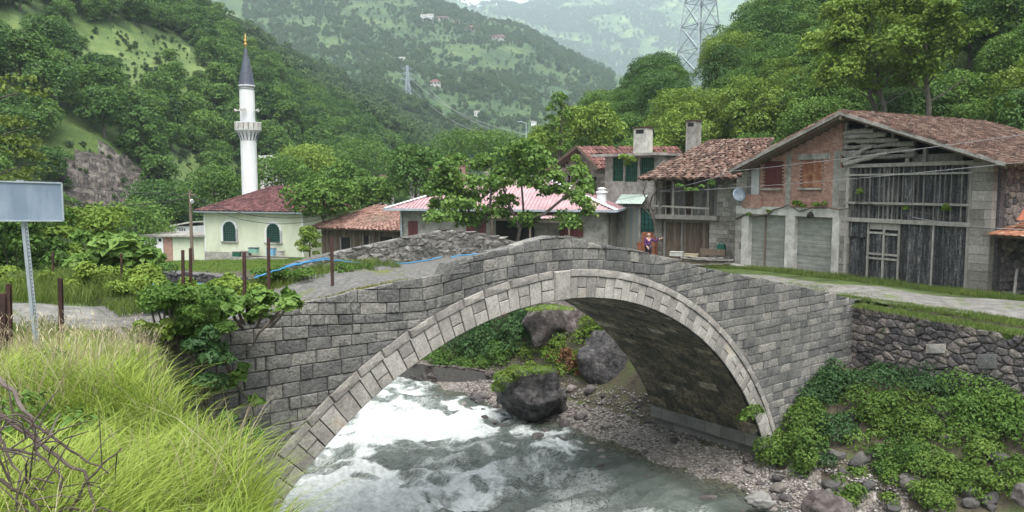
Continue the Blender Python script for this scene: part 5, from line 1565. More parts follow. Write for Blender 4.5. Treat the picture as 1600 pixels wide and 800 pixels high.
for lab, a0, a1, e0, b0, t0, red in FAR:
    Dq = ground_hit((a0 + a1) / 2, b0 + 1.5, 560, 1900) or 1150
    hut(lab, a0, a1, e0, b0, t0, Dq, m_white if not red else m_conc_pale, m_tile_red if red else m_conc_pale, 3 if a1 - a0 > 9 else 0, depth=10, hip=bool(red))

# ------------------------------------------------------------------ pylons, poles, wires
def pylon(name, label, x, y, zb, w, H, r, arms, ztop=None):
    t = thing(name, label, 'pylon', (x, y, zb), .5)
    m_ = MB(); n = 9
    def hw(z): return w / 2 * (1 - .8 * min(z / (H * .72), 1)) + .02 * w
    zs = [H * (1 - (1 - i / n) ** 1.25) if 0 else H * i / n for i in range(n + 1)]
    cs = [(-1, -1), (1, -1), (1, 1), (-1, 1)]
    for c in cs:
        m_.tube([(c[0] * hw(z), c[1] * hw(z), z) for z in zs], r * 1.5, 4)
    m_.build('leg_frame', m_galv, t)
    b = MB()
    for i in range(n):
        a0, a1 = hw(zs[i]), hw(zs[i + 1])
        for k in range(4):
            c, d = cs[k], cs[(k + 1) % 4]
            b.tube([(c[0] * a0, c[1] * a0, zs[i]), (d[0] * a1, d[1] * a1, zs[i + 1])], r, 4)
            b.tube([(d[0] * a0, d[1] * a0, zs[i]), (c[0] * a1, c[1] * a1, zs[i + 1])], r, 4)
            b.tube([(c[0] * a1, c[1] * a1, zs[i + 1]), (d[0] * a1, d[1] * a1, zs[i + 1])], r, 4)
    b.build('lattice', m_galv, t)
    for za, ln in arms:
        a_ = MB()
        for sx in (-1, 1):
            h = hw(za)
            for sy in (-1, 1):
                a_.tube([(sx * h, sy * h, za), (sx * ln, 0, za + .4)], r, 4); a_.tube([(sx * h, sy * h, za + 1.6), (sx * ln, 0, za + .5)], r, 4)
        a_.build('cross_arm', m_galv, t)
    return t
px_, py_, _ = at(1092, 125, 126); pz = float(terrain(px_, py_))
pylon('pylon', 'tall lattice steel pylon on the green hillside, its top cut by the photo edge', px_, py_, CAMZ + (288 - 122) / 1220 * 126, 5.2, 34, .075, ((22, 6.5), (26.5, 5.5), (31, 4.5)))
x2, y2, _ = at(637, 160, 620)
pylon('pylon', 'distant small lattice pylon in front of the terraced hill above the wood', x2, y2, CAMZ + (288 - 162) / 1220 * 620, 5.5, 28, .14, ((17, 6.5), (21, 5.5), (25, 4.5)))
FARPYL = Vector((x2, y2, CAMZ + (288 - 162) / 1220 * 620))
def wire(a, b, sag, r, label, name='overhead_cable', mat=None, group='cables strung above the village'):
    a, b = Vector(a), Vector(b); m_ = MB(); pts = []
    for i in range(25):
        u = i / 24; p = a.lerp(b, u); p.z -= sag * 4 * u * (1 - u); pts.append(p)
    m_.tube(pts, r, 5); o = m_.build(name, mat or m_cable); tag(o, label, 'cable', group)
x, y, z = at(299, 365, 63)
t = thing('utility_pole', 'dark wooden utility pole with a small white street lamp left of the mosque roof', 'utility pole', (x, y, 2.6)); zt = at(299, 297, 63)[2] - 2.6
m_ = MB(); m_.tube([(0, 0, -.3), (0, 0, zt)], [.15, .1], 8); m_.build('pole', m_wood_brown, t)
m_ = MB(); m_.beam((-.5, 0, zt - .35), (.5, 0, zt - .35), .1, .1); m_.build('crossarm', m_wood_brown, t)
m_ = MB(); m_.tube([(0, -.05, zt - .9), (.2, -.3, zt - .75), (.35, -.5, zt - .85)], .03, 5); o = m_.build('lamp_arm', m_galv, t)
m_ = MB(); m_.tube([(.3, -.45, zt - .82), (.42, -.62, zt - .92)], [.12, .17], 8); m_.build('lamp_head', m_white, o)
poleT = (x, y, 2.6 + zt - .35)
x, y, z = at(822, 270, 82); zb = float(terrain(x, y))
t = thing('street_light', 'thin pale metal lamp post rising behind the fig tree crown', 'lamp post', (x, y, zb)); zt = at(822, 192, 82)[2] - zb
m_ = MB(); m_.tube([(0, 0, -.2), (0, 0, zt)], [.09, .05], 8); m_.build('pole', m_galv, t)
m_ = MB(); m_.tube([(0, 0, zt - .05), (-.5, -.1, zt + .12), (-.9, -.15, zt + .1)], .035, 5); m_.build('lamp_arm', m_galv, t)
wire(at(-60, 258, 52), poleT, .5, .03, 'upper black cable from the left photo edge to the wooden pole')
wire(at(-60, 272, 52), (poleT[0] - .4, poleT[1], poleT[2] - .3), 1.2, .035, 'lower black cable from the left photo edge to the wooden pole')
wire(poleT, at(512, 335, 57), .9, .03, 'black cable hanging across the mosque wall just under its eave')
wire((poleT[0], poleT[1], poleT[2] - .35), at(512, 340, 57), 1.1, .022, 'thin lower cable sagging across the mosque wall')
wire(BARN.world(-.4, -1.1, 5.0), BARN.world(BARN.L + 9, -2.0, 6.9), .15, .014, 'pale wire rising across the barn gable to the right photo edge', mat=m_wire_grey)
wire(BARN.world(-6.0, -1.1, 3.9), BARN.world(BARN.L + 9, -1.6, 5.9), .25, .014, 'pale wire crossing the balcony and the barn front beam', mat=m_wire_grey)
wire(GREY.world(-3.0, -1.2, 3.6), BARN.world(-.3, -.7, 4.9), .3, .016, 'pale wire from the grey house to the brick corner', mat=m_wire_grey)
wire(BARN.world(9.9, -.25, 3.0), BARN.world(BARN.L + 6, -1.0, 3.1), .35, .018, 'white cable drooping along the stone pier of the barn', mat=m_wire_grey)
for k, (da, db) in enumerate(((-6, 0), (6, 2), (-5, 5))):
    wire(FARPYL + Vector((da, 0, 22 + db)), at(830 + 14 * k, 232 - 7 * k, 260), 9, .11, ('lowest', 'middle', 'highest')[k] + ' pale power line descending from the distant pylon over the wood', 'power_line', m_wire_grey, 'power lines from the distant pylon')

# ------------------------------------------------------------------ sign, fence posts, pipe
def road_sign():
    bx, by, bz = at(55, 505, 10.6); x0 = at(31, 283, 10.35)
    t = thing('road_sign', 'back of a grey blue rectangular road sign on a leaning perforated steel post', 'road sign', (bx, by, bz - .3))
    top = Vector(at(31, 281, 10.45)) - t.location; bot = Vector(at(56, 512, 10.6)) - t.location - Vector((0, 0, .3))
    d = (top - bot); m_ = MB()
    def P(s, off): return bot + d * s + Vector(off)
    for (o1, o2) in (((-.038, 0, 0), (.038, 0, 0)),):
        m_.beam(P(0, (-.022, 0, 0)), P(1, (-.022, 0, 0)), .044, .006, up=(0, 1, 0)); m_.beam(P(0, (.03, .0, 0)), P(1, (.03, .0, 0)), .03, .006, up=(0, 1, 0)); m_.beam(P(0, (-.003, .02, 0)), P(1, (-.003, .02, 0)), .006, .04, up=(0, 1, 0))
    m_.build('post', m_galv, t)
    hl = MB()
    for k in range(44): c = P((k + .5) / 44, (.028, -.0045, 0)); hl.box(c.x - .006, c.x + .006, c.y - .0005, c.y + .0005, c.z - .009, c.z + .009)
    hl.build('post_holes', m_black, t)
    a = Vector(at(-52, 282, 10.4)) - t.location; b = Vector(at(95, 286, 10.4)) - t.location; c = Vector(at(98, 345, 10.4)) - t.location; e = Vector(at(-50, 345, 10.4)) - t.location
    m_ = MB(); m_.prism([tuple(v + Vector((0, .03, 0))) for v in (e, c, b, a)], (0, .012, 0)); pn = m_.build('panel', m_signback, t)
    m_ = MB(); 
    for p, q in ((a, b), (b, c), (c, e), (e, a)): m_.beam(p + Vector((0, .02, 0)), q + Vector((0, .02, 0)), .012, .02)
    m_.build('rim', m_galv, pn)
road_sign()
POSTS = [(93, 435, 500, 11.5, 'short thick rusty fence post right of the road sign pole'), (12, 444, 500, 10.6, 'rusty fence post at the left photo edge, second from the edge', ), (3, 459, 560, 8.2, 'tall rusty fence post cut by the left photo edge'),
         (285, 391, 448, 17.5, 'rusty fence post left one of the close pair in front of the mosque yard'), (297, 388, 445, 17.8, 'rusty fence post right one of the close pair in front of the mosque yard'),
         (381, 394, 463, 15.5, 'rusty fence post standing below the left mosque window'), (419, 372, 446, 17.2, 'rusty fence post standing below the right mosque window'),
         (517.5, 370, 458, 16.6, 'tallest rusty fence post standing on the bridge edge'), (189, 396, 452, 19.5, 'thin dark fence post in front of the big-leaved bush'), (82, 393, 440, 20.5, 'thin dark fence post in the weeds behind the road sign')]
for k, (px, p0, p1, D, lab) in enumerate(POSTS):
    b = at(px + (2 if k == 7 else 0), p1, D); tp = at(px, p0, D); w = .04 if k < 8 else .03
    t = thing('fence_post', lab, 'fence post', (b[0], b[1], b[2] - .35), 0, 'rusty fence posts along the road')
    m_ = MB(); lean = (tp[0] - b[0], 0, tp[2] - b[2] + .35)
    m_.beam((0, 0, 0), lean, w * 1.5, .008, up=(0, 1, 0)); m_.beam((0, w * .5, 0), (lean[0], w * .5, lean[2]), .008, w, up=(0, 1, 0)); m_.beam((0, w, 0), (lean[0], w, lean[2]), w * 1.5, .008, up=(0, 1, 0))
    m_.build('profile', m_rust, t)
def pipe(pts, r, label):
    P = [at(*p) if len(p) == 3 else p for p in pts]; fine = []
    for i in range(len(P) - 1):
        for k in range(4):
            u = k / 4; fine.append(tuple(P[i][j] * (1 - u) + P[i + 1][j] * u + (R_(-.012, .012)) for j in range(3)))
    fine.append(P[-1]); m_ = MB(); m_.tube(fine, r, 6)
    tag(m_.build('water_pipe', m_blue), label, 'pipe', 'blue water pipes')
pipe([(398, 434, 17.0), (420, 426, 17.3), (450, 417, 17.9), (475, 411, 18.4), (505, 406, 19), (530, 407, 19.4), (560, 411, 19.8), (600, 414, 20.2), (640, 411, 20.8), (675, 405, 21.4), (690, 401, 21.6)],        .017, 'blue plastic pipe running up the bridge along its rough parapet')
pipe([(400, 431, 17.4), (440, 418, 18.0), (480, 408, 18.8), (512, 403, 19.3)], .014, 'thin second blue pipe above the main one at the foot of the rough parapet')
pipe([(704, 402, 21.4), (725, 398, 21.8), (745, 397, 22.0), (765, 397, 22.2)], .018, 'short blue pipe piece near the bridge crown')
pipe([(165, 446, 18.6), (200, 444, 18.8), (245, 445, 18.9), (300, 442, 18.9), (320, 444, 18.9)], .014, 'blue pipe lying in the weeds left of the fence posts')

# ------------------------------------------------------------------ things in front of the houses
def brick_stack():
    x, y, z = at(1008, 395, 46.2); t = thing('brick_stack', 'orange red stack of hollow bricks behind the person in purple', 'brick stack', (x, y, 4.75), BALC.rz)
    m_ = MB()
    for r_ in range(9):
        n0, n1 = (0, 4) if r_ < 7 else (1, 3 + (r_ == 7))
        if r_ > 5: n0 = 1
        for c in range(n0, n1 + 0):
            for d in range(2):
                x0 = -.55 + c * .3 + R_(-.02, .02); m_.box(x0, x0 + .28, d * .22, d * .22 + .2, r_ * .2, r_ * .2 + .19)
    m_.build('brick', M('orange_brick', [(0, (.2, .07, .04)), (.6, (.3, .115, .07)), (1, (.38, .18, .12))], ns=5, tint=.6), t)
brick_stack()
def plank_pile():
    a = Vector(at(1028, 395, 43.4)); b = Vector(at(1146, 412, 41.2)); L = (b - a).length; e = math.atan2(b.y - a.y, b.x - a.x)
    t = thing('plank_pile', 'long heap of old bent grey planks lying in front of the balcony house', 'plank pile', (a.x, a.y, 4.85), e)
    for k in range(9):
        m_ = MB(); x0 = R_(0, .5) + (0 if k < 6 else 1.2); x1 = L - R_(0, .8); y = R_(-.15, .5); z = .08 + k * .055; n = 10; dip = R_(.05, .16)
        pts = [(x0 + (x1 - x0) * i / n, y + R_(-.01, .01), z + dip * (2 * i / n - 1) ** 2) for i in range(n + 1)]
        for p, q in zip(pts[:-1], pts[1:]): m_.beam(p, q, .22, .045)
        m_.build('plank', m_wood_grey if k % 3 else m_wood_brown, t)
    t = thing('bench', 'dark wooden bench with high back on the plank heap by the balcony house', 'bench', (*(a.lerp(b, .5)).to_2d() + Vector((.25, .45)), 4.9), e)
    m_ = MB(); m_.box(0, 1.4, 0, .4, .42, .47); m_.build('seat', m_wood_grey, t)
    m_ = MB(); m_.box(0, 1.4, .4, .44, .6, .95); m_.build('backrest', m_wood_brown, t)
    for x in (.05, 1.3): m_ = MB(); m_.box(x, x + .06, 0, .06, 0, .42); m_.box(x, x + .06, .38, .44, 0, .95); m_.build('leg', m_wood_brown, t)
    for k, (u, w, h, lab, mt) in enumerate(((.17, .7, .22, 'pale cardboard box at the left end of the plank heap', m_conc_pale), (.36, .75, .14, 'flat tan carton in the middle of the plank heap', M('tan_carton', [(0, (.3, .26, .18)), (1, (.4, .35, .25))], tint=.2)))):
        p = a.lerp(b, u); t = thing('carton', lab, 'box', (p.x, p.y + .2, 5.42), e + .1); m_ = MB()
        m_.box(0, w, 0, .4, 0, h); m_.build('box_body', mt, t); m_ = MB(); m_.box(-.01, w / 2 - .005, -.02, .42, h, h + .012); m_.box(w / 2 + .005, w + .01, -.02, .42, h, h + .012); m_.build('flap', mt, t)
plank_pile()
m_ = MB(); p = BALC.world(BALC.L - 1.0, -.35, .9)
t = thing('jerrycan', 'green plastic canister hanging on the stone wall by the balcony house', 'canister', p, BALC.rz)
m_.box(0, .45, 0, .22, 0, .42); m_.box(.05, .4, .02, .2, .42, .47); m_.build('body', m_green, t); m_ = MB(); m_.tube([(.1, .11, .47), (.14, .11, .56), (.3, .11, .56), (.34, .11, .47)], .02, 5); m_.build('handle', m_green, t)
lx = BARN.f(1266, 335, -.2); w = BARN.world(lx[0], -.2, lx[1]); t = thing('wall_lamp', 'small black lamp hanging over the right garage door', 'lamp', w, BARN.rz)
m_ = MB(); m_.lathe([(.05, .12), (.14, .02), (.16, -.12), (.08, -.16)], 10); m_.build('lamp_shade', m_black, t); m_ = MB(); m_.tube([(0, 0, .1), (0, .1, .18), (0, .22, .18)], .015, 5); m_.build('bracket', m_black, t)

# ------------------------------------------------------------------ person
def skin_mesh(name, joints, edges, radii, mat, parent, root=0, levels=2):
    me = bpy.data.meshes.new(name); me.from_pydata(joints, edges, []); o = bpy.data.objects.new(name, me); COL.objects.link(o)
    o.modifiers.new('skin', 'SKIN'); sv = me.skin_vertices[0].data
    for i, r in enumerate(radii):
        sv[i].radius = r if isinstance(r, tuple) else (r, r); sv[i].use_root = i == root
    s = o.modifiers.new('sub', 'SUBSURF'); s.levels = levels; s.render_levels = levels
    me.materials.append(mat); o.parent = parent; return o
def person():
    x, y, _ = at(1013, 388, 44.6)
    t = thing('person', 'bald person in purple jumper reaching an arm to the right by the brick stack', 'person', (x, y, 4.85), math.radians(8))
    skin = M('skin', [(0, (.45, .27, .2)), (1, (.56, .36, .28))], tint=0, bump=0, rough=.6); pur = M('purple_wool', [(0, (.055, .018, .07)), (1, (.1, .035, .12))], ns=8, tint=0, bump=.3); tr = M('dark_trousers', [(0, (.02, .022, .03)), (1, (.04, .04, .05))], tint=0)
    J = [(0, 0, .93), (0, 0, 1.15), (0, -.01, 1.4), (0, -.03, 1.5), (0, -.06, 1.58), (0, -.07, 1.68), (0, -.06, 1.74),
         (.17, 0, 1.42), (.34, -.14, 1.3), (.56, -.26, 1.42), (.64, -.3, 1.46), (-.17, 0, 1.42), (-.22, -.05, 1.16), (-.16, -.22, 1.0), (-.13, -.28, .97),
         (.1, 0, .88), (.11, -.03, .48), (.11, .02, .08), (.12, -.13, .04), (-.1, 0, .88), (-.11, -.02, .48), (-.11, .03, .08), (-.12, -.12, .04)]
    E = [(0, 1), (1, 2), (2, 3), (3, 4), (4, 5), (5, 6), (2, 7), (7, 8), (8, 9), (9, 10), (2, 11), (11, 12), (12, 13), (13, 14), (0, 15), (15, 16), (16, 17), (17, 18), (0, 19), (19, 20), (20, 21), (21, 22)]
    Rr = [.13, .12, .13, .055, .075, .105, .07, .06, .05, .036, .032, .06, .05, .036, .032, .09, .06, .045, .045, .09, .06, .045, .045]
    skin_mesh('body', J, E, Rr, skin, t)
    tor = [0, 1, 2, 7, 8, 9, 11, 12, 13]; mp = {j: i for i, j in enumerate(tor)}
    skin_mesh('jumper', [J[j] for j in tor], [(mp[a], mp[b]) for a, b in E if a in mp and b in mp], [(.185, .15), (.175, .14), (.17, .13), .085, .068, .052, .085, .068, .052], pur, t)
    leg = [0, 15, 16, 17, 19, 20, 21]; mp = {j: i for i, j in enumerate(leg)}
    skin_mesh('trousers', [J[j] for j in leg], [(mp[a], mp[b]) for a, b in E if a in mp and b in mp], [.165, .11, .085, .07, .11, .085, .07], tr, t)
    for sx, hx, hy, hz, d in ((1, .64, -.3, 1.46, (.7, -.45, .25)), (-1, -.13, -.28, .97, (.1, -.6, -.7))):
        D_ = Vector(d).normalized(); side = D_.cross(Vector((0, 0, 1))).normalized(); m_ = MB(); b = Vector((hx, hy, hz))
        m_.tube([b - D_ * .02, b + D_ * .04, b + D_ * .09], [.03, .042, .036], 8)
        for k in range(4):
            o_ = side * (-.027 + k * .018); ln = (.075, .085, .08, .06)[k]; p0 = b + D_ * .085 + o_
            m_.tube([p0, p0 + D_ * ln * .55, p0 + D_ * ln - Vector((0, 0, .015))], [.0095, .009, .007], 5)
        p0 = b + D_ * .03 - side * .03; m_.tube([p0, p0 - side * .03 + D_ * .03, p0 - side * .035 + D_ * .06], [.012, .011, .008], 5)
        m_.build('hand', skin, t, smooth=True)
    f_ = MB(); f_.tube([(0, -.17, 1.665), (0, -.2, 1.64), (0, -.18, 1.625)], [.012, .018, .012], 6); f_.build('nose', skin, t, smooth=True)
    f_ = MB()
    for sx in (-1, 1): f_.tube([(sx * .1, -.06, 1.63), (sx * .115, -.055, 1.66), (sx * .1, -.06, 1.69)], [.012, .02, .014], 6)
    f_.build('ear', skin, t, smooth=True)
    f_ = MB()
    for sx in (-1, 1): f_.tube([(sx * .035, -.165, 1.68), (sx * .035, -.175, 1.68)], [.011, .009], 6)
    f_.build('eye', m_black, t)
    hr = MB()
    for k in range(12):
        a = math.radians(15 + 150 * k / 11); hr.tube([(.1 * math.cos(a), -.06 + .1 * math.sin(a), 1.6), (.105 * math.cos(a), -.055 + .105 * math.sin(a), 1.68)], [.02, .018], 5)
    hr.build('hair', M('grey_hair', [(0, (.25, .24, .23)), (1, (.4, .39, .38))], tint=0), t)
person()

# ------------------------------------------------------------------ boulders and river stones
from mathutils import noise as mnoise
def rock_mesh(name, rx, ry, rz, seed, mat, sub=4, rough=.28, facet=.0, parent=None, flat=.3):
    import bmesh
    bm = bmesh.new(); bmesh.ops.create_icosphere(bm, subdivisions=sub, radius=1)
    o3 = Vector((seed * 7.3, seed * 3.1, seed * 1.7))
    planes = [(Vector((RNG.gauss(0, 1), RNG.gauss(0, 1), RNG.gauss(0, 1))).normalized(), R_(.68, .92)) for _ in range(14)]
    for v in bm.verts:
        p = v.co.copy()
        for n, d in planes:
            k = p.dot(n)
            if k > d: p -= n * (k - d) * .85
        r = 1 + rough * (mnoise.fractal(p * 1.3 + o3, 1, 2, 5)) + .06 * mnoise.noise(p * 6 + o3)
        v.co = Vector((p.x * rx * r, p.y * ry * r, p.z * rz * r))
    me = bpy.data.meshes.new(name); bm.to_mesh(me); bm.free()
    at_ = me.attributes.new('tint', 'FLOAT', 'FACE'); at_.data.foreach_set('value', [RNG.random()] * len(me.polygons))
    me.materials.append(mat)
    if sub > 2: me.polygons.foreach_set('use_smooth', [True] * len(me.polygons))
    o = bpy.data.objects.new(name, me); COL.objects.link(o)
    if parent: o.parent = parent
    return o
m_boul_dark = M('dark_basalt', [(0, (.022, .021, .023)), (.5, (.05, .047, .048)), (1, (.1, .094, .092))], ns=2.5, tint=0, bump=1, bs=7, bdist=.14, rough=.7, speck=(5, .5, 1.7))
m_boul_pur = M('purple_brown_boulder', [(0, (.04, .034, .033)), (.5, (.085, .072, .068)), (1, (.16, .145, .135))], ns=2, tint=0, bump=1, bs=7, bdist=.12, moss=((.06, .09, .02), .8, .66), speck=(5, .6, 1.5))
m_stone_mix = M('river_stone', [(0, (.03, .029, .032)), (.35, (.07, .062, .062)), (.65, (.13, .115, .105)), (.88, (.22, .2, .175)), (1, (.34, .32, .3))], ns=2, tint=.2, orand=.7, bump=.5, bs=10, rough=.75)
def boulder(label, px, py, D, rx, ry, rz, seed, mat, rot=0, name='boulder', tilt=0):
    x, y, z = at(px, py, D); o = rock_mesh(name, rx, ry, rz, seed, mat); o.location = (x, y, z); o.rotation_euler = (tilt, 0, rot); return tag(o, label, 'boulder')
boulder('big purple brown boulder with grass on top, seen highest under the arch', 872, 508, 36, 1.75, 1.6, 1.25, 3.1, m_boul_pur, .3)
boulder('tall dark pyramid-shaped boulder beside the far arch edge', 957, 570, 32.5, 1.35, 1.3, 1.45, 5.7, m_boul_dark, .9, tilt=-.2)
boulder('wide dark boulder at the water edge with green plants over its left side', 832, 616, 30.8, 1.75, 1.3, .98, 8.4, m_boul_dark, -.15)
boulder('flat wet brown rock in the middle of the rapids', 692, 740, 25.5, .62, .4, .22, 2.2, m_boul_pur, .1, name='river_rock')
boulder('purple brown boulder half buried at the foot of the right bank, lower photo edge', 1290, 800, 20.5, .75, .6, .55, 4.4, m_boul_pur, .5)
boulder('pale grey flat-topped rock lying on the gravel at the lower photo edge', 1186, 783, 21.5, .42, .3, .24, 6.6, m_plinth, .2, name='river_rock')
boulder('white grey rock at the right photo edge under the bushes', 1605, 775, 18.5, .35, .35, .3, 9.6, m_stone_mix, .2)
protos = []
for k in range(7):
    o = rock_mesh('river_stone', 1, R_(.65, .9), R_(.4, .65), 20 + k, m_stone_mix, sub=2, rough=.2); protos.append(o)
GRAV = []
tries = 0
while len(GRAV) < 170 and tries < 6000:
    tries += 1
    s = R_(5.2, 9.5); w = R_(-4.5, 15); 
    if 0 < w < BW and s > 9.2: continue
    x, y = xy(s - float(bendw(w)), w); px, py = proj(x, y, 0)
    if not (640 < px < 1330 and 590 < py < 805): continue
    GRAV.append((x, y, s, w))
for k, (x, y, s, w) in enumerate(GRAV):
    big = RNG.random()
    r = .07 + .26 * big ** 3 + (.06 if w > 6 else 0); zz = float(terrain(x, y))
    if k < len(protos): o = protos[k]
    else: o = protos[k % len(protos)].copy(); COL.objects.link(o)
    o.location = (x, y, max(zz, -.12) + r * .2); o.rotation_euler = (R_(-.3, .3), R_(-.3, .3), R_(0, 6.3)); o.scale = (r,) * 3
    tag(o, 'rounded grey or brown stone lying on the gravel between the river and the arch foot' if w < 5 else 'rounded dark stone on the gravel beyond the arch beside the dark boulders', 'stone', 'loose stones on the river gravel' if w < 5 else 'loose stones by the boulders')
def pebbles():
    n = 16000; s = NP.uniform(5.4, 9.6, n); w = NP.uniform(-5.5, 15, n); x, y = xy(s - bendw(w), w); z = terrain(x, y); ok = z > -.12
    x, y, z = x[ok], y[ok], z[ok]; n = len(x); r = .02 + .05 * NP.random(n) ** 2
    base = np.array([[1, 0, 0], [0, 1, 0], [-1, 0, 0], [0, -1, 0], [.2, .1, .75], [0, 0, -.5]]); fc_ = np.array([[0, 1, 4], [1, 2, 4], [2, 3, 4], [3, 0, 4], [1, 0, 5], [2, 1, 5], [3, 2, 5], [0, 3, 5]])
    a = NP.uniform(0, 6.3, n); ca, sa = np.cos(a), np.sin(a)
    V = np.zeros((n, 6, 3)); bx = base[:, 0][None] * r[:, None] * NP.uniform(.8, 1.3, (n, 1)); by = base[:, 1][None] * r[:, None]
    V[:, :, 0] = x[:, None] + bx * ca[:, None] - by * sa[:, None]; V[:, :, 1] = y[:, None] + bx * sa[:, None] + by * ca[:, None]; V[:, :, 2] = z[:, None] + .3 * r[:, None] + base[:, 2][None] * r[:, None] * .7
    Fc = (fc_[None] + (np.arange(n) * 6)[:, None, None]).reshape(-1, 3)
    o = mesh_obj('pebbles', V.reshape(-1, 3), Fc, M('pebble', [(0, (.06, .055, .06)), (.4, (.16, .15, .14)), (.8, (.3, .28, .26)), (1, (.42, .4, .37))], tint=.9, bump=0), tint=np.repeat(NP.random(n), 8)); tag(o, 'grey pebbles covering the river bank under the arch', 'pebbles', kind='stuff')
pebbles()
# low stone revetment at the far water edge
def edge_wall():
    t = thing('revetment', 'low dark rubble revetment along the far water edge seen through the arch', 'low wall'); mb = MB()
    a = Vector(onz(640, 592, 0)).to_2d(); b = Vector(onz(775, 608, 0)).to_2d(); e = (b - a); L = e.length; e.normalize(); nr = Vector((e.y, -e.x))
    def f(u, z, out): q = a + e * u + nr * (out + .1 * math.sin(u * 1.7)); return (q.x, q.y, z)
    for pl in voronoi(-3, L, -.4, .85, .4, .26): stone(mb, pl, f, gap=.015, bev=.06, proud=R_(.0, .12), jit=.03)
    mb.build('facing', m_boul_pur, t); c = MB(); c.add([f(-3, -1, 0), f(L, -1, 0), f(L, .75, 0), f(-3, .75, 0)], [(0, 1, 2, 3)]); c.build('core', m_mortar, t)
edge_wall()
# river wall below the mosque yard
def river_wall():
    t = thing('river_wall', 'dark rough stone river wall below the mosque yard', 'river wall'); mb = MB()
    a = Vector(at(225, 430, 52)).to_2d(); b = Vector(at(470, 430, 44)).to_2d(); e = (b - a); L = e.length; e.normalize(); nr = Vector((e.y, -e.x))
    def f(u, z, out): q = a + e * u + nr * out; return (q.x, q.y, z)
    for pl in voronoi(0, L, 1.2, 4.0, .6, .4):
        cx = sum(p[0] for p in pl) / len(pl); stone(mb, clip(pl, (0, 1), 3.65 + .25 * cx / L + R_(-.05, .1)) or pl, f, gap=.02, bev=.08, proud=R_(.02, .15), jit=.04)
    mb.build('facing', m_boul_dark, t); c = MB(); c.add([f(0, 0, 0), f(L, 0, 0), f(L, 3.8, 0), f(0, 3.55, 0), f(0, 3.55, -1.5), f(L, 3.8, -1.5)], [(0, 1, 2, 3), (3, 2, 5, 4)]); c.build('core', m_mortar, t)
river_wall()
# ------------------------------------------------------------------ foliage
def leaf_mat(name, c0, c1, c2, transl=.3, orand=.35, tint=.5, rough=.6):
    return M(name, [(0, c0), (.5, c1), (1, c2)], ns=1.2, det=2, tint=tint, orand=orand, bump=0, transl=transl, rough=rough, spec=.25)
m_leaf_dark = leaf_mat('dark_foliage', (.03, .068, .016), (.06, .13, .028), (.11, .2, .045))
m_leaf_mid = leaf_mat('mid_foliage', (.045, .095, .017), (.085, .165, .03), (.155, .25, .045))
m_leaf_bright = leaf_mat('bright_foliage', (.075, .13, .018), (.145, .225, .033), (.25, .34, .06))
m_leaf_far = leaf_mat('far_foliage', (.04, .078, .028), (.075, .13, .042), (.12, .185, .06), transl=.3)
m_leaf_fig = leaf_mat('fig_leaf', (.055, .11, .024), (.115, .205, .04), (.21, .31, .075), orand=0)
m_leaf_bramble = leaf_mat('bramble_leaf', (.04, .085, .016), (.09, .16, .026), (.17, .25, .045), orand=.25)
m_leaf_nettle = leaf_mat('nettle_leaf', (.022, .055, .018), (.045, .1, .03), (.08, .15, .045), orand=.2)

def leaf_cloud(lobes, n, size, up=.45, jit=.6, shell=.3, aspect=.6, seed=1, fold=True, tilt_bias=0, size_var=.35):
    """leaves as folded rhombi spread over the outer shells of the given lobes (x, y, z, rx, ry, rz[, tint])"""
    r = np.random.default_rng(seed); lobes = np.array([l if len(l) == 7 else (*l, r.random()) for l in lobes], float)
    vol = (lobes[:, 3] * lobes[:, 5]) ** 1.0; vol /= vol.sum(); li = r.choice(len(lobes), n, p=vol); L = lobes[li]
    d = r.normal(size=(n, 3)); d /= np.linalg.norm(d, axis=1)[:, None]; d[:, 2] = np.where(d[:, 2] < -.35, -d[:, 2], d[:, 2])
    # spray structure: leaves gather on sub-tufts of each lobe
    rad = 1 - shell * r.random(n) ** 1.5; tuft = .14 * np.sin(d[:, 0] * 9 + L[:, 6] * 40) * np.sin(d[:, 1] * 8 + L[:, 6] * 17) * np.sin(d[:, 2] * 8 + 3)
    rad = rad + tuft + r.normal(size=n) * .05
    P = L[:, :3] + d * rad[:, None] * L[:, 3:6]
    nr = d * 1.0 + np.array([0, 0, up]) + r.normal(size=(n, 3)) * jit; nr /= np.linalg.norm(nr, axis=1)[:, None]
    t = np.cross(nr, r.normal(size=(n, 3))); t /= np.linalg.norm(t, axis=1)[:, None] + 1e-9; b = np.cross(nr, t)
    s = size * (1 + size_var * r.normal(size=n)).clip(.4, 1.8)
    a_ = t * s[:, None] * .5; c_ = b * s[:, None] * .5 * aspect; dr = -nr * (s * .12)[:, None]
    V = np.stack([P - a_, P + c_ + dr * -1, P + a_ + dr, P - c_ + dr * -1], 1).reshape(-1, 3)
    i = np.arange(n) * 4
    Fc = np.stack([np.stack([i, i + 1, i + 2], 1), np.stack([i, i + 2, i + 3], 1)], 1).reshape(-1, 3)
    tint = np.clip(.55 * L[:, 6] + .45 * r.random(n), 0, 1)
    return V, Fc, np.repeat(tint, 2)
def crown_lobes(H, R, n, seed, base=.28, kind='round'):
    r = random.Random(seed); out = []
    for k in range(n):
        u = (k + .5) / n; z = base + (1 - base) * (u ** .8) * .9
        if kind == 'round': prof = math.sin(math.pi * min(max((z - base + .08) / (1.12 - base), 0), 1)) ** .6
        elif kind == 'cone': prof = 1.1 * (1 - (z - base) / (1.05 - base)) ** .7
        elif kind == 'column': prof = .8
        else: prof = math.sin(math.pi * min(max((z - base + .3) / (1.35 - base), 0), 1)) ** .8
        a = k * 2.4 + r.uniform(-.6, .6); q = R * prof * r.uniform(.35, .75) * (0 if k == n - 1 else 1); lr = R * r.uniform(.34, .52) * max(prof, .45)
        out.append((q * math.cos(a), q * math.sin(a), H * z, lr, lr, lr * r.uniform(.6, .85), r.random()))
    return out
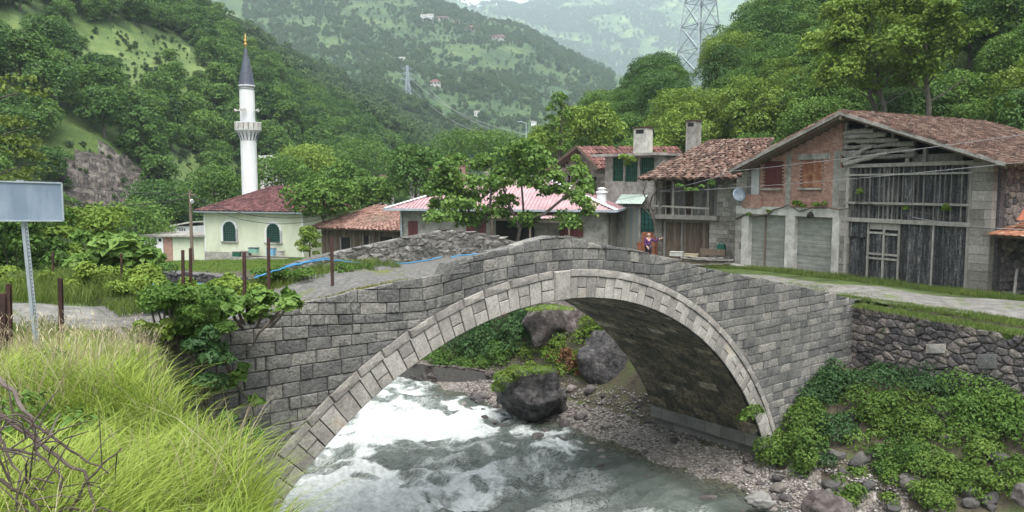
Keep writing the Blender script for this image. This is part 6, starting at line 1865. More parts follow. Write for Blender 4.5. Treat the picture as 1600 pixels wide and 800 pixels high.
def trunk_mesh(H, R, seed, n=6, thick=.035, lean=.05, sides=6):
    r = random.Random(seed); m_ = MB(); tp = (r.uniform(-lean, lean) * H, r.uniform(-lean, lean) * H)
    tr = [(tp[0] * u ** 1.5, tp[1] * u ** 1.5, H * u * .85) for u in (0, .2, .4, .6, .8, 1)]; tr[0] = (0, 0, -.6)
    m_.tube(tr, [H * thick * q for q in (1.15, .9, .72, .5, .3, .1)], sides)
    for k in range(n):
        u = .28 + .55 * k / n; p = Vector((tp[0] * u ** 1.5, tp[1] * u ** 1.5, H * u * .85)); a = k * 2.4 + r.uniform(-.5, .5)
        e = Vector((math.cos(a), math.sin(a), r.uniform(.6, 1.1))).normalized() * R * r.uniform(.6, .95)
        m_.tube([p, p + e * .5 + Vector((0, 0, -.04 * H)), p + e], [H * thick * .42 * (1.1 - u), H * thick * .26 * (1.1 - u), H * thick * .07], 5)
    return m_
def make_tree(name, H, R, nl, leaf, seed, mat, kind='round', n=18, base=.28, sides=6, thick=.03, **k):
    root = thing(name, None, 'tree')
    tk = trunk_mesh(H, R, seed, sides=sides, thick=thick).build('trunk', m_bark, root)
    V, Fc, T = leaf_cloud(crown_lobes(H, R, n, seed, base, kind), nl, leaf, seed=seed, **k)
    mesh_obj('crown', V, Fc, mat, root, tint=T); return root
def bush(name, label, lobes, n, leaf, mat, seed=1, group=None, cat='bush', stems=4, **k):
    """lobes in world coordinates; the Empty stands at the mean foot"""
    lb = np.array([l[:6] for l in lobes], float); cx, cy = lb[:, 0].mean(), lb[:, 1].mean(); zb = (lb[:, 2] - lb[:, 5]).min()
    t = thing(name, label, cat, (cx, cy, zb), 0, group)
    loc = [(l[0] - cx, l[1] - cy, l[2] - zb, *l[3:]) for l in lobes]
    V, Fc, T = leaf_cloud(loc, n, leaf, seed=seed, **k); mesh_obj('foliage', V, Fc, mat, t, tint=T)
    if stems:
        m_ = MB(); rr = random.Random(seed)
        for l in loc[:stems * 3]:
            p = Vector((l[0] * .5, l[1] * .5, 0)); q = Vector((l[0], l[1], l[2] + l[5] * .3)); md = p.lerp(q, .5) + Vector((rr.uniform(-.1, .1), rr.uniform(-.1, .1), 0)); m_.tube([p, md, q], [.03, .02, .008], 5)
        m_.build('stem', m_bark, t)
    return t
def lobe(px, py, D, rpx, rpy, deep=None):
    x, y, z = at(px, py, D); rx = rpx * D / 1220; rz = rpy * D / 1220; return (x, y, z, rx, deep or rx, rz)

# ---- trees of the right hillside (near, leafy)
def visible(x, y, z, top):
    px, py = proj(x, y, z + top); p2, q2 = proj(x, y, z); return px, py, q2
NR = [make_tree('hillside_tree', 8.5, 3.6, 11000, .19, 11, m_leaf_bright, n=26), make_tree('hillside_tree', 7.5, 3.3, 10000, .19, 12, m_leaf_mid, n=28), make_tree('hillside_tree', 9.0, 3.2, 10000, .2, 13, m_leaf_bright, kind='umbrella', n=26),
      make_tree('hillside_tree', 6.0, 3.2, 9000, .19, 14, m_leaf_mid, base=.1, n=26), make_tree('hillside_tree', 8.0, 3.5, 10000, .2, 15, m_leaf_dark, n=28)]
pts = []
r_ = random.Random(5)
for D in np.arange(40, 250, 3.6):
    u = .04
    while u < .70:
        x = u * D + r_.uniform(-1.6, 1.6); y = D + r_.uniform(-1.8, 1.8)
        u += (4.3 if D < 120 else 5.5) / D
        dR = -float(poly_dist(np.array(x), np.array(y), FOOT_R))
        if dR < 2.5: continue
        z = float(terrain(x, y)); px, pt, pb = visible(x, y, z, 8)
        if px < 840 or px > 1680 or pb < -40 or pt > 300: continue
        # keep the building row clear
        rs, rw = sw(x, y)
        if rs < 32 and rw < 26: continue
        if 1056 < px < 1118 and 60 < D < 132 and pt < 112: continue
        if 1050 < px < 1080 and 90 < D < 128 and pb < 175: continue
        pts.append((x, y, z, px, pt, D))
pts.sort(key=lambda p: p[5])
# drop those fully hidden by nearer crowns: coarse depth screen
occ = {}
keep = []
for p in pts:
    cells = [(int(p[3] // 25) + i, int((p[4] + 10) // 22)) for i in (-1, 0, 1)]
    if all(occ.get(c, 0) > 2 for c in cells): continue
    w = 3.3 / p[5] * 1220; h = 8 / p[5] * 1220
    for i in range(int((p[3] - w * .7) // 25), int((p[3] + w * .7) // 25) + 1):
        for j in range(int(p[4] // 22) + 1, int((p[4] + h * .9) // 22) + 1): occ[(i, j)] = occ.get((i, j), 0) + 1
    keep.append(p)
keep = keep[:170]
LAB_R = [('broadleaf tree in the wood right above the long tiled barn roof', 'trees above the barn roof', lambda p: p[3] > 1300), ('broadleaf tree on the steep slope between the pylon and the barn gable', 'trees between pylon and barn', lambda p: p[3] > 1110), ('tree in the thicket behind the two chimneys below the pylon', 'trees below the pylon', lambda p: True)]
def tree_label(px, pt, tone):
    """which tree of the right-hand wood, by what it stands above"""
    for x0, what in ((1520, 'above the right end of the barn roof'), (1430, 'above the middle of the barn roof'), (1320, 'above the barn ridge'), (1240, 'above the brick gable'),
                     (1160, 'above the balcony house'), (1100, 'right of the pylon'), (1050, 'under the pylon'), (990, 'behind the left chimney'), (930, 'behind the ruined house'), (0, 'at the left end of the wood')):
        if px >= x0: break
    row = 'at the top photo edge' if pt < 25 else 'high on the slope' if pt < 90 else 'halfway up the slope' if pt < 150 else 'low on the slope'
    return tone + ' tree ' + row + ' ' + what
usedk = set()
for i, p in enumerate(keep):
    bright = fbm(p[0] / 14, p[1] / 14, 3)
    k = (0 if r_.random() < .6 else 2) if bright > .5 else (1 if r_.random() < .5 else (3 if r_.random() < .5 else 4))
    if p[3] > 1330 and r_.random() < .35: k = 4
    first = k not in usedk; o = NR[k] if first else copy_tree(NR[k]); usedk.add(k)
    o.location = (p[0], p[1], p[2] - .3); o.rotation_euler = (r_.uniform(-.06, .06), r_.uniform(-.06, .06), r_.uniform(0, 6.3)); s_ = r_.uniform(.66, 1.1); o.scale = (s_ * r_.uniform(.9, 1.15), s_ * r_.uniform(.9, 1.15), s_)
    lab = tree_label(p[3], p[4], 'bright green' if k in (0, 2) else 'darker green')
    tag(o, lab, 'tree', lab)
for k in range(5):
    if k not in usedk: NR[k].location = (26, 60, float(terrain(26, 60))); tag(NR[k], 'darker green tree low on the slope right behind the barn', 'tree')

# walnut-like trees with pale bare trunks over the barn roof
for k, (px, pb, D, H, seed) in enumerate(((1452, 184, 50, 8.5, 41), (1385, 184, 53, 8.0, 42), (1372, 182, 55, 7.2, 43))):
    x, y, z = at(px, pb + 14, D)
    t = thing('walnut_tree', ('tall big-leaved tree with pale forked trunk over the barn roof, right of two others', 'big-leaved tree with slanting pale trunk over the barn ridge', 'big-leaved tree leaning left just behind the barn ridge')[k], 'tree', (x, y, z))
    m_ = MB(); fx = (-.6, -1.2, -1.6)[k]
    m_.tube([(0, 0, -2), (fx * .15, 0, H * .15), (fx * .5, .1, H * .35), (fx * .7, 0, H * .55), (fx, 0, H * .8)], [.2, .17, .13, .09, .04], 7)
    for j in range(9):
        a = j * 2.4; p = Vector((fx * (.2 + .08 * j), 0, H * (.18 + .065 * j))); e = Vector((math.cos(a) * 2.2, math.sin(a) * 1.6, 1.5)); m_.tube([p, p + e * .5 + Vector((0, 0, -.1)), p + e], [.07, .045, .015], 5)
    m_.build('trunk', M('pale_bark', [(0, (.07, .062, .05)), (1, (.16, .145, .12))], tint=0, bump=.4), t)
    lb = [(fx + R_(-3.2, 3.2), R_(-3.0, .8), H * R_(.33, 1.05), R_(.7, 1.3), R_(.7, 1.3), R_(.6, 1.05)) for _ in range(30)]
    V, Fc, T = leaf_cloud(lb, 11000, .22, seed=seed, up=.6, jit=.8, aspect=.7, shell=1.0); mesh_obj('crown', V, Fc, m_leaf_bright, t, tint=T)

# rock outcrop in the cut: broken ledges standing out of the slope
def rock_face():
    D_ = np.linspace(88, 150, 150); U_ = np.linspace(-.60, -.44, 170); U2, D2 = np.meshgrid(U_, D_, indexing='ij'); X = U2 * D2; Y = D2; Z = terrain(X, Y)
    r1 = 1 - np.abs(2 * fbm(X / 5, Y / 7 + 3, 5) - 1); r2 = fbm(X / 1.6, Y / 2.2, 4)
    led = np.floor((Z + 3 * r1) / 2.2) * 2.2 - Z - 3 * r1
    Z = Z + 1.2 + 2.6 * (r1 - .6) + 1.1 * (r2 - .5) + .5 * led
    px, py = proj(X, Y, Z); n, k = X.shape; i, j = np.meshgrid(np.arange(n - 1), np.arange(k - 1), indexing='ij')
    inside = in_poly(px + 26 * (fbm(X / 4, Y / 4) - .5) * 2, py + 20 * (fbm(X / 4 + 9, Y / 4) - .5) * 2, CUT); Z = np.where(inside, Z, Z - 6)
    Fc = np.stack([i * k + j, (i + 1) * k + j, (i + 1) * k + j + 1, i * k + j + 1], -1).reshape(-1, 4)
    o = mesh_obj('cliff', np.stack([X, Y, Z], -1).reshape(-1, 3), Fc, m_rock); tag(o, kind='structure')
rock_face()
# ---- trees of the left slope
ML = [make_tree('slope_tree', 9, 4.0, 3600, .46, 21, m_leaf_mid, n=22), make_tree('slope_tree', 10.5, 4.0, 3600, .46, 22, m_leaf_dark, n=24, kind='cone', base=.15), make_tree('slope_tree', 8.5, 4.4, 3600, .46, 23, m_leaf_mid, n=24, base=.12), make_tree('slope_tree', 9.5, 4.2, 3600, .46, 24, m_leaf_dark, n=26)]
LO = [make_tree('slope_tree', 8.5, 4.0, 800, .85, 31, m_leaf_far, n=12), make_tree('slope_tree', 9.5, 4.0, 800, .85, 32, m_leaf_far, n=10, base=.12)]
pts = []; r_ = random.Random(9)
for D in np.arange(78, 500, 4.5):
    u = -.80
    while u < .10:
        x = u * D + r_.uniform(-2.2, 2.2); y = D + r_.uniform(-2.6, 2.6); u += 4.8 / D
        dL = float(poly_dist(np.array(x), np.array(y), FOOT_L))
        if dL < 1: continue
        z = float(terrain(x, y)); px, pt, pb = visible(x, y, z, 9)
        if px < -60 or px > 880 or pb < -30: continue
        mid = (pt + pb) / 2; jx = r_.uniform(-8, 8)
        hit = any(in_poly([px + jx, px], [pb, .45 * pt + .55 * pb], P_).any() for P_ in MEADOWS)
        if hit and (r_.random() < .88 or D < 100): continue
        if in_poly([px], [mid], CUT)[0] and r_.random() < .97: continue
        if in_poly([px], [pb - 4], CUT)[0]: continue
        pts.append((x, y, z, px, pt, math.hypot(x, y), .42 if hit else 1.0))
pts.sort(key=lambda p: p[5]); nearT, farT = pts[:150], pts[150:]
usedk = set()
for i, p in enumerate(nearT):
    k = r_.choice([0, 0, 1, 2, 2, 3]); first = k not in usedk; o = ML[k] if first else copy_tree(ML[k]); usedk.add(k)
    s_ = r_.uniform(.5, .92) * p[6]; o.location = (p[0], p[1], p[2] - .5); o.rotation_euler = (0, 0, r_.uniform(0, 6.3)); o.scale = (s_ * r_.uniform(.85, 1.2), s_ * r_.uniform(.85, 1.2), s_)
    dk = k in (1, 3); nm = 'dark green' if dk else 'fresh green'
    row = ', high up' if p[4] < 60 else ', halfway up' if p[4] < 150 else ', near the foot'
    if p[3] < 180: q = ('tree on the slope left of the rocky cut', 'trees at the left of the slope')
    elif p[3] < 380: q = ('tree on the slope between the clearing and the minaret', 'trees left of the minaret')
    else: q = ('tree in the wood on the slope right of the minaret', 'trees right of the minaret')
    tag(o, nm + ' ' + q[0] + row, 'tree', q[1] + row + (', dark' if dk else ', fresh'))
for k in range(4):
    if k not in usedk: ML[k].location = (-90, 150, float(terrain(-90, 150)))
# two of the low-detail kind stand in the far wood as single trees too
for k, (px, D) in enumerate(((655, 455), (690, 440))):
    x = (px - 800) / 1220 * D; LO[k].location = (x, D, float(terrain(x, D)) - .5)
    tag(LO[k], ('tall dark poplar-like tree on the wooded ridge right of the distant pylon', 'single rounded tree at the ridge end near the distant power lines')[k], 'tree'); LO[k].scale = (.8, .8, 1.7) if k == 0 else (1, 1, 1)

def wood(name, label, P, sources, mat=None):
    """one mass of distant trees: points carrying the crowns of the trees above"""
    P = np.array(P, float); me = bpy.data.meshes.new(name); me.vertices.add(len(P)); me.vertices.foreach_set('co', P[:, :3].astype(np.float32).ravel())
    a = me.attributes.new('scl', 'FLOAT', 'POINT'); a.data.foreach_set('value', P[:, 3].astype(np.float32))
    o = bpy.data.objects.new(name, me); COL.objects.link(o); tag(o, label, 'wood', kind='stuff')
    ng = bpy.data.node_groups.new(name + '_scatter', 'GeometryNodeTree')
    ng.interface.new_socket('Geometry', in_out='INPUT', socket_type='NodeSocketGeometry'); ng.interface.new_socket('Geometry', in_out='OUTPUT', socket_type='NodeSocketGeometry')
    N = ng.nodes; L = ng.links; gi = N.new('NodeGroupInput'); go = N.new('NodeGroupOutput'); iop = N.new('GeometryNodeInstanceOnPoints'); gti = N.new('GeometryNodeGeometryToInstance')
    for s in reversed(sources):
        oi = N.new('GeometryNodeObjectInfo'); oi.inputs[0].default_value = s; oi.transform_space = 'ORIGINAL'; L.new(oi.outputs['Geometry'], gti.inputs[0])
    L.new(gi.outputs[0], iop.inputs['Points']); L.new(gti.outputs[0], iop.inputs['Instance']); iop.inputs['Pick Instance'].default_value = True
    rv = N.new('FunctionNodeRandomValue'); rv.data_type = 'INT'; rv.inputs[4].default_value = 0; rv.inputs[5].default_value = len(sources) - 1; L.new(rv.outputs[2], iop.inputs['Instance Index'])
    r2 = N.new('FunctionNodeRandomValue'); r2.data_type = 'FLOAT_VECTOR'; r2.inputs[0].default_value = (-.05, -.05, 0); r2.inputs[1].default_value = (.05, .05, 6.28); L.new(r2.outputs[0], iop.inputs['Rotation'])
    na = N.new('GeometryNodeInputNamedAttribute'); na.data_type = 'FLOAT'; na.inputs[0].default_value = 'scl'; L.new(na.outputs[0], iop.inputs['Scale']); L.new(iop.outputs[0], go.inputs[0])
    md = o.modifiers.new('scatter', 'NODES'); md.node_group = ng
    return o
def crown_of(root): return [c for c in KIDS[root.name] if c.name.startswith('crown')][0]
srcs = [crown_of(LO[0]), crown_of(LO[1])]
wood('distant_wood', 'unbroken green wood covering the ridge of the left slope', [(p[0], p[1], p[2] - .8, r_.uniform(.5, 1.0) * p[6]) for p in farT if p[5] > 260], srcs)
wood('slope_wood', 'dense green wood on the upper left slope behind the nearest trees', [(p[0], p[1], p[2] - .6, r_.uniform(.48, .92) * p[6]) for p in farT if p[5] <= 260], [crown_of(q) for q in ML])
# terraced hill and far mountain
P2 = []; n = 34000; uu = NP.uniform(-.5, .30, n); dd = np.sqrt(NP.uniform(560 ** 2, 1320 ** 2, n)); X = uu * dd; Z = terrain(X, dd)
px, py = proj(X, dd, Z); dens = fbm(X / 45 + 3, dd / 45, 4); stripes = np.sin(Z / 4.5 + 3 * fbm(X / 60, dd / 60)) 
for i in range(n):
    if not (380 < px[i] < 960 and py[i] < 245): continue
    if dens[i] + .07 * stripes[i] < .45 and NP.random() < .8: continue
    P2.append((X[i], dd[i], Z[i] - .5, .28 + .5 * NP.random() ** 1.5 + (.45 if NP.random() < .04 else 0)))
wood('terrace_trees', 'scattered trees and hazelnut bushes over the terraced middle hill', P2, srcs)
# rows of hazelnut bushes planted on the terraces
g0 = np.arange(-120, 160, 8.5); Xg, Yg = np.meshgrid(g0, np.arange(640, 1150, 8.5)); Xg = Xg.ravel() + NP.normal(0, .8, Xg.size); Yg = Yg.ravel() + NP.normal(0, .8, Yg.size); Zg = terrain(Xg, Yg); pxg, pyg = proj(Xg, Yg, Zg)
inr = in_poly(pxg, pyg, [(690, 120), (760, 110), (850, 125), (885, 170), (800, 175), (720, 165)])
P2 = [p for p in P2 if not in_poly([proj(p[0], p[1], p[2])[0]], [proj(p[0], p[1], p[2])[1]], [(690, 120), (760, 110), (850, 125), (885, 170), (800, 175), (720, 165)])[0]]
wood('hazelnut_rows', 'rows of small round hazelnut bushes on the terraced hill', [(Xg[i], Yg[i], Zg[i] - .4, .3 + .1 * NP.random()) for i in np.nonzero(inr)[0]], srcs)
# low scrub on the clearing and in the rocky cut
n = 9000; uu = NP.uniform(-.68, -.34, n); dd = NP.uniform(80, 330, n); X = uu * dd; Z = terrain(X, dd); px, py = proj(X, dd, Z); S_ = []
for i in range(n):
    im = any(in_poly([px[i]], [py[i]], P_)[0] for P_ in MEADOWS); ic = in_poly([px[i]], [py[i]], CUT)[0] and dd[i] < 150
    if (im and fbm(X[i] / 9, dd[i] / 9, 3) > .47) or (ic and NP.random() < .5): S_.append((X[i], dd[i], Z[i] + (1.0 if ic else -.2), .035 + .09 * NP.random() ** 2 + (.1 if NP.random() < .06 else 0)))
wood('low_scrub', 'low scrub and tufts dotted over the hillside clearing and rocky cut', S_, srcs)
P3 = []; n = 26000; uu = NP.uniform(-.16, .26, n); dd = np.sqrt(NP.uniform(1400 ** 2, 3100 ** 2, n)); X = uu * dd; Z = terrain(X, dd); px, py = proj(X, dd, Z); dens = fbm(X / 120 + 3, dd / 120, 4)
for i in range(n):
    if not (600 < px[i] < 1120 and py[i] < 150) or (dens[i] < .46 and NP.random() < .9): continue
    P3.append((X[i], dd[i], Z[i] - 1, .8 + 1.0 * NP.random()))
wood('mountain_wood', 'hazy wood covering the far mountain', P3, srcs)

# ---- trees and bushes near the houses and along the river
def mid_tree(label, px, pb, D, H, R, seed, mat, kind='round', nl=5000, leaf=.26, name='tree', **k):
    x, y, z = at(px, pb, D); t = make_tree(name, H, R, nl, leaf, seed, mat, kind=kind, **k); t.location = (x, y, z); tag(t, label, 'tree'); return t
mid_tree('dark rounded tree left of the maroon roofed brick house', 650, 315, 64, 4.7, 2.9, 51, m_leaf_dark, base=.05, n=24)
mid_tree('grey green willow-like tree overhanging the right corner of the mosque roof', 505, 345, 60, 3.2, 2.8, 52, m_leaf_mid, base=.05, n=20)
mid_tree('bright green rounded shrub between the mosque and the timber house', 484, 402, 52, 2.2, 1.0, 53, m_leaf_bright, base=.05, n=14, nl=2600, leaf=.14)
mid_tree('slim tall tree with sparse crown rising left of the ruined house', 872, 300, 62, 8.3, 1.35, 54, m_leaf_mid, kind='column', base=.1, n=26, nl=2300, leaf=.22)
mid_tree('green tree filling the gap between the timber house and the dark tree', 580, 330, 70, 3.0, 2.6, 55, m_leaf_mid, base=.05, n=20)
mid_tree('light green tree behind the timber house roof, right of the mosque', 535, 320, 76, 4.0, 3.0, 56, m_leaf_mid, base=.05, n=20)
mid_tree('pale green tree in front of the stone house under the right hillside', 845, 285, 72, 4.5, 2.6, 57, m_leaf_bright, base=.05, n=20)
mid_tree('dark tree right of the lamp post behind the fig trees', 800, 290, 74, 3.6, 2.6, 58, m_leaf_dark, base=.05, n=20)
mid_tree('leafy tree behind the ruined house gable', 925, 240, 70, 4.3, 3.0, 59, m_leaf_bright, base=.05, n=20)
mid_tree('broad tree at the left of the small mosque outbuilding', 215, 400, 72, 5.2, 4.0, 60, m_leaf_mid, base=.02, n=24)
mid_tree('rounded tree behind the outbuilding left of the mosque roof', 335, 325, 86, 4.6, 3.6, 61, m_leaf_mid, base=.02, n=24)
mid_tree('dense tree under the rocky cut at the valley foot', 255, 345, 90, 4.5, 4.6, 62, m_leaf_dark, base=.02, n=24)
mid_tree('light tree right of the minaret at roof height of the mosque', 440, 300, 88, 3.8, 4.2, 63, m_leaf_mid, base=.02, n=24)
mid_tree('green tree between the minaret and the willow-like tree', 480, 285, 96, 4.4, 4.4, 64, m_leaf_bright, base=.02, n=24)
mid_tree('fresh green tree above the timber house, behind the small pale house', 560, 285, 115, 6.2, 5.2, 65, m_leaf_mid, base=.02, n=26)
mid_tree('fresh green tree behind the maroon roofed brick house', 715, 255, 118, 4.8, 5.0, 66, m_leaf_mid, base=.02, n=26)
mid_tree('wide green tree on the valley floor left of the lamp post', 770, 250, 110, 3.8, 4.6, 67, m_leaf_mid, base=.02, n=26)
# fig trees before the low grey house
def fig(label, px, pb, D, trunk, lobes_px, nl, seed, leaf=.23):
    x, y, z = at(px, pb, D); t = thing('fig_tree', label, 'tree', (x, y, z)); m_ = MB(); o = Vector((x, y, z))
    for br in trunk:
        P = [Vector(at(a, b, D + c)) - o for a, b, c in br]; n = len(P); m_.tube(P, [.1 * (1 - .8 * i / n) for i in range(n)], 6)
    m_.build('trunk', m_bark, t)
    lb = [(*(Vector(at(a, b, D + c)) - o), ra * D / 1220, ra * D / 1220, rb * D / 1220) for a, b, c, ra, rb in lobes_px]
    V, Fc, T = leaf_cloud(lb, nl, leaf, seed=seed, up=.5, jit=.8, aspect=.75, shell=1.0); mesh_obj('crown', V, Fc, m_leaf_fig, t, tint=T)
rr = random.Random(3)
LBX = [(a + rr.uniform(-7, 7), b + rr.uniform(-5, 5), rr.uniform(-1.2, 1.2), rr.uniform(17, 27), rr.uniform(13, 20)) for a, b in
       ((700, 262), (720, 258), (742, 262), (762, 256), (690, 280), (712, 282), (735, 285), (758, 282), (778, 275), (700, 300), (722, 305), (745, 305), (768, 300), (690, 320), (712, 325), (738, 322), (760, 330), (685, 342), (705, 345), (725, 345), (680, 300), (748, 345), (776, 318))]
fig('left of the two fig trees in front of the low grey house', 752, 378, 40, [[(755, 392, 0), (745, 360, 0), (735, 335, .2), (720, 300, .4), (712, 270, .3)], [(745, 360, 0), (765, 330, -.3), (768, 290, -.2)], [(740, 350, 0), (705, 330, .2), (690, 310, .3)]], LBX, 6500, 71, .2)
LBX = [(a + rr.uniform(-7, 7), b + rr.uniform(-5, 5), rr.uniform(-1.2, 1.2), rr.uniform(16, 25), rr.uniform(12, 19)) for a, b in
       ((790, 244), (812, 250), (832, 250), (800, 265), (825, 270), (848, 262), (790, 285), (815, 290), (840, 285), (862, 280), (800, 312), (850, 300), (878, 296), (902, 270), (905, 285), (892, 310), (910, 320), (918, 335), (880, 340), (900, 350), (815, 352), (826, 340), (790, 338), (830, 232), (808, 236), (915, 300))]
fig('right of the two fig trees, its branches reaching before the pink roof', 818, 378, 40, [[(806, 392, 0), (812, 360, 0), (818, 330, .2), (815, 290, .4), (812, 250, .3)], [(815, 345, 0), (850, 335, -.3), (880, 310, -.2), (905, 280, 0)], [(812, 355, 0), (795, 320, .2), (785, 290, .3)], [(830, 345, 0), (870, 348, 0), (905, 345, .2)]], LBX, 6500, 72, .2)
# creepers on the ruin, on the houses
bush('creeper', 'bright green creeper hanging over the ruined house gable', [lobe(a, b, 53.5, c, d) for a, b, c, d in ((900, 250, 8, 8), (908, 262, 9, 9), (905, 280, 9, 10), (915, 270, 7, 8), (898, 292, 12, 8), (885, 300, 14, 7))], 1500, .2, m_leaf_bright, 81, cat='creeper', stems=2)
bush('creeper', 'leafy creeper hanging from the flat roof over the green barred windows', [lobe(a, b, 48.0, c, d) for a, b, c, d in ((975, 246, 8, 5), (985, 250, 9, 6), (980, 256, 5, 5))], 380, .17, m_leaf_bright, 82, cat='creeper', stems=0)
bush('creeper', 'small leafy vine under the balcony house eave', [lobe(a, b, 42.5, c, d) for a, b, c, d in ((1080, 297, 12, 4), (1112, 288, 6, 7), (1062, 290, 6, 3), (1095, 292, 6, 3))], 340, .13, m_leaf_mid, 83, cat='creeper', stems=0)
vb = [(1245, 318, 9, 5), (1255, 322, 7, 4), (1275, 320, 9, 4), (1288, 318, 5, 3), (1170, 335, 6, 4), (1200, 330, 5, 3), (1343, 300, 6, 6), (1478, 326, 6, 6), (1415, 326, 3, 4)]
V, Fc, T = leaf_cloud([(*BARN.f(a, b, -.2)[:1], -.2, BARN.f(a, b, -.2)[1], c * 36 / 1220, .15, d * 36 / 1220) for a, b, c, d in vb], 620, .14, seed=84, shell=.9)
mesh_obj('leaves', V, Fc, m_leaf_bright, VINE_PTS and VINE_MB, tint=T)
m_ = MB(); pv = []
for px, py in ((1034, 392), (1026, 370), (1022, 345), (1014, 322), (1020, 305), (1030, 296), (1045, 290)): x, z = BALC.f(px, py, -.6); pv.append((x, -.6, z))
m_.tube(pv, [.09, .08, .07, .07, .05, .035, .02], 6)
for q in (((1014, 322), (1005, 300), (1010, 285)), ((1020, 330), (1036, 318), (1040, 300)), ((1016, 335), (1002, 322), (994, 330))):
    m_.tube([(BALC.f(a, b, -.6)[0], -.6, BALC.f(a, b, -.6)[1]) for a, b in q], [.05, .035, .015], 5)
t = BALC.thing('climbing_vine', 'thick dark twisted vine trunk climbing the corner post of the balcony house', 'vine'); m_.build('trunk', m_bark, t)

# ---- left bank: bushes behind the road
def rl(n, x0, x1, y0, y1, D0, D1, r0, r1, seed):
    q = random.Random(seed); return [lobe(q.uniform(x0, x1), q.uniform(y0, y1), q.uniform(D0, D1), q.uniform(r0, r1), q.uniform(r0, r1) * .75) for _ in range(n)]
bush('hazel_bush', 'large dark green bush directly behind the road sign panel', rl(26, -30, 90, 345, 425, 25, 29, 18, 34, 1), 9000, .14, m_leaf_mid, 91)
bush('hazel_bush', 'dense bush right of the sign pole below the rocky cut', rl(24, 90, 190, 335, 420, 27, 31, 18, 32, 2), 9000, .14, m_leaf_bright, 92)
bush('fig_bush', 'big-leaved fig bush behind the thin fence post', rl(22, 120, 235, 372, 440, 22, 25, 12, 24, 3), 2600, .26, m_leaf_fig, 93, up=.8, aspect=.85)
bush('hazel_bush', 'bush with drooping twigs between the fig bush and the outbuilding', rl(16, 190, 262, 378, 430, 30, 34, 12, 22, 4), 4200, .13, m_leaf_mid, 94)
bush('weed_patch', 'tall weeds along the far road edge below the sign', rl(26, -20, 250, 425, 455, 18.5, 20.5, 12, 22, 5), 8000, .09, m_leaf_bright, 95, cat='weeds', stems=0, up=1.0)
bush('weed_patch', 'weedy bank between the two close fence posts and the bridge', rl(26, 215, 420, 438, 470, 15.5, 18.5, 12, 24, 6), 9000, .085, m_leaf_bright, 96, cat='weeds', stems=0, up=1.0)
bush('weed_patch', 'grassy weeds on the bridge ramp below the blue pipe', rl(14, 400, 480, 425, 440, 17, 18.3, 8, 16, 7) + rl(10, 520, 585, 416, 426, 18.5, 19.5, 5, 10, 8), 4200, .06, m_leaf_mid, 97, cat='weeds', stems=0, up=1.0)
tr_l = thing('elm_tree', 'slender young tree with yellow green twigs at the left photo edge above the sign', 'tree', (-19, 27, 6.2))
m_ = MB(); m_.tube([(0, 0, -1), (.3, 0, 2), (.5, .2, 4), (.2, .3, 6), (0, .3, 7.4)], [.16, .13, .1, .06, .02], 6)
for k in range(12): a = k * 2.1; p = Vector((.3, .2, 2 + k * .42)); e = Vector((math.cos(a) * 2.2, math.sin(a), .7)); m_.tube([p, p + e * .6, p + e], [.05, .03, .01], 5)
m_.build('trunk', m_bark, tr_l)
V, Fc, T = leaf_cloud([(R_(-1.8, 2.9), R_(-1.2, 1.2), R_(2.3, 7.0), R_(.4, .9), .6, R_(.18, .4)) for _ in range(34)], 3600, .13, seed=98, shell=.9, up=.6); mesh_obj('crown', V, Fc, leaf_mat('yellow_green_leaf', (.07, .1, .015), (.12, .17, .03), (.2, .25, .05)), tr_l, tint=T)
bush('weed_patch', 'low weeds hiding the outer end of the bridge wall beside the road', rl(16, 215, 262, 508, 528, 12.0, 13.4, 8, 15, 15), 5200, .055, m_leaf_bright, 99, cat='weeds', stems=0, up=1.0)
# shrub over the left end of the bridge
bush('ivy_shrub', 'bushy shrub spilling over the left end of the bridge wall', rl(40, 232, 350, 455, 525, 12.0, 13.6, 12, 25, 11), 19000, .058, m_leaf_mid, 101)
bush('fig_sapling', 'big-leaved fig sapling on the bridge edge beside the shrub', rl(22, 345, 462, 462, 496, 12.8, 14.0, 10, 20, 12), 1700, .13, m_leaf_fig, 102, up=.9, aspect=.9, shell=.8, stems=4)
bush('ivy_shrub', 'dark ivy growing down the bridge face on the left', rl(16, 290, 350, 525, 620, 11.6, 12.8, 12, 24, 13), 2600, .1, m_leaf_nettle, 103)
f3b = lambda px, py, o=.25: (lambda s_, z_: (*xy(s_, -o), z_))(*onface(px, py, -o))
def hang(label, stems_px, lobes_px, n, seed, leaf=.16):
    t = thing('hanging_branch', label, 'branch'); m_ = MB()
    for st in stems_px: P = [f3b(a, b) for a, b in st]; m_.tube(P, [.035 * (1 - .75 * i / len(P)) for i in range(len(P))], 6)
    m_.build('stem', m_bark, t); V, Fc, T = leaf_cloud([(*f3b(a, b, .35), c * 13.5 / 1220, c * 13.5 / 1220, d * 13.5 / 1220) for a, b, c, d in lobes_px], n, leaf, seed=seed, up=.5, aspect=.85, shell=.9); mesh_obj('leaves', V, Fc, m_leaf_fig, t, tint=T)
hang('bare curved fig branch arching down over the stone blocks below the sapling', [[(437, 490), (420, 505), (405, 520), (395, 540), (378, 552), (358, 558)]], [(372, 588, 14, 9), (358, 600, 12, 9), (380, 575, 10, 7)], 90, 104)
hang('thin drooping fig branch with leaf tufts lowest on the bridge face', [[(352, 560), (360, 585), (375, 610), (392, 628), (402, 632)]], [(402, 628, 12, 6), (392, 622, 8, 5), (362, 592, 12, 8)], 80, 105, .13)
bush('ivy_shrub', 'white-flowering weeds where the bank grass meets the bridge foot', rl(14, 335, 395, 650, 720, 10.5, 12, 10, 18, 14), 2200, .06, m_leaf_nettle, 106, stems=0)
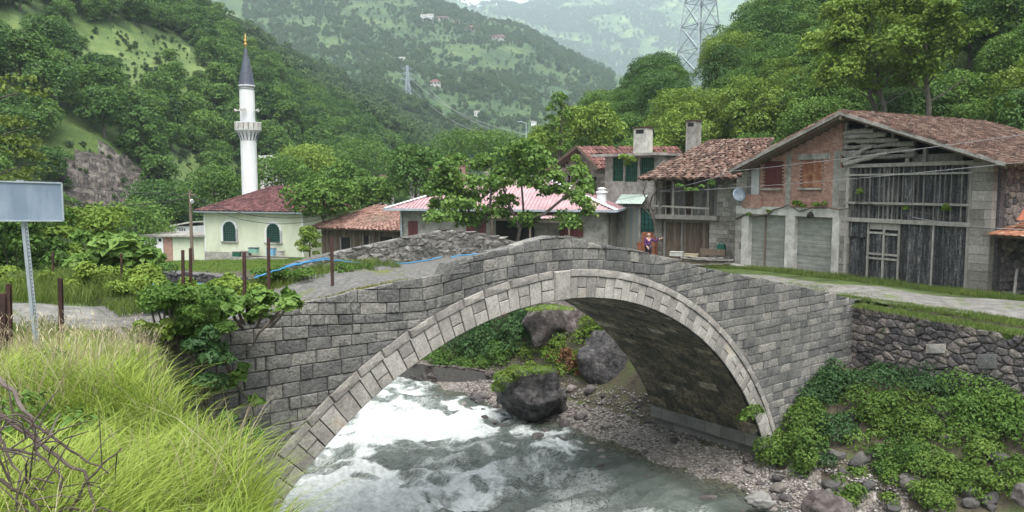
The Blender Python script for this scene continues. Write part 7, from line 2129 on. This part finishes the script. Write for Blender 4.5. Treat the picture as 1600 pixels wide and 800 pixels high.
# under and behind the arch
def onslope(px, py, dz=0):
    r = ray(px, py); d = np.linspace(12, 60, 900); t = d / r[1]; X, Y, Z = r[0] * t, r[1] * t, CAMZ + r[2] * t; k = np.nonzero(terrain(X, Y) > Z)[0]; k = k[0] if len(k) else 600
    return float(X[k]), float(Y[k]), float(Z[k])
def ground_bush(name, label, x0, x1, y0, y1, n_l, rr0, rr1, n, leaf, mat, seed, D=None, **k):
    q = random.Random(seed); lb = []
    for _ in range(n_l):
        X, Y, Z = onslope(q.uniform(x0, x1), q.uniform(y0, y1)); r = q.uniform(rr0, rr1); lb.append((X, Y, Z + r * q.choice((.1, .3, .5, .9)), r, r, r * .75))
    return bush(name, label, lb, n, leaf, mat, seed, **k)
ground_bush('undergrowth', 'thick dark green undergrowth left of the highest boulder behind the arch', 695, 840, 490, 562, 46, .4, .8, 9000, .13, m_leaf_nettle, 111, cat='undergrowth', stems=0)
ground_bush('undergrowth', 'bright green creepers on the bank between the three big boulders', 770, 960, 535, 590, 30, .3, .55, 4500, .1, m_leaf_bright, 112, cat='undergrowth', stems=0)
ground_bush('undergrowth', 'bright leafy weeds between the top boulder and the arch edge', 905, 985, 490, 540, 16, .4, .6, 3000, .12, m_leaf_bright, 113, cat='undergrowth', stems=0)
ground_bush('undergrowth', 'dark hanging plants at the top of the view under the arch', 690, 800, 470, 500, 16, .5, .8, 3600, .14, m_leaf_dark, 114, cat='undergrowth', stems=0)
lb = [lobe(a, b, 30.0, c, d) for a, b, c, d in ((790, 590, 20, 12), (810, 580, 22, 9), (845, 578, 22, 6), (778, 606, 12, 12))]
bush('moss_mat', 'mat of green plants draped over the wide dark boulder', lb, 2600, .08, m_leaf_bright, 115, cat='plants', stems=0, up=1)
lb = [lobe(a, b, 34.6, c, d) for a, b, c, d in ((860, 480, 26, 4), (835, 484, 14, 4), (885, 482, 14, 3))]
bush('moss_mat', 'thin grass growing on top of the highest boulder', lb, 900, .08, m_leaf_bright, 116, cat='plants', stems=0, up=1)
ground_bush('dry_weeds', 'reddish brown dry fern patch between the boulders', 850, 930, 555, 590, 12, .22, .4, 1500, .12, leaf_mat('dry_fern', (.12, .06, .03), (.2, .11, .05), (.3, .2, .1)), 117, cat='weeds', stems=0, jit=1.2)
ground_bush('undergrowth', 'plants hanging over the low revetment at the far water edge', 640, 790, 552, 578, 34, .3, .5, 6500, .1, m_leaf_mid, 118, cat='undergrowth', stems=0)
# right bank below the retaining wall
ground_bush('bramble_bush', 'bright bramble bush growing against the arch foot at the right', 1200, 1280, 600, 745, 40, .3, .62, 13000, .09, m_leaf_bramble, 121)
ground_bush('nettle_clump', 'blue green nettles along the base of the bridge wall end', 1235, 1345, 585, 625, 20, .35, .6, 4500, .11, m_leaf_nettle, 122, cat='nettles')
ground_bush('nettle_clump', 'dark green tall nettles in front of the middle of the retaining wall', 1370, 1500, 585, 625, 30, .4, .75, 10000, .085, m_leaf_nettle, 123, cat='nettles')
ground_bush('bramble_bush', 'yellow green bramble thicket in the middle of the right bank', 1330, 1460, 620, 700, 40, .25, .55, 9500, .085, m_leaf_bramble, 124)
ground_bush('bramble_bush', 'large bramble bush at the right photo edge below the retaining wall', 1480, 1620, 600, 690, 40, .35, .7, 14000, .085, m_leaf_mid, 125)
ground_bush('bramble_bush', 'spreading bramble on the lower right bank above the stones', 1430, 1620, 690, 795, 46, .25, .5, 13000, .08, m_leaf_bramble, 126)
ground_bush('bramble_bush', 'small bramble sprays between the rocks at the lower photo edge', 1310, 1400, 735, 800, 12, .2, .36, 1700, .09, m_leaf_bramble, 127)
ground_bush('bramble_bush', 'green bramble leaves hanging right of the purple boulder', 1260, 1330, 640, 730, 14, .25, .42, 2200, .1, m_leaf_nettle, 128)
bush('fern', 'small leafy plant sprouting from the ring stones at the right arch foot', [(*xy(*onface(px, 0)[:1], -.2)[:2], onface(px, py)[1], .28, .2, .2) for px, py in ((1182, 640), (1172, 648), (1190, 634))], 300, .12, m_leaf_bramble, 129, cat='plant', stems=0)
ground_bush('bramble_bush', 'low brambles filling the hollow in the middle of the lower right bank', 1350, 1450, 690, 745, 16, .22, .4, 3600, .085, m_leaf_mid, 132)
ground_bush('nettle_clump', 'tall nettles right below the bridge wall beside the arch foot', 1225, 1300, 590, 640, 16, .35, .6, 5000, .09, m_leaf_nettle, 133, cat='nettles')
# collapsed stones on the right bank
protos2 = []
q = random.Random(77); spots = []
for _ in range(60):
    px = q.uniform(1270, 1600); py = q.uniform(640, 800)
    if px < 1330 and py < 700: continue
    spots.append((px, py))
for k, (px, py) in enumerate(spots):
    X, Y, Z = onslope(px, py)
    if k < 6: o = rock_mesh('fallen_stone', 1, R_(.6, .9), R_(.5, .8), 50 + k, M('fallen_stone', [(0, (.03, .03, .032)), (.5, (.07, .067, .063)), (1, (.15, .14, .125))], tint=.1, orand=.7, bump=.7, bs=8, moss=((.04, .07, .02), 2, .6)), sub=2, rough=.15); protos2.append(o)
    else: o = protos2[k % 6].copy(); COL.objects.link(o)
    r = q.uniform(.12, .34); o.location = (X, Y, Z + r * .25); o.scale = (r,) * 3; o.rotation_euler = (q.uniform(-.5, .5), q.uniform(-.5, .5), q.uniform(0, 6.3))
    tag(o, 'dark fallen wall stone among brambles on the slope under the retaining wall', 'stone', 'fallen stones under the retaining wall')

# ------------------------------------------------------------------ grass
def blades(name, label, X, Y, Z, h, w, mat, lean=.35, tint=None, segs=3, lift=0, wind=(0, 0)):
    n = len(X); a = NP.uniform(0, 2 * np.pi, n); dx, dy = np.cos(a), np.sin(a); ln = lean * h * NP.uniform(.3, 1.6, n)
    V = np.zeros((n, 2 * segs + 1, 3))
    b = NP.uniform(0, 2 * np.pi, n); wx, wy = np.cos(b) * w / 2, np.sin(b) * w / 2
    for k in range(segs):
        u = k / segs; cx = X + (dx * ln + wind[0] * h) * u ** 2; cy = Y + (dy * ln + wind[1] * h) * u ** 2; cz = Z + lift + h * (u - .25 * lean * u ** 2.5); f = (1 - .55 * u)
        V[:, 2 * k] = np.stack([cx - wx * f, cy - wy * f, cz], 1); V[:, 2 * k + 1] = np.stack([cx + wx * f, cy + wy * f, cz], 1)
    V[:, -1] = np.stack([X + dx * ln + wind[0] * h, Y + dy * ln + wind[1] * h, Z + lift + h * (1 - .35 * lean)], 1)
    fs = []; T = []; base = np.arange(n) * (2 * segs + 1)
    for k in range(segs - 1):
        q = [base + 2 * k, base + 2 * k + 1, base + 2 * k + 3, base + 2 * k + 2]; fs += [np.stack([q[0], q[1], q[2]], 1), np.stack([q[0], q[2], q[3]], 1)]
    fs.append(np.stack([base + 2 * segs - 2, base + 2 * segs - 1, base + 2 * segs], 1))
    Fc = np.stack(fs, 1).reshape(-1, 3); t = NP.random(n) if tint is None else tint
    o = mesh_obj(name, V.reshape(-1, 3), Fc, mat, tint=np.repeat(t, len(fs))); return tag(o, label, 'grass', kind='stuff')
m_grass_near = leaf_mat('lush_grass', (.12, .18, .028), (.24, .32, .05), (.4, .46, .13), transl=.35, orand=0, tint=.7)
m_grass_verge = leaf_mat('verge_grass', (.05, .085, .015), (.1, .155, .028), (.18, .22, .05), transl=.3, orand=0, tint=.7)
m_straw = leaf_mat('dry_straw', (.22, .18, .1), (.38, .32, .2), (.55, .49, .36), transl=.25, orand=0, tint=.8)
def field(n, x0, x1, y0, y1, fn, seed=0):
    X = NP.uniform(x0, x1, n); Y = y0 * (y1 / y0) ** NP.random(n); s, w = sw(X, Y); ok = fn(X, Y, s, w); X, Y = X[ok], Y[ok]; return X, Y, terrain(X, Y)
def near_ok(X, Y, s, w):
    return (Y > 2.0) & ((w < -.5) | (s < -20)) & (X > -12) & (s < -9.6)
X, Y, Z = field(260000, -9, .3, 2.3, 14, near_ok); k = NP.random(len(X)) < .5 + .5 * fbm(X * 1.5, Y * 1.5, 3); X, Y, Z = X[k], Y[k], Z[k]
px, py = proj(X, Y, Z + .3); vis = (px > -60) & (px < 640) & (py < 860); X, Y, Z = X[vis], Y[vis], Z[vis]
print('near blades', len(X))
cl = fbm(X * .9 + 5, Y * .9, 3); hh = (1 - .6 * sstep(-4.5, -1.2, sw(X, Y)[1])) * (.2 + .42 * np.clip(cl * 1.6 - .3, 0, 1)) * NP.uniform(.6, 1.25, len(X))
blades('grass', 'lush yellow green grass on the near bank', X, Y, Z, hh, .009 + .003 * (Y > 7), m_grass_near, lean=.75, tint=np.clip(.35 * NP.random(len(X)) + 1.0 * (cl - .25), 0, 1), segs=4)
X, Y, Z = field(20000, -9, .0, 3.5, 13, lambda X, Y, s, w: near_ok(X, Y, s, w) & (fbm(X * .5 + 9, Y * .5, 3) + .09 * (Y - 8.0) > .5) & (X < -.36 * Y) & (Y > 5.2))
blades('dry_grass', 'pale dry grass with seed heads on the near bank below the sign', X, Y, Z, NP.uniform(.4, .85, len(X)) * (1 - .6 * sstep(-4.5, -1.2, sw(X, Y)[1])), .006, m_straw, lean=.35, segs=4)
ok = NP.random(len(X)) < .3; Xs, Ys, Zs = X[ok], Y[ok], Z[ok]; rep = 7
Xr = np.repeat(Xs, rep) + NP.normal(0, .05, len(Xs) * rep); Yr = np.repeat(Ys, rep) + NP.normal(0, .05, len(Xs) * rep); Zr = np.repeat(Zs + .55 * (1 - .6 * sstep(-4.5, -1.2, sw(Xs, Ys)[1])), rep) + NP.normal(0, .09, len(Xs) * rep)
blades('seed_heads', 'feathery seed heads of the dry grass on the near bank', Xr, Yr, Zr, NP.uniform(.02, .07, len(Xr)), .007, m_straw, lean=.9, segs=2)
X, Y, Z = field(26000, -9, .3, 2.6, 13, near_ok); k = (fbm(X * 2 + 3, Y * 2, 3) > .58) & (sw(X, Y)[1] < -3.5); X, Y, Z = X[k], Y[k], Z[k]
blades('grass_stalks', 'thin pale seed stalks standing above the lush grass', X, Y, Z, NP.uniform(.35, .75, len(X)), .004, m_straw, lean=.45, segs=4)
bank_weeds = []
q = random.Random(31)
for _ in range(46):
    wx, wy = q.uniform(-6.5, -1.2), q.uniform(3.2, 10); s_, w_ = sw(wx, wy)
    if s_ > -10.6 or w_ > -1: continue
    r = q.uniform(.1, .24); bank_weeds.append((wx, wy, float(terrain(wx, wy)) + r * .9, r, r, r * .9))
bush('weed_patch', 'broad-leaved weeds scattered through the near bank grass', bank_weeds, 3600, .045, m_leaf_mid, 131, cat='weeds', stems=0)
# verges
def verge(name, label, n, us, fn, h0, h1, mat=None, w=.014, dens=0, zmin=-9):
    U = NP.uniform(us[0], us[1], n); X, Y, ok = fn(U, NP.random(n)); X, Y = X[ok], Y[ok]; Z = np.maximum(terrain(X, Y), zmin); c = fbm(X * 1.3, Y * 1.3, 3); k = c > dens; X, Y, Z, c = X[k], Y[k], Z[k], c[k]
    blades(name, label, X, Y, Z, NP.uniform(h0, h1, len(X)) * (.5 + c), w, mat or m_grass_verge, lean=.5, segs=2)
def v1(U, V): s = 14.0 + .24 * np.minimum(U, 0) * (U < 0) - 0 + V * (1.5 - .12 * np.clip(-U, 0, 20) - .24 * np.minimum(U, 0)); X, Y = xy(s, U); return X, Y, np.ones(len(U), bool)
verge('verge_grass', 'green grass strip along the top of the retaining wall', 34000, (-16, 1), v1, .05, .2, zmin=4.97)
def v2(U, V):
    a = BARN; X = a.P0.x + a.e.x * U - a.b.x * (.1 + V * 1.5); Y = a.P0.y + a.e.y * U - a.b.y * (.1 + V * 1.5); return X, Y, np.ones(len(U), bool)
verge('verge_grass', 'green grass strip along the foot of the barn', 26000, (-4, BARN.L + 8), v2, .06, .26)
def v3(U, V): X, Y = xy(13.5 + V * 4, U); return X, Y, np.ones(len(U), bool)
verge('verge_grass', 'grass beside the bridge ramp on the village side', 14000, (0, 12), v3, .04, .14, dens=.42)
def v4(U, V): X, Y = xy(U, 4.3 + V * 6); return X, Y, np.ones(len(U), bool)
verge('verge_grass', 'grass growing behind the road left of the bridge', 45000, (-27, -8.4), v4, .15, .5, mat=m_grass_verge)
def v5(U, V): X, Y = xy(U, -.7 + V * .8); return X, Y, np.ones(len(U), bool)
verge('verge_grass', 'grass between the near bank and the road', 9000, (-24, -9.6), v5, .1, .3)
def v6(U, V): X, Y = xy(U, 2.9 + V * 1.3); X2, Y2 = X, Y; return X2, Y2, np.ones(len(U), bool)
U = NP.uniform(-9.5, -3.0, 9000); V = NP.random(9000); X, Y = xy(U, 2.6 + V * 1.6); Zd = np.array([deck2(a, 2.6 + b * 1.6) for a, b in zip(U, V)]); k = fbm(X * 1.5, Y * 1.5, 3) > .45
blades('ramp_grass', 'grass tufts along the inner foot of the rough parapet', X[k], Y[k], Zd[k] - .02, NP.uniform(.08, .28, k.sum()), .012, m_grass_verge, lean=.5, segs=2)
U = NP.uniform(-9.5, -4.0, 2600); X, Y = xy(U, .02 + .22 * NP.random(2600)); Zd = np.array([deck_z(u) for u in U])
blades('moss_edge', 'low moss and grass along the near bridge edge', X, Y, Zd - .03, NP.uniform(.02, .1, 2600), .012, leaf_mat('olive_moss', (.08, .07, .01), (.15, .14, .02), (.2, .22, .04), orand=0), lean=.6, segs=2)
# mosque yard and bank slopes
def v7(U, V): X = MOSQ.P0.x + U; Y = MOSQ.P0.y - 1.2 - V * 17; return X, Y, np.ones(len(U), bool)
verge('yard_grass', 'green lawn in front of the mosque', 26000, (-6, 14), v7, .08, .2, w=.03, mat=m_leaf_bright)

# dead branches at the lower left corner
def branches():
    t = thing('dead_branches', 'tangle of bare grey dead branches in the lower left corner', 'branches'); q = random.Random(4)
    mt = M('dead_wood', [(0, (.035, .025, .022)), (.6, (.09, .07, .062)), (1, (.19, .165, .15))], ns=4, tint=.6, bump=.4)
    main = [[(0, 588, 3.4), (40, 640, 3.3), (58, 690, 3.3), (60, 720, 3.2)], [(-10, 640, 3.2), (60, 690, 3.1), (130, 740, 3.0), (150, 800, 2.9)], [(-5, 700, 3.0), (60, 710, 3.0), (100, 745, 2.95), (90, 810, 2.9)], [(30, 650, 3.3), (110, 705, 3.2), (170, 740, 3.2)],
            [(100, 815, 2.9), (150, 735, 3.0), (190, 700, 3.1)], [(-10, 745, 2.9), (50, 780, 2.9), (70, 830, 2.8)], [(-5, 680, 3.1), (30, 740, 3), (20, 820, 2.9)], [(60, 810, 2.9), (110, 795, 2.9), (200, 800, 3)]]
    for br in main:
        m_ = MB(); P = [at(*p) for p in br]; fine = []
        for i in range(len(P) - 1):
            for k in range(4): u = k / 4; fine.append(tuple(P[i][j] * (1 - u) + P[i + 1][j] * u + q.uniform(-.008, .008) for j in range(3)))
        fine.append(P[-1]); r0 = q.uniform(.006, .011); m_.tube(fine, [r0 * (1 - .6 * i / len(fine)) for i in range(len(fine))], 7)
        for k in range(3):
            p = Vector(fine[q.randrange(len(fine))]); e = Vector((q.uniform(-1, 1), q.uniform(-.4, .4), q.uniform(-.6, .8))).normalized() * q.uniform(.1, .28); m_.tube([p, p + e * .5 + Vector((0, 0, .02)), p + e], [r0 * .4, r0 * .3, r0 * .12], 5)
        m_.build('branch', mt, t)
    for k in range(36):
        m_ = m_ if k else MB(); p = Vector(at(q.uniform(-20, 85), q.uniform(650, 820), q.uniform(2.7, 3.2))); e = Vector((q.uniform(-1, 1), q.uniform(-.5, .5), q.uniform(-.8, .8))).normalized() * q.uniform(.08, .25)
        m_.tube([p, p + e * .5 + Vector((q.uniform(-.02, .02), 0, .02)), p + e], [.004, .0035, .0015], 4)
    m_.build('twigs', mt, t)
branches()

# ------------------------------------------------------------------ air
def haze():
    o = MB(); o.box(-4300, 4300, -4300, 4300, -3.5, 1100)
    m = bpy.data.materials.new('haze_air'); m.use_nodes = True; N = m.node_tree.nodes; N.remove(N['Principled BSDF']); v = N.new('ShaderNodeVolumePrincipled'); v.inputs['Color'].default_value = (.76, .9, 1, 1); v.inputs['Density'].default_value = HAZE; v.inputs['Anisotropy'].default_value = .1
    m.node_tree.links.new(v.outputs[0], N['Material Output'].inputs['Volume'])
    b = o.build('haze', m); tag(b, 'pale valley haze', 'haze', kind='stuff')
HAZE = .00023
haze()
